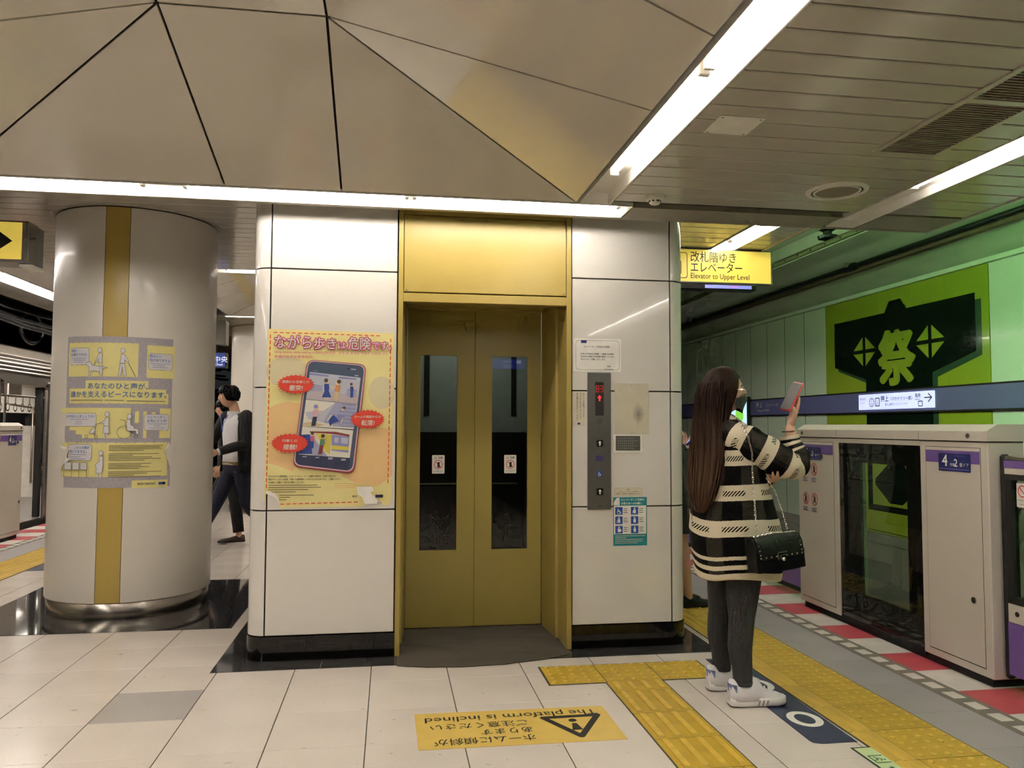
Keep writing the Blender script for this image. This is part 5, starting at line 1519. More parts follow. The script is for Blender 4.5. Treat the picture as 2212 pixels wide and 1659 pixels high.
kt('cp_blue', '何か', 113, 208, .022, None, .02); kt('cp_blue', 'お困りですか?', 112, 250, .022, 272, .02); kt('cp_blue', '危ない!', 928, 250, .022, None, .02); kt('cp_blue', '柱がありますよ。', 928, 292, .022, 1150, .02)
kt('cp_blue', 'お手伝いしましょうか?', 85, 892, .022, 370, .02); kt('cp_blue', 'エレベーター、', 918, 895, .022, 1110, .02); kt('cp_blue', 'お先にどうぞ!', 918, 935, .022, 1120, .02); kt('cp_blue', 'こちらの席が', 170, 1215, .022, 330, .02); kt('cp_blue', '空いてますよ。', 130, 1255, .022, 300, .02)
for (x, y, w_) in ((120, 275, 145), (130, 295, 130), (140, 315, 100), (935, 315, 205), (960, 335, 130), (955, 355, 165), (120, 912, 190), (180, 935, 60), (170, 958, 75), (920, 955, 200), (985, 975, 70), (940, 998, 160), (130, 1275, 170), (130, 1297, 110), (140, 1320, 150), (120, 712, 330), (470, 712, 200), (700, 715, 400)):
    krect('cp_line' if y > 600 and y < 720 else 'po_lilac', x, y - 3, x + w_, y + 3)
for k in range(20):
    if k in (4, 10, 15): continue
    krect('po_hair', 530, 1178 + k * 17, (1090, 1060, 1075, 890, 0, 1050, 780, 980, 1070, 900, 0, 970, 870, 950, 850, 0, 1080, 930, 800, 1070)[k], 1183 + k * 17)
kt('print_black', '東京地下鉄株式会社', 835, 1590, .016, 1020, .02); krect('picto_blue', 1053, 1568, 1090, 1595); krect('print_black', 1090, 1568, 1122, 1595)
p.up()
def ko(m, pts, w=.0022, fill=None):
    P_ = [K(*a) for a in pts]
    if fill: p.poly(fill, P_); p.up()
    p.line(m, P_ + [P_[0]], w)
Ln, Wh = 'cp_line', 'cp_paper'
def kh(x, y, r=.0165):
    c = K(x, y); p.ell(Ln, c[0], c[1], r * .78 + .002, r + .002, 14); p.up(); p.ell(Wh, c[0], c[1], r * .78, r, 14); p.up()
# people with stick and guide dog, pushchair, wheelchair, expectant mother, bench
kh(405, 190); ko(Ln, [(400, 220), (432, 225), (432, 322), (392, 318), (398, 280), (350, 345), (372, 285)], fill=Wh); ko(Ln, [(392, 320), (432, 322), (440, 455), (415, 455), (412, 350)], fill=Wh)
ko(Ln, [(268, 318), (318, 310), (335, 350), (430, 362), (495, 372), (440, 385), (436, 455), (415, 455), (405, 415), (350, 405), (318, 410), (320, 455), (298, 455), (305, 370), (275, 345)], fill=Wh)
kh(647, 192); ko(Ln, [(630, 225), (668, 235), (712, 305), (700, 315), (668, 285), (668, 325), (622, 325)], fill=Wh); ko(Ln, [(622, 328), (668, 328), (690, 455), (660, 455), (645, 360), (632, 455), (605, 455)], fill=Wh); p.line(Ln, [K(705, 320), K(785, 462)], .004)
kh(503, 856); ko(Ln, [(490, 890), (525, 890), (522, 980), (475, 978), (475, 950), (430, 950), (480, 920)], fill=Wh); ko(Ln, [(475, 980), (525, 980), (530, 1052), (465, 1052)], fill=Wh)
p.line(Ln, [K(440, 945), K(400, 960), K(370, 1060), K(395, 1085)], .003); p.line(Ln, [K(330, 1050), K(385, 985)], .003); ko(Ln, [(340, 1030), (380, 990), (390, 1050), (330, 1058)], fill=Wh)
for (x, y, r) in ((300, 1088, .012), (398, 1088, .012), (683, 1042, .045), (805, 1085, .012)): p.ring(Ln, *K(x, y), r, r, .003)
for x in (478, 505): p.line(Wh, [K(x, 1052), K(x, 1100)], .008)
kh(733, 878); ko(Ln, [(712, 905), (745, 910), (750, 965), (790, 985), (780, 1000), (828, 1010), (832, 1060), (808, 1065), (800, 1030), (715, 1028), (705, 960)], fill=Wh); p.line(Ln, [K(640, 912), K(690, 918), K(705, 1020), K(800, 1065)], .003)
kh(453, 1257); ko(Ln, [(440, 1290), (478, 1290), (478, 1400), (468, 1465), (412, 1462), (412, 1395), (398, 1385), (440, 1340)], fill=Wh)
for x in (425, 455): p.line(Wh, [K(x, 1465), K(x, 1508)], .008)
for k in range(3): ko(Ln, [(92 + 80 * k, 1355), (158 + 80 * k, 1355), (158 + 80 * k, 1430), (92 + 80 * k, 1430)], fill=Wh)
for k in range(4): p.line(Ln, [K(88 + 76 * k, 1435), K(88 + 76 * k, 1510)], .003)
p.up()
# torn edges and folds
p.poly('column_grey', [K(22, 1188), K(118, 1200), K(130, 1225), K(105, 1330), K(40, 1450), K(22, 1455)]); p.poly('column_grey', [K(1175, 1150), K(1100, 1228), K(1160, 1420), K(1185, 1400), K(1190, 1150)]); p.up()
p.poly('print_white', [K(30, 1185), K(112, 1195), K(118, 1215), K(80, 1222)]); p.poly('print_white', [K(105, 1298), K(145, 1325), K(120, 1350), K(90, 1370)]); p.poly('print_white', [K(1100, 1225), K(1145, 1140), K(1150, 1180), K(1115, 1226)]); p.poly('print_white', [K(1075, 1260), K(1105, 1290), K(1145, 1400), K(1120, 1330)])
p.build('printing', t)
q = Print(cyl_fn, .0004, bend=.03); q.rect('cp_yellow', -.385, 1.405, -.325, 1.43); tape = q.build('tape', t)
# ------------------------------------------------------------------ people
mat('skin', '#c99b7e', .5, var=.05, scale=30)
mat('skin_pale', '#d2a98f', .5, var=.05, scale=30)
def hair_mat(name, c1, rough=.35):
    m = mat(name, c1, rough, var=.35, scale=30, aniso=(9, 9, .6), spec=.12)
    return m
hair_mat('hair_brown', '#1e110a', .6); hair_mat('hair_black', '#0d0b0a', .4)
_m = MATS['hair_brown']; _n, _l = _m.node_tree.nodes, _m.node_tree.links
_b = _n['Principled BSDF']; _s = _b.inputs['Base Color'].links[0].from_socket
_t = [x for x in _n if x.type == 'TEX_COORD'][0]; _x = _n.new('ShaderNodeSeparateXYZ'); _l.new(_t.outputs['Object'], _x.inputs[0])
_r = _n.new('ShaderNodeMapRange'); _r.inputs['From Min'].default_value = 1.42; _r.inputs['From Max'].default_value = 1.05; _l.new(_x.outputs['Z'], _r.inputs['Value'])   # dyed lighter towards the ends
_k = _n.new('ShaderNodeVectorMath'); _k.operation = 'SCALE'; _k.inputs[0].default_value = (1.0, .58, .34)
_c = _n.new('ShaderNodeMath'); _c.operation = 'MULTIPLY'; _c.inputs[1].default_value = .045; _l.new(_r.outputs['Result'], _c.inputs[0]); _l.new(_c.outputs[0], _k.inputs['Scale'])
_a = _n.new('ShaderNodeVectorMath'); _a.operation = 'ADD'; _l.new(_s, _a.inputs[0]); _l.new(_k.outputs[0], _a.inputs[1]); _l.new(_a.outputs[0], _b.inputs['Base Color'])
mat('denim_grey', '#2e2e30', .9, var=.16, scale=60, bump=.2, bscale=300)
mat('cloth_black', '#0c0c0e', .85, var=.2, scale=40); mat('cloth_navy', '#151a2e', .85, var=.2, scale=40); mat('shirt_white', '#d9d8da', .8, var=.04)
mat('leather_black', '#0b0b0c', .45, var=.2, spec=.3); mat('leather_brown', '#3a2a20', .4); mat('sneaker_white', '#e6e3e6', .7, var=.03, scale=60, bump=.15, bscale=500)
mat('sole_white', '#ece9e6', .5); mat('shoe_grey', '#9b9390', .6); mat('shoe_blue', '#5f6f9a', .7); mat('mask_grey', '#2f2f31', .9, var=.06)
mat('chrome', '#d8d4c8', .15, metal=1.0); mat('red_case', '#c02a26', .35); mat('belt_tan', '#6f5a32', .5); mat('lanyard', '#4a55a8', .5); mat('bead_brown', '#4a2a1e', .5)

def remesh(mb, name, parent, voxel, material, smooth_it=3):
    org = wloc(parent)
    me = mb.mesh(name, org, recalc=True)
    o = bpy.data.objects.new(name, me); COL.objects.link(o)
    r = o.modifiers.new('r', 'REMESH'); r.mode = 'VOXEL'; r.voxel_size = voxel
    s = o.modifiers.new('s', 'SMOOTH'); s.factor = .5; s.iterations = smooth_it
    dg = bpy.context.evaluated_depsgraph_get()
    nm = bpy.data.meshes.new_from_object(o.evaluated_get(dg))
    bpy.data.objects.remove(o, do_unlink=True); bpy.data.meshes.remove(me)
    nm.name = name; nm.materials.clear(); nm.materials.append(MATS[material])
    for p in nm.polygons: p.use_smooth = True
    ob = bpy.data.objects.new(name, nm); COL.objects.link(ob); ob.parent = parent
    return ob

def smooth_path(pts, n=6):
    """Catmull-Rom through (x,y,z,r) knots"""
    P = [Vector(p) for p in pts]
    P = [P[0] * 2 - P[1]] + P + [P[-1] * 2 - P[-2]]
    out = []
    for i in range(1, len(P) - 2):
        a, b_, c, d = P[i - 1], P[i], P[i + 1], P[i + 2]
        for k in range(n):
            t = k / n
            out.append(.5 * ((2 * b_) + (c - a) * t + (2 * a - 5 * b_ + 4 * c - d) * t * t + (3 * b_ - a - 3 * c + d) * t ** 3))
    out.append(P[-2])
    return out

def limb(mb, knots, n=12, m=5, caps=True):
    q = smooth_path([Vector(k) for k in knots], m)
    mb.tube([p[:3] for p in q], [max(.002, p[3]) for p in q], n, caps)
    return mb

def V4(v, r):
    return Vector((v[0], v[1], v[2], r))

def head(mb, c, fwd, up=(0, 0, 1), k=1.0):
    """head with brow, nose, lips, chin, ears; c = middle, k = scale (1: 23 cm high)"""
    c, f = Vector(c), Vector(fwd).normalized(); u = (Vector(up) - f * f.dot(Vector(up))).normalized(); l = u.cross(f)
    n, m = 32, 24; vs = []; fs = []
    g = lambda x, s: math.exp(-(x / s) ** 2)
    for j in range(m + 1):
        t = PI * j / m
        z = -math.cos(t); rr = math.sin(t)
        for i in range(n):
            a = 2 * PI * i / n
            x, y = rr * math.cos(a), rr * math.sin(a)          # x forward, y left
            w, d, h = .074, .094, .115
            low = max(0, -z)
            yy = y * w * (1 - .30 * low * max(0, x * .6 + .4)); xx = x * d
            if x > 0: xx *= (1 - .10 * low * low); xx += .006 * low
            else: xx *= (1 - .28 * low)
            zz = z * h
            ft = max(0, x)
            if x > .1:
                b_ = abs(y)
                xx += ft * (.026 * g(z + .18, .13) * g(y, .16) + .012 * g(z - .0, .22) * g(y, .13) + .006 * g(z - .22, .12) * g(b_ - .25, .25) - .007 * g(z - .03, .11) * g(b_ - .42, .18) + .008 * g(z + .48, .07) * g(y, .26) + .006 * g(z + .75, .13) * g(y, .3))
            vs.append(c + (f * xx + l * yy + u * zz) * k)
    for j in range(m):
        for i in range(n):
            i2 = (i + 1) % n
            fs.append((j * n + i, j * n + i2, (j + 1) * n + i2, (j + 1) * n + i))
    mb.add(vs, fs)
    for s in (-1, 1):
        e = c + (l * s * .072 - f * .008 + u * -.005) * k
        R_ = Matrix((f, l, u)).transposed()
        q = MB(); q.ball((0, 0, 0), .03 * k, 8, 6, (.62, .28, 1.0))
        mb.add([e + R_ @ Vector(p) for p in q.v], q.f)

def eyes(parent, c, fwd, k=1.0, up=(0, 0, 1)):
    c, f = Vector(c), Vector(fwd).normalized(); u = (Vector(up) - f * f.dot(Vector(up))).normalized(); l = u.cross(f)
    for s in (-1, 1):
        e = c + (f * .073 + l * s * .031 + u * .004) * k
        q = MB().use('print_white'); q.ball(e, .0125 * k, 10, 8); q.use('print_black'); q.ball(e + f * .0068 * k, .0072 * k, 8, 6); q.build('eye', parent, smooth=True)
        q = MB().use('hair_black'); b0 = c + (f * .088 + l * s * .016 + u * .024) * k; b1 = c + (f * .084 + l * s * .036 + u * .028) * k; b2 = c + (f * .070 + l * s * .052 + u * .022) * k
        q.tube([b0, b1, b2], [.0028 * k, .0034 * k, .0015 * k], 6); q.build('eyebrow', parent, smooth=True)

def hand(mb, w, d, nrm, side, curls, spread=.22, size=1.0, thumb=(.7, .35)):
    """hand from wrist w along d; nrm = out of the back of the hand; side = +1 if the thumb lies on nrm x d; curls per finger (index..little), radians per joint"""
    w, d, nn = Vector(w), Vector(d).normalized(), Vector(nrm)
    nn = (nn - d * nn.dot(d)).normalized(); t = nn.cross(d) * side
    S = size
    # palm: flattened loft
    rings = []
    for (s, hw, th) in ((-.012, .024, .019), (.015, .028, .018), (.045, .037, .016), (.075, .040, .014), (.086, .038, .011)):
        rings.append([w + d * s * S + t * (hw * S * math.cos(2 * PI * k / 12)) + nn * (th * S * math.sin(2 * PI * k / 12)) for k in range(12)])
    mb.rings(rings)
    L = ((.040, .024, .020), (.044, .028, .022), (.041, .026, .021), (.032, .020, .018))
    for i in range(4):
        off = (.030 - .020 * i) * S
        base = w + d * (.080 - .004 * abs(i - 1)) * S + t * off
        dirn = (d + t * spread * (.5 - i / 3) * .6).normalized()
        pts = [base - dirn * .012 * S]; ang = 0; p = base; pts.append(p)
        for j, ln in enumerate(L[i]):
            ang += curls[i][j] if isinstance(curls[i], (tuple, list)) else curls[i]
            v = dirn * math.cos(ang) - nn * math.sin(ang)
            p = p + v * ln * S; pts.append(p)
        r0 = (.0092, .0094, .009, .008)[i] * S
        mb.tube(pts, [r0 * 1.05, r0 * 1.05, r0 * .97, r0 * .9, r0 * .72], 8)
    b0 = w + d * .018 * S + t * .022 * S - nn * .004 * S
    a, c = thumb
    v1 = (d * math.cos(a) + t * math.sin(a) - nn * .25 * c).normalized(); v2 = (d * math.cos(a * .55) + t * math.sin(a * .3) - nn * c).normalized()
    p1 = b0 + v1 * .040 * S; p2 = p1 + (v1 + v2).normalized() * .032 * S; p3 = p2 + v2 * .026 * S
    mb.tube([b0, p1, p2, p3], [.014 * S, .0115 * S, .0102 * S, .0075 * S], 8)

def torso_rings(c, rows, fwd, n=28, sq=2.4):
    """rows (z, dx forward, dy left, half depth, half width) -> superellipse rings about c"""
    f = Vector((fwd[0], fwd[1], 0)).normalized(); l = Vector((-f.y, f.x, 0)); out = []
    for (z, dx, dy, a, b_) in rows:
        g = []
        for k in range(n):
            th = 2 * PI * k / n; ct, st = math.cos(th), math.sin(th)
            ex = 2 / sq
            x = a * math.copysign(abs(ct) ** ex, ct); y = b_ * math.copysign(abs(st) ** ex, st)
            g.append(Vector((c[0], c[1], z)) + f * (dx + x) + l * (dy + y))
        out.append(g)
    return out

def shoe(name, parent, ankle, toe_dir, L=.265, up='leather_black', sole='rubber', h=.075, w=.046, label=None):
    """low shoe: sole slab and lofted upper; ankle = point above the heel on the floor plane (z of the sole bottom in ankle[2])"""
    f = Vector((toe_dir[0], toe_dir[1], 0)).normalized(); l = Vector((-f.y, f.x, 0)); a = Vector(ankle)
    prof = [(-.25, .62), (-.22, .80), (-.10, .88), (.10, .86), (.35, .92), (.55, 1.06), (.70, 1.0), (.80, .72), (.84, .35)]
    def outline(s, zz):
        le = [a + f * (x * L) + l * (y * w * s) + Vector((0, 0, zz)) for (x, y) in prof]
        ri = [a + f * (x * L) - l * (y * w * s) + Vector((0, 0, zz)) for (x, y) in reversed(prof)]
        return le + ri
    q = MB().use(sole); q.rings([outline(1.0, .0), outline(1.04, .008), outline(1.02, .022)]); s_ = q.build('sole', parent, smooth=True)
    q = MB().use(up)
    rings = []
    for (x, yw, zb, zt) in ((-.24, .55, .018, h * .8), (-.20, .80, .018, h), (-.08, .86, .018, h * 1.02), (.06, .84, .018, h), (.20, .86, .018, h * .86), (.38, .94, .018, h * .68), (.55, 1.0, .018, h * .58), (.70, .92, .018, h * .50), (.79, .62, .018, h * .40), (.83, .25, .018, h * .28)):
        g = []
        for k in range(12):
            th = PI * k / 11
            g.append(a + f * (x * L) + l * (math.cos(th) * yw * w) + Vector((0, 0, zb + (zt - zb) * max(0, math.sin(th)) ** .7)))
        rings.append(g)
    q.rings(rings, caps=True)
    o = q.build(name, parent, smooth=True)
    return o

def hair_cap(name, parent, c, fwd, m, k=1.0, low=-.25, fringe=.35, extra=.012):
    c, f = Vector(c), Vector((fwd[0], fwd[1], 0)).normalized(); l = Vector((-f.y, f.x, 0)); u = Vector((0, 0, 1))
    n, mm = 36, 16; vs, fs = [], []
    rnd = random.Random(3)
    for j in range(mm + 1):
        for i in range(n):
            a = 2 * PI * i / n
            face = max(0, math.cos(a))
            zlow = low + (fringe - low) * min(1, max(0, (face - .25) / .45))
            z = 1.0 + (zlow - 1.0) * j / mm
            rr = math.sqrt(max(0, 1 - min(1, z * z)))
            e = 1 + extra / .09 * (1 + .35 * math.sin(a * 9 + j) * (j / mm))
            vs.append(c + (f * (rr * math.cos(a) * .094 * e) + l * (rr * math.sin(a) * .076 * e) + u * (z * .115 * e)) * k)
    for j in range(mm):
        for i in range(n):
            i2 = (i + 1) % n
            fs.append((j * n + i, j * n + i2, (j + 1) * n + i2, (j + 1) * n + i))
    q = MB().use(m); q.add(vs, fs)
    for _ in range(90):                                      # loose locks over the cap
        a = rnd.uniform(.5, 2 * PI - .5) if _ % 4 else rnd.uniform(-.8, .8); z0 = rnd.uniform(.2, .95); ln = rnd.uniform(.25, .6); sw = rnd.uniform(-.35, .35)
        pts = []
        for i in range(4):
            z = z0 - ln * i / 3; z = max(z, low - .12 if math.cos(a) < .3 else fringe - .1); aa = a + sw * i / 3
            rr = math.sqrt(max(0, 1 - min(1, z * z))); e = 1.16 + .06 * math.sin(PI * i / 3) + (.05 if i == 3 else 0)
            pts.append(c + (f * (rr * math.cos(aa) * .094 * e) + l * (rr * math.sin(aa) * .076 * e) + u * (z * .115 * e)) * k)
        q.tube(pts, [.007, .011, .010, .002], 5)
    return q.build(name, parent, smooth='all')

def dressed(label, J, top, legs, shoes, hairm, skin='skin', shirt=None, voxel=.007, coat_len=.30, cap=(-.25, .35), skirt=None, k=1.0, hands=None):
    """a clothed figure from joint positions J (world)"""
    base = Vector((J['pelvis'][0], J['pelvis'][1], 0))
    t = thing('person', label, 'person', base)
    f = J['face']; bf = J['front']
    F = Vector((bf[0], bf[1], 0)).normalized(); L = Vector((-F.y, F.x, 0))
    b = MB()
    hc = Vector(J['head'])
    head(b, hc, f, k=k)
    ch = Vector(J['chest']); pv = Vector(J['pelvis'])
    limb(b, [V4(hc + Vector((0, 0, -.06)), .052), V4((hc + ch) / 2 + Vector((0, 0, .09)), .05), V4(ch + Vector((0, 0, .08)), .06)])
    b.rings(torso_rings((ch.x, ch.y), [(ch.z + .14, 0, 0, .05, .06), (ch.z + .11, 0, 0, .08, .15), (ch.z, .01, 0, .10, .16), (ch.z - .2, .01, 0, .09, .14)], bf))
    b.rings(torso_rings((pv.x, pv.y), [(ch.z - .15, .0, 0, .09, .14), (pv.z + .1, 0, 0, .09, .14), (pv.z, 0, 0, .10, .165), (pv.z - .08, 0, 0, .09, .15)], bf))
    for s in 'LR':
        sh, el, wr = Vector(J['sh' + s]), Vector(J['el' + s]), Vector(J['wr' + s])
        limb(b, [V4(sh, .05), V4(sh.lerp(el, .5), .043), V4(el, .036), V4(el.lerp(wr, .5), .034), V4(wr, .024)])
        d = (wr - el).normalized()
        nrm = (hands or {}).get(s, (L if s == 'L' else -L))
        hand(b, wr, d, nrm, 1 if s == 'R' else -1, (.35, .4, .42, .45) if not hands else (.55, .6, .62, .65))
        hp, kn, an = Vector(J['hip' + s]), Vector(J['kn' + s]), Vector(J['an' + s])
        limb(b, [V4(hp, .075), V4(hp.lerp(kn, .5), .066), V4(kn, .05), V4(kn.lerp(an, .35), .048), V4(an, .033), V4(an - Vector((0, 0, .04)), .036)])
    remesh(b, 'body', t, voxel, skin)
    eyes(t, hc, f, k)
    if skirt is None:
        q = MB().use(legs); q.rings(torso_rings((pv.x, pv.y), [(pv.z + .09, 0, 0, .118, .172), (pv.z, 0, 0, .128, .182), (pv.z - .08, 0, 0, .118, .17), (pv.z - .13, 0, 0, .07, .12)], bf)); q.build('trouser_seat', t, smooth='all')
        for s in 'LR':
            hp, kn, an = Vector(J['hip' + s]), Vector(J['kn' + s]), Vector(J['an' + s])
            q = MB().use(legs); limb(q, [V4(hp + Vector((0, 0, .10)), .095), V4(hp, .098), V4(hp.lerp(kn, .5), .084), V4(kn, .070), V4(kn.lerp(an, .5), .064), V4(an.lerp(kn, .08), .060)], 16); q.build('trouser_leg', t, smooth='all')
    else:
        q = MB().use(skirt[0]); q.rings(torso_rings((pv.x, pv.y), [(pv.z + .14, 0, 0, .11, .15), (pv.z, 0, 0, .14, .19), (pv.z - .2, 0, 0, .17, .22), (skirt[1], .02, 0, .20, .25), (skirt[1] + .01, .02, 0, .18, .23)], bf)); q.build('skirt', t, smooth=True)
    for s in 'LR':
        an = Vector(J['an' + s]); to = J['toe' + s]
        shoe('shoe', t, (an.x, an.y, max(.0005, an.z - .075)) , to, up=shoes)
    # coat: open front wedge of shirt shows when shirt is given
    zc = pv.z - (coat_len - .22)
    rows = [(ch.z + .155, -.01, 0, .062, .075), (ch.z + .135, -.005, 0, .085, .13), (ch.z + .10, 0, 0, .105, .185), (ch.z, .0, 0, .128, .20), (ch.z - .2, 0, 0, .125, .185), (pv.z + .12, 0, 0, .13, .185), (pv.z, 0, 0, .14, .20), (zc, 0, 0, .145, .21)]
    lean = (ch - pv)
    rings = torso_rings((0, 0), rows, bf)
    for g, r_ in zip(rings, rows):
        w_ = min(1, max(0, (r_[0] - pv.z) / (ch.z - pv.z)))
        o = pv.lerp(ch, w_)
        for p_ in g: p_ += Vector((o.x, o.y, 0))
    if shirt:
        q = MB().use(shirt); q.rings([[p_ + (Vector((pv.x, pv.y, p_.z)) - p_) * .06 for p_ in g] for g in rings[:-1]]); q.build('shirt', t, smooth='all')
        q = MB().use(top)
        n = len(rings[0]); keep = [i for i in range(n) if min(i, n - i) > n * .115]
        vs = [p_ for g in rings for p_ in g]; fs = []
        for j in range(len(rings) - 1):
            for i in range(n):
                if i in keep and (i + 1) % n in keep: fs.append((j * n + i, j * n + (i + 1) % n, (j + 1) * n + (i + 1) % n, (j + 1) * n + i))
        q.add(vs, fs); jk = q.build('jacket', t, smooth='all')
        sm = jk.modifiers.new('thickness', 'SOLIDIFY'); sm.thickness = .008; sm.offset = 1
    else:
        q = MB().use(top); q.rings(rings); q.build('top', t, smooth='all')
    for s in 'LR':
        sh, el, wr = Vector(J['sh' + s]), Vector(J['el' + s]), Vector(J['wr' + s])
        q = MB().use(top); limb(q, [V4(sh + (ch - sh) * .25, .075), V4(sh, .078), V4(sh.lerp(el, .5), .066), V4(el, .058), V4(el.lerp(wr, .5), .050), V4(el.lerp(wr, .93), .044)], 16); q.build('sleeve', t, smooth='all')
        if shirt:
            q = MB().use(shirt); limb(q, [V4(el.lerp(wr, .85), .036), V4(el.lerp(wr, .99), .036)], 12, 2); q.build('cuff', t, smooth='all')
    hair_cap('hair', t, hc, f, hairm, k, *cap)
    return t

man = dressed('man in an open black jacket and white shirt walking past the round column', dict(
    pelvis=(-1.62, 8.85, .90), chest=(-1.635, 8.84, 1.28), head=(-1.715, 8.81, 1.625), face=(-.97, -.22, -.03), front=(-.74, -.67),
    shL=(-1.505, 8.69, 1.40), elL=(-1.50, 8.62, 1.13), wrL=(-1.76, 8.52, 1.04), shR=(-1.76, 8.98, 1.40), elR=(-1.93, 9.02, 1.15), wrR=(-2.05, 8.85, 1.02),
    hipL=(-1.565, 8.78, .86), knL=(-1.50, 8.83, .47), anL=(-1.25, 8.98, .16), toeL=(-.8, -.5), hipR=(-1.675, 8.92, .86), knR=(-1.83, 8.80, .47), anR=(-2.02, 8.70, .08), toeR=(-.8, -.5)),
    'cloth_black', 'cloth_navy', 'leather_brown', 'hair_black', shirt='shirt_white', cap=(-.35, .42))
q = MB().use('belt_tan'); q.rings(torso_rings((-1.62, 8.85), [(.895, 0, 0, .131, .19), (.93, 0, 0, .131, .19)], (-.74, -.67)), caps=False); q.build('belt', man, smooth='all')
q = MB().use('lanyard'); q.tube([(-1.70, 8.70, 1.43), (-1.745, 8.70, 1.33), (-1.755, 8.70, 1.24)], .004, 6); q.tube([(-1.79, 8.76, 1.43), (-1.765, 8.71, 1.33), (-1.755, 8.70, 1.24)], .004, 6); q.build('lanyard', man, smooth=True)
q = MB().use('shirt_white'); q.rings([[Vector((-1.668, 8.825, 1.448)) + Vector((math.cos(a) * r_, math.sin(a) * r_, z)) for a in [i * PI / 8 for i in range(16)]] for (r_, z) in ((.068, -.05), (.066, .0), (.062, .02))], caps=False); q.build('collar', man, smooth='all')
dressed('person in black trousers and brown shoes half hidden behind the walking man', dict(
    pelvis=(-1.82, 9.50, .84), chest=(-1.84, 9.50, 1.20), head=(-1.88, 9.48, 1.50), face=(-1, -.1, 0), front=(-1, -.2),
    shL=(-1.80, 9.36, 1.30), elL=(-1.78, 9.36, 1.05), wrL=(-1.88, 9.34, .85), shR=(-1.87, 9.65, 1.30), elR=(-1.85, 9.68, 1.05), wrR=(-1.95, 9.66, .85),
    hipL=(-1.79, 9.42, .80), knL=(-1.72, 9.32, .46), anL=(-1.665, 9.27, .09), toeL=(-.95, -.3), hipR=(-1.85, 9.58, .80), knR=(-2.0, 9.55, .46), anR=(-2.12, 9.55, .085), toeR=(-1, -.2)),
    'cloth_black', 'cloth_black', 'leather_brown', 'hair_black')
p3 = dressed('person in black holding a phone, mostly hidden by the lift corner', dict(
    pelvis=(2.00, 5.62, .90), chest=(2.0, 5.62, 1.24), head=(2.02, 5.62, 1.55), face=(.95, 0, -.25), front=(1, 0),
    shL=(2.0, 5.79, 1.33), elL=(2.03, 5.80, 1.08), wrL=(2.10, 5.66, 1.17), shR=(2.0, 5.45, 1.33), elR=(2.04, 5.46, 1.08), wrR=(2.135, 5.60, 1.165),
    hipL=(2.01, 5.70, .86), knL=(2.08, 5.72, .46), anL=(2.12, 5.76, .085), toeL=(1, .1), hipR=(2.01, 5.54, .86), knR=(2.12, 5.56, .46), anR=(2.165, 5.56, .085), toeR=(1, .12)),
    'cloth_black', 'cloth_black', 'leather_black', 'hair_black', skirt=('cloth_black', .56), hands={'L': (0, .5, -1), 'R': (0, -.5, -1)})
t = thing('phone', 'dark phone with a violet screen held by the person hidden at the lift corner', 'phone', (2.22, 5.61, 1.21))
q = MB().use('black_plastic'); q.cbox(-.007, .007, -.036, .036, -.075, .075, .004); q.use('led_violet'); q.box(-.0075, -.007, -.032, .032, -.068, .068)
q.build('case', t, xf=Matrix.Translation((2.225, 5.61, 1.235)) @ Matrix.Rotation(math.radians(48), 4, 'Y'))
# ------------------------------------------------------------------ woman with a red phone
WY = 3.70
woman = thing('person', 'woman with long brown hair in a black and cream knitted sweater raising a phone', 'person', (1.66, WY, 0))
HC = Vector((1.632, WY - .01, 1.497)); HF = Vector((1, -.10, .02))
b = MB()
head(b, HC, HF, k=.97)
limb(b, [V4((1.615, WY, 1.44), .05), V4((1.615, WY, 1.38), .047), V4((1.625, WY, 1.32), .055)])
b.rings(torso_rings((1.645, WY), [(1.345, 0, 0, .05, .07), (1.315, 0, 0, .075, .14), (1.2, .01, 0, .095, .15), (1.02, .01, 0, .085, .125), (.9, .01, 0, .09, .14), (.8, .01, 0, .11, .165), (.72, .01, 0, .10, .15)], (1, 0)))
RS, RE, RW = Vector((1.64, 3.555, 1.28)), Vector((1.89, 3.495, 1.13)), Vector((1.886, 3.515, 1.322))
LS, LE, LW = Vector((1.65, 3.845, 1.28)), Vector((1.82, 3.84, 1.08)), Vector((1.815, 3.585, 1.068))
limb(b, [V4(RS, .045), V4(RS.lerp(RE, .5), .04), V4(RE, .034)]); limb(b, [V4(RE, .034), V4(RE.lerp(RW, .45), .033), V4(RW, .0235)])
limb(b, [V4(LS, .045), V4(LS.lerp(LE, .5), .04), V4(LE, .034)]); limb(b, [V4(LE, .034), V4(LE.lerp(LW, .45), .032), V4(LW, .0235)])
# right hand closes on the phone from below and behind; left hand supports the elbow
hand(b, RW, (.28, -.02, 1), (1, -.05, -.28), 1, ((.04, .08, .12), (.06, .1, .14), (.08, .14, .16), (.1, .2, .2)), size=.92, thumb=(.7, .7))
hand(b, LW, (-.22, -1, .04), (.25, -.1, -1), -1, ((.25, .35, .3), (.25, .4, .3), (.3, .4, .3), (.35, .45, .35)), size=.9, thumb=(.7, .2))
for (hx, hy, kx, ky, ax, ay) in ((1.675, 3.615, 1.665, 3.600, 1.672, 3.600), (1.680, 3.79, 1.655, 3.82, 1.668, 3.83)):
    limb(b, [V4((hx, hy, .78), .08), V4(((hx + kx) / 2 + .01, (hy + ky) / 2, .56), .068), V4((kx, ky, .37), .05), V4(((kx + ax) / 2 - .012, (ky + ay) / 2, .25), .046), V4((ax, ay, .10), .032), V4((ax, ay, .06), .034)])
remesh(b, 'body', woman, .0048, 'skin_pale', 2)
eyes(woman, HC, HF, .97)
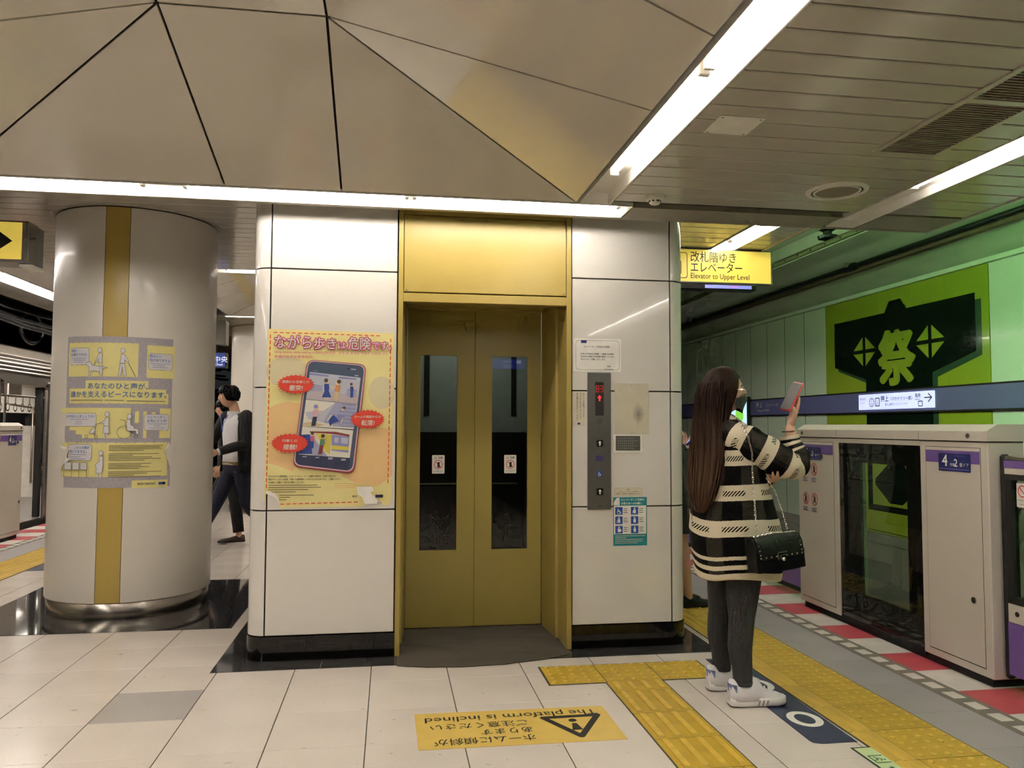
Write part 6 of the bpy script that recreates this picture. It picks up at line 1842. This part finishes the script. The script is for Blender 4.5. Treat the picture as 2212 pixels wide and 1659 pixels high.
# jeans
for (hx, hy, kx, ky, ax, ay) in ((1.69, 3.615, 1.665, 3.600, 1.672, 3.600), (1.675, 3.79, 1.655, 3.82, 1.668, 3.83)):
    q = MB().use('denim_grey')
    limb(q, [V4((hx, hy, .86), .11), V4((hx + .005, hy, .70), .094), V4(((hx + kx) / 2, (hy + ky) / 2, .52), .077), V4((kx + .004, ky, .40), .061), V4((kx, ky, .36), .060), V4((kx - .006, ky, .27), .057), V4((ax - .004, ay, .18), .048), V4((ax, ay, .100), .0445)], 18, 6)
    leg = q.build('jeans_leg', woman, smooth='all')
    q = MB().use('denim_grey')
    q.rings([[Vector((ax + r_ * math.cos(a), ay + r_ * math.sin(a), z)) for a in [i * PI / 9 for i in range(18)]] for (z, r_) in ((.098, .046), (.114, .047), (.115, .0445))], caps=False); q.build('hem', leg, smooth='all')
# sneakers
def sneaker(ax, ay, d):
    f = Vector((d[0], d[1], 0)).normalized(); l = Vector((-f.y, f.x, 0)); o = Vector((ax, ay, 0))
    st = [(-.085, .026), (-.075, .034), (-.03, .037), (.04, .036), (.09, .043), (.14, .046), (.175, .036), (.192, .016)]
    def ring(s, z, lift=0):
        pts = [o + f * x + l * (y * s) + Vector((0, 0, z + lift * max(0, (abs(x - .05) - .09)) * 1.0)) for (x, y) in st]
        return pts + [o + f * x - l * (y * s) + Vector((0, 0, z + lift * max(0, (abs(x - .05) - .09)) * 1.0)) for (x, y) in reversed(st)]
    q = MB().use('rubber'); q.rings([ring(.88, .0006, .12), ring(.93, .004, .12)]); q.build('outsole', woman, smooth=True)
    q = MB().use('sole_white'); q.rings([ring(.93, .004, .12), ring(1.06, .012, .10), ring(1.08, .026, .05), ring(1.0, .040, 0), ring(.90, .043, 0)]); so = q.build('sole', woman, smooth='all')
    for k in range(3):
        for s in (1, -1):
            x0 = .040 + k * .019
            q = MB().use('shoe_grey'); yy = (.0405, .0432, .0458)[k]
            q.prism([o + f * (x0 + dx) + l * (s * (yy + .0012)) + Vector((0, 0, z)) for (dx, z) in ((0, .009), (.010, .009), (.017, .034), (.008, .034))], l * (s * -.008)); q.build('side_stripe', so)
    q = MB().use('sneaker_white'); rings = []
    for (x, yw, zt, zc) in ((-.086, .020, .095, .03), (-.078, .033, .128, .03), (-.045, .040, .122, .03), (.0, .044, .120, .03), (.034, .042, .138, .03), (.058, .036, .118, .03), (.085, .038, .080, .03), (.12, .042, .066, .03), (.155, .037, .058, .03), (.178, .025, .048, .03), (.188, .010, .038, .03)):
        rings.append([o + f * x + l * (math.cos(PI * k / 13) * yw) + Vector((0, 0, zc + (zt - zc) * max(0, math.sin(PI * k / 13)) ** .75)) for k in range(14)])
    q.rings(rings); up = q.build('upper', woman, smooth='all')
    q = MB().use('shoe_blue')
    for k in range(6):
        z = .072 + k * .006
        q.tube([o + f * (-.058 - .0) + l * -.0345 + Vector((0, 0, z)), o + f * -.080 + l * -.022 + Vector((0, 0, z + .002)), o + f * -.0865 + Vector((0, 0, z + .003)), o + f * -.080 + l * .022 + Vector((0, 0, z + .002)), o + f * -.058 + l * .0345 + Vector((0, 0, z))], .0026, 6)
    q.build('heel_tab', up, smooth=True)
    for k in range(4):
        x, z = .058 + k * .017, .103 - k * .0095
        q = MB().use('sole_white'); q.tube([o + f * (x - .006) + l * -.026 + Vector((0, 0, z - .012)), o + f * x + Vector((0, 0, z + .002)), o + f * (x + .006) + l * .026 + Vector((0, 0, z - .012))], .0032, 6); q.build('lace', up, smooth=True)
sneaker(1.685, 3.598, (1, -.03)); sneaker(1.672, 3.828, (1, .04))
# sweater with attribute-driven knit pattern
def knit_material():
    m, n, l = _new('knit')
    bs = n['Principled BSDF']; bs.inputs['Roughness'].default_value = .95; bs.inputs['Specular IOR Level'].default_value = .15
    a1 = n.new('ShaderNodeAttribute'); a1.attribute_name = 'knit'; a2 = n.new('ShaderNodeAttribute'); a2.attribute_name = 'around'
    k, u = a1.outputs['Fac'], a2.outputs['Fac']
    def mth(op, x, y=None, z=None):
        q_ = n.new('ShaderNodeMath'); q_.operation = op
        for i, v in enumerate((x, y, z)):
            if v is None: continue
            if isinstance(v, (int, float)): q_.inputs[i].default_value = v
            else: l.new(v, q_.inputs[i])
        return q_.outputs[0]
    nz = n.new('ShaderNodeTexNoise'); nz.inputs['Scale'].default_value = 90; nz.inputs['Detail'].default_value = 3
    kk = mth('MULTIPLY_ADD', nz.outputs['Fac'], .008, mth('SUBTRACT', k, .004))
    rp = n.new('ShaderNodeValToRGB'); rp.color_ramp.interpolation = 'CONSTANT'
    bands = [(.0, 1), (.631, 0), (.651, 1), (.673, 0), (.695, 1), (.715, 0), (.804, 1), (.882, 0), (.973, 1), (1.046, 0), (1.139, 1), (1.212, 0), (1.305, 1)]
    e = rp.color_ramp.elements
    while len(e) < len(bands): e.new(.5)
    for el, (z, c) in zip(e, bands):
        el.position = max(0, (z - .55) / .9); el.color = (c, c, c, 1)
    l.new(mth('DIVIDE', mth('SUBTRACT', kk, .55), .9), rp.inputs['Fac'])
    base = rp.outputs['Color']
    # dashes inside the cream bands
    dm = None
    for zc in (.843, 1.01, 1.175, 1.345):
        d_ = mth('LESS_THAN', mth('ABSOLUTE', mth('SUBTRACT', k, zc)), .0125)
        dm = d_ if dm is None else mth('MAXIMUM', dm, d_)
    colm = mth('LESS_THAN', mth('FRACT', mth('MULTIPLY', u, 7.0)), .62)
    diag = mth('LESS_THAN', mth('FRACT', mth('MULTIPLY_ADD', k, 60.0, mth('MULTIPLY', u, -75.0))), .52)
    dash = mth('MULTIPLY', mth('MULTIPLY', dm, colm), diag)
    # thin light twill lines inside the black blocks
    tw = mth('LESS_THAN', mth('FRACT', mth('MULTIPLY_ADD', k, 170.0, mth('MULTIPLY', u, -90.0))), .22)
    col2 = mth('GREATER_THAN', mth('FRACT', mth('MULTIPLY', u, 7.0)), .52)
    twill = mth('MULTIPLY', mth('MULTIPLY', tw, col2), .2)
    c1 = mth('MULTIPLY', base, mth('SUBTRACT', 1.0, dash))
    c2 = mth('ADD', c1, mth('MULTIPLY', mth('SUBTRACT', 1.0, base), twill))
    mx = n.new('ShaderNodeMix'); mx.data_type = 'RGBA'
    mx.inputs['A'].default_value = (*lin('#070708'), 1); mx.inputs['B'].default_value = (*lin('#d8ceb4'), 1)
    l.new(c2, mx.inputs['Factor']); l.new(mx.outputs['Result'], bs.inputs['Base Color'])
    bp = n.new('ShaderNodeBump'); bp.inputs['Strength'].default_value = .5; bp.inputs['Distance'].default_value = .006
    n2 = n.new('ShaderNodeTexNoise'); n2.inputs['Scale'].default_value = 160; l.new(n2.outputs['Fac'], bp.inputs['Height']); l.new(bp.outputs['Normal'], bs.inputs['Normal'])
    MATS['knit'] = m
knit_material()
def knit_part(name, parent, rings, kn, au, close_caps=False, folds=None):
    """rings of points with knit (per ring) and around (per ring point) attributes"""
    q = MB().use('knit'); q.rings(rings, caps=close_caps)
    o = q.build(name, parent, recalc=False, smooth=False)
    me = o.data
    A = me.attributes.new('knit', 'FLOAT', 'POINT'); B = me.attributes.new('around', 'FLOAT', 'POINT')
    n = len(rings[0])
    for i in range(len(rings)):
        for j in range(n):
            A.data[i * n + j].value = kn[i][j] if isinstance(kn[i], (list, tuple)) else kn[i]; B.data[i * n + j].value = au(i, j, n)
    for p_ in me.polygons: p_.use_smooth = True
    return o
rows = [(1.380, 1.622, .050, .060), (1.372, 1.622, .062, .075), (1.352, 1.626, .075, .110), (1.325, 1.632, .088, .160), (1.29, 1.642, .100, .192), (1.24, 1.650, .108, .208), (1.18, 1.655, .118, .214), (1.10, 1.660, .140, .218), (1.02, 1.664, .160, .222), (.95, 1.669, .176, .226),
        (.88, 1.676, .192, .230), (.82, 1.681, .203, .234), (.76, 1.685, .205, .234), (.71, 1.687, .201, .230), (.665, 1.689, .197, .226), (.625, 1.689, .194, .222), (.602, 1.688, .191, .218), (.598, 1.688, .180, .207), (.64, 1.688, .172, .20)]
rings = []; kns = []
N = 64
rows2 = []
for (r0, r1) in zip(rows[:-1], rows[1:]):
    for s in (0, .34, .67):
        rows2.append(tuple(a + (c - a) * s for a, c in zip(r0, r1)))
rows2.append(rows[-1])
for (z, cx_, a, c) in rows2:
    g = []; kz = []
    for j in range(N):
        th = 2 * PI * j / N; ct, st = math.cos(th), math.sin(th); ex = 2 / 2.5
        low = max(0, (1.15 - z) / .55)
        fold = 1 + .022 * low * math.sin(5 * th + 2.2 + 3 * z) + .014 * low * math.sin(11 * th - 4 * z)
        x = a * math.copysign(abs(ct) ** ex, ct) * fold; y = c * math.copysign(abs(st) ** ex, st) * fold
        wob = .012 * low * math.sin(3 * th + .8) if z > .61 else .012 * low * math.sin(3 * th + .8)
        g.append(Vector((cx_ + x, WY + y, z + wob))); kz.append(z + .006 * math.sin(2 * th))
    rings.append(g); kns.append(kz)
sw = knit_part('sweater', woman, rings, kns, lambda i, j, n: (j / n) * 1.0 * .9)
def sleeve(name, knots, k0, k1):
    q = smooth_path([Vector(v) for v in knots], 7)
    t_ = MB(); t_.tube([p_[:3] for p_ in q], [p_[3] for p_ in q], 30, caps=False)
    n = 30; rg = [[Vector(v) for v in t_.v[i * n:(i + 1) * n]] for i in range(len(q))]
    for i, g in enumerate(rg):
        c = sum(g, Vector((0, 0, 0))) / n
        for j in range(n):
            w_ = 1 + .05 * math.sin(i * .9 + j * .42) * (1 if 3 < i < len(q) - 6 else .2)
            g[j] = c + (g[j] - c) * w_
    L = [0]
    for a, c in zip(q[:-1], q[1:]): L.append(L[-1] + (Vector(c[:3]) - Vector(a[:3])).length)
    kn = [k0 + (k1 - k0) * s / L[-1] for s in L]
    # cuff turns in
    e = rg[-1]; c = sum(e, Vector((0, 0, 0))) / n
    rg.append([c + (v - c) * .80 for v in e]); kn.append(kn[-1])
    return knit_part(name, sw, rg, kn, lambda i, j, n_: j / n_ * .45)
sleeve('sleeve', [(1.615, 3.62, 1.285, .075), (1.635, 3.570, 1.270, .080), (1.69, 3.525, 1.235, .082), (1.77, 3.495, 1.190, .078), (1.845, 3.485, 1.148, .071), (1.895, 3.488, 1.142, .064), (1.908, 3.495, 1.175, .059), (1.895, 3.505, 1.212, .053), (1.883, 3.512, 1.250, .048), (1.878, 3.514, 1.278, .047)], 1.285, .615)
sleeve('sleeve', [(1.625, 3.78, 1.285, .075), (1.65, 3.835, 1.270, .080), (1.72, 3.87, 1.20, .082), (1.80, 3.87, 1.11, .080), (1.83, 3.80, 1.075, .072), (1.832, 3.72, 1.075, .060), (1.822, 3.645, 1.070, .048), (1.818, 3.615, 1.069, .045)], 1.285, .615)
# hair: crown, and long lengths over the back and near shoulder
q = MB().use('hair_brown'); vs, fs = [], []
n, mm = 44, 18
for j in range(mm + 1):
    for i in range(n):
        a = 2 * PI * i / n; face = math.cos(a)
        zl = -.75 + (.52 + .75) * min(1, max(0, (face - .10) / .55))
        z = 1.0 + (zl - 1.0) * j / mm; rr = math.sqrt(max(0, 1 - min(1, z * z)))
        if z < 0: rr = 1 - .12 * z * z
        e = 1.13 + .012 * math.sin(a * 14)
        vs.append(HC + Vector((rr * math.cos(a) * .094 * e - .008, rr * math.sin(a) * .078 * e, z * .117 * 1.06)))
for j in range(mm):
    for i in range(n):
        i2 = (i + 1) % n; fs.append((j * n + i, j * n + i2, (j + 1) * n + i2, (j + 1) * n + i))
q.add(vs, fs)
hrows = [(1.575, 1.606, .050, .055, 0), (1.54, 1.597, .078, .086, 0), (1.49, 1.588, .087, .097, 0), (1.43, 1.578, .086, .102, -.002), (1.37, 1.566, .080, .108, -.006), (1.30, 1.552, .072, .125, -.014), (1.22, 1.538, .066, .150, -.022), (1.13, 1.522, .058, .158, -.028), (1.05, 1.508, .050, .150, -.032), (.99, 1.499, .042, .13, -.034), (.945, 1.494, .030, .10, -.036), (.905, 1.490, .010, .05, -.036)]
hr = []
hp = smooth_path([Vector((r_[0], r_[1], r_[2])) .to_4d() for r_ in hrows], 4)
hq = smooth_path([Vector((r_[3], r_[4], 0)).to_4d() for r_ in hrows], 4)
for s, (P_, Q_) in enumerate(zip(hp, hq)):
    g = []
    for j in range(72):
        th = 2 * PI * j / 72
        rid = 1 + .035 * math.sin(th * 17 + s * .12) + .022 * math.sin(th * 31 - s * .08)
        g.append(Vector((P_[1] + P_[2] * math.cos(th) * rid, WY + Q_[1] + Q_[0] * math.sin(th) * rid, P_[0])))
    hr.append(g)
q.rings(hr)
rnd = random.Random(11)
for _ in range(150):                                                # separate strands along the fall
    th = rnd.uniform(0, 2 * PI); s0 = rnd.randint(1, 14); s1 = rnd.randint(22, len(hp) - 1); pts = []
    dth = rnd.uniform(-.15, .15); out = rnd.uniform(.985, 1.06)
    for s in range(s0, s1, 4):
        P_, Q_ = hp[s], hq[s]; tt = th + dth * (s - s0) / 30; o_ = out + .0018 * max(0, s - 26)
        pts.append(Vector((P_[1] + P_[2] * math.cos(tt) * o_, WY + Q_[1] + Q_[0] * math.sin(tt) * o_, P_[0])))
    if len(pts) > 3: q.tube(pts, [.0004, .002] + [.0032] * (len(pts) - 3) + [.001], 5)
for _ in range(16):                                                 # loose ends
    y = WY - .036 + rnd.uniform(-.12, .10); x = 1.492 + rnd.uniform(-.03, .03); z = rnd.uniform(.97, 1.10)
    q.tube([(x + .012, y, z), (x, y + .005, z - .06), (x - .008 + rnd.uniform(-.015, .01), y + .008, z - rnd.uniform(.10, .17))], [.0035, .003, .0008], 5)
q.build('hair', woman, smooth='all')
# face mask, glasses, wrist band
f, l, u = HF.normalized(), None, None
u = (Vector((0, 0, 1)) - f * f.z).normalized(); l = u.cross(f)
q = MB().use('mask_grey'); vs, fs = [], []
nm_, mm = 21, 12
for j in range(mm + 1):
    for i in range(nm_):
        a = (i / (nm_ - 1) - .5) * 2.35; t_ = j / mm
        hh = .10 - .055 * abs(a) / 1.17
        z = -.012 - .022 * abs(a) - hh * t_
        bul = .020 * math.exp(-(a / .35) ** 2) * math.exp(-((t_ - .30) / .38) ** 2)
        R1, R2 = .098 * (1 - .10 * t_), .079 * (1 - .14 * t_)
        vs.append(HC + f * (R1 * math.cos(a) + bul) + l * (R2 * math.sin(a)) + u * z)
for j in range(mm):
    for i in range(nm_ - 1): fs.append((j * nm_ + i, j * nm_ + i + 1, (j + 1) * nm_ + i + 1, (j + 1) * nm_ + i))
q.add(vs, fs)
mk = q.build('face_mask', woman, smooth='all'); sm = mk.modifiers.new('thickness', 'SOLIDIFY'); sm.thickness = .002
for s in (-1, 1):
    q = MB().use('mask_grey'); q.tube([HC + f * .035 + l * s * .073 - u * .035, HC - f * .005 + l * s * .080 + u * .012, HC - f * .018 + l * s * .079 - u * .005], .0018, 6); q.build('ear_loop', mk, smooth=True)
gl = bpy.data.objects.new('glasses', None); COL.objects.link(gl); gl.parent = woman; gl.location = HC - wloc(woman)
for s in (-1, 1):
    c = HC + f * .104 + l * s * .032 + u * -.004
    q = MB().use('chrome'); q.tube([c + l * (.024 * math.cos(a)) + u * (.022 * math.sin(a)) - f * (.004 * abs(math.cos(a))) for a in [i * PI / 10 for i in range(21)]], .0013, 6); q.build('rim', gl, smooth=True)
    q = MB().use('pane_clear'); q.poly([c + l * (.023 * math.cos(a)) + u * (.021 * math.sin(a)) for a in [i * PI / 10 for i in range(20)]]); q.build('lens', gl, recalc=False)
    q = MB().use('chrome'); q.tube([c + l * s * .024, HC + f * .07 + l * s * .073 + u * .004, HC - f * .012 + l * s * .083 + u * .004], .0013, 6); q.build('temple', gl, smooth=True)
q = MB().use('chrome'); q.tube([HC + f * .106 + l * -.009 + u * .0, HC + f * .109 + u * .003, HC + f * .106 + l * .009], .0012, 6); q.build('bridge', gl, smooth=True)
q = MB().use('bead_brown'); q.tube([(1.877 + .029 * math.cos(a), 3.515 + .029 * math.sin(a), 1.300 + .003 * math.cos(a)) for a in [i * PI / 10 for i in range(21)]], .0032, 8, caps=False); q.build('bracelet', woman, smooth=True)
# phone in the raised hand
ph = thing('phone', 'phone in a red case held up in the hand of the woman', 'phone', (1.905, 3.50, 1.44))
pz = Vector((.46, -.05, .88)).normalized(); pn = Vector((-.93, -.27, .30)); pn = (pn - pz * pn.dot(pz)).normalized(); px = pz.cross(pn)
PM = Matrix((px, pn, pz)).transposed().to_4x4(); PM.translation = Vector((1.893, 3.508, 1.466))
q = MB().use('red_case'); q.cbox(-.037, .037, -.007, .004, -.075, .075, .005); q.build('case', ph, xf=PM)
q = MB().use('black_plastic'); q.box(-.033, .033, .004, .0052, -.070, .070); q.build('screen', ph, xf=PM)
# shoulder bag on a chain
bag = thing('handbag', 'black studded leather handbag on a silver chain at the hip of the woman', 'bag', (1.75, 3.43, .68))
BM = Matrix.Translation((1.752, 3.418, .748)) @ Matrix.Rotation(math.radians(9), 4, 'Z') @ Matrix.Rotation(math.radians(-5), 4, 'Y')
mat('sequin', '#15131c', .25, metal=.5, var=.6, scale=160)
bw, bd, bh = .128, .042, .080
def bagring(x):
    s = 1 - .06 * (abs(x) / bw) ** 4
    pts = [(-bd, -bh), (-bd * .98, -bh * .2), (-bd * .8, bh * .55), (-bd * .35, bh * .95), (bd * .4, bh * 1.0), (bd * .9, bh * .6), (bd, -bh * .2), (bd, -bh)]
    return [Vector((x, y * s, z * s)) for (y, z) in pts]
q = MB().use('leather_black'); q.rings([bagring(x) for x in (-bw, -bw * .96, -bw * .5, 0, bw * .5, bw * .96, bw)]); q.build('body', bag, smooth=True, xf=BM)
q = MB().use('sequin'); q.poly([(-bw * .95, -bd - .0012, -bh * .95), (bw * .95, -bd - .0012, -bh * .95), (bw * .95, -bd - .001, -bh * .18), (-bw * .95, -bd - .001, -bh * .18)]); q.build('sequin_panel', bag, xf=BM, recalc=False)
q = MB().use('leather_black')
fl = [(-bd - .004, -bh * .22), (-bd * .99 - .003, -bh * .1), (-bd * .82 - .003, bh * .57), (-bd * .36 - .002, bh * .985), (bd * .35, bh * 1.04)]
q.rings([[Vector((x, y, z)) for (y, z) in fl] + [Vector((x, y + .003, z - .002)) for (y, z) in reversed(fl)] for x in (-bw * .93, 0, bw * .93)]); flap = q.build('flap', bag, smooth=True, xf=BM)
def stud(x, y, z, r=.004):
    q = MB().use('chrome'); q.lathe([(r, 0), (r * .5, r * .7), (.0001, r)], (0, 0, 0), 6); q.build('stud', bag, xf=BM @ Matrix.Translation((x, y, z)) @ Matrix.Rotation(PI / 2, 4, 'X'))
for i in range(9):
    if i in (4,): continue
    stud(-bw * .86 + i * bw * .215, -bd - .005, -bh * .12)
for s in (-1, 1):
    for (y, z) in ((-bd * .98 - .004, bh * .05), (-bd * .90 - .004, bh * .30), (-bd * .78 - .003, bh * .55), (-bd * .5, bh * .85)): stud(s * bw * .86, y, z)
q = MB().use('chrome')
q.box(-.026, .026, -bd - .010, -bd - .004, .004, .010); q.box(-.026, -.019, -bd - .010, -bd - .004, -.026, .010); q.box(-.012, .020, -bd - .010, -bd - .004, -.008, -.003); q.box(-.012, -.006, -bd - .010, -bd - .004, -.026, -.003); q.ball((.004, -bd - .010, -.024), .009, 10, 8); q.build('clasp', bag, smooth=True, xf=BM)
def chain(pts, name='chain'):
    q = MB().use('chrome'); P_ = [Vector(p_) for p_ in pts]; d = 0
    tot = sum((c - a).length for a, c in zip(P_[:-1], P_[1:])); n = int(tot / .0105); s = 0
    for k in range(n):
        tgt = tot * (k + .5) / n; acc = 0
        for a, c in zip(P_[:-1], P_[1:]):
            L_ = (c - a).length
            if acc + L_ >= tgt:
                p_ = a.lerp(c, (tgt - acc) / L_); dr = (c - a).normalized(); break
            acc += L_
        sd = Vector((0, 1, 0)) if k % 2 else Vector((1, 0, 0)); sd = (sd - dr * sd.dot(dr)).normalized()
        q.tube([p_ + dr * (.0072 * math.cos(t_)) + sd * (.0038 * math.sin(t_)) for t_ in [i * PI / 4 for i in range(9)]], .0012, 5, caps=False)
    tag(q.build(name, bag, smooth=True), kind='stuff')
chain([(1.655, 3.405, .845), (1.655, 3.425, 1.0), (1.652, 3.432, 1.12), (1.648, 3.425, 1.20), (1.642, 3.450, 1.275), (1.634, 3.505, 1.338), (1.630, 3.57, 1.372), (1.628, 3.62, 1.385)])
chain([(1.815, 3.425, .852), (1.80, 3.44, .93), (1.775, 3.455, 1.02), (1.74, 3.47, 1.08)])
chain([BM @ Vector((-bw * .86, -.005, bh * 1.03)), BM @ Vector((0, -.006, bh * 1.09)), BM @ Vector((bw * .86, -.005, bh * 1.03))])
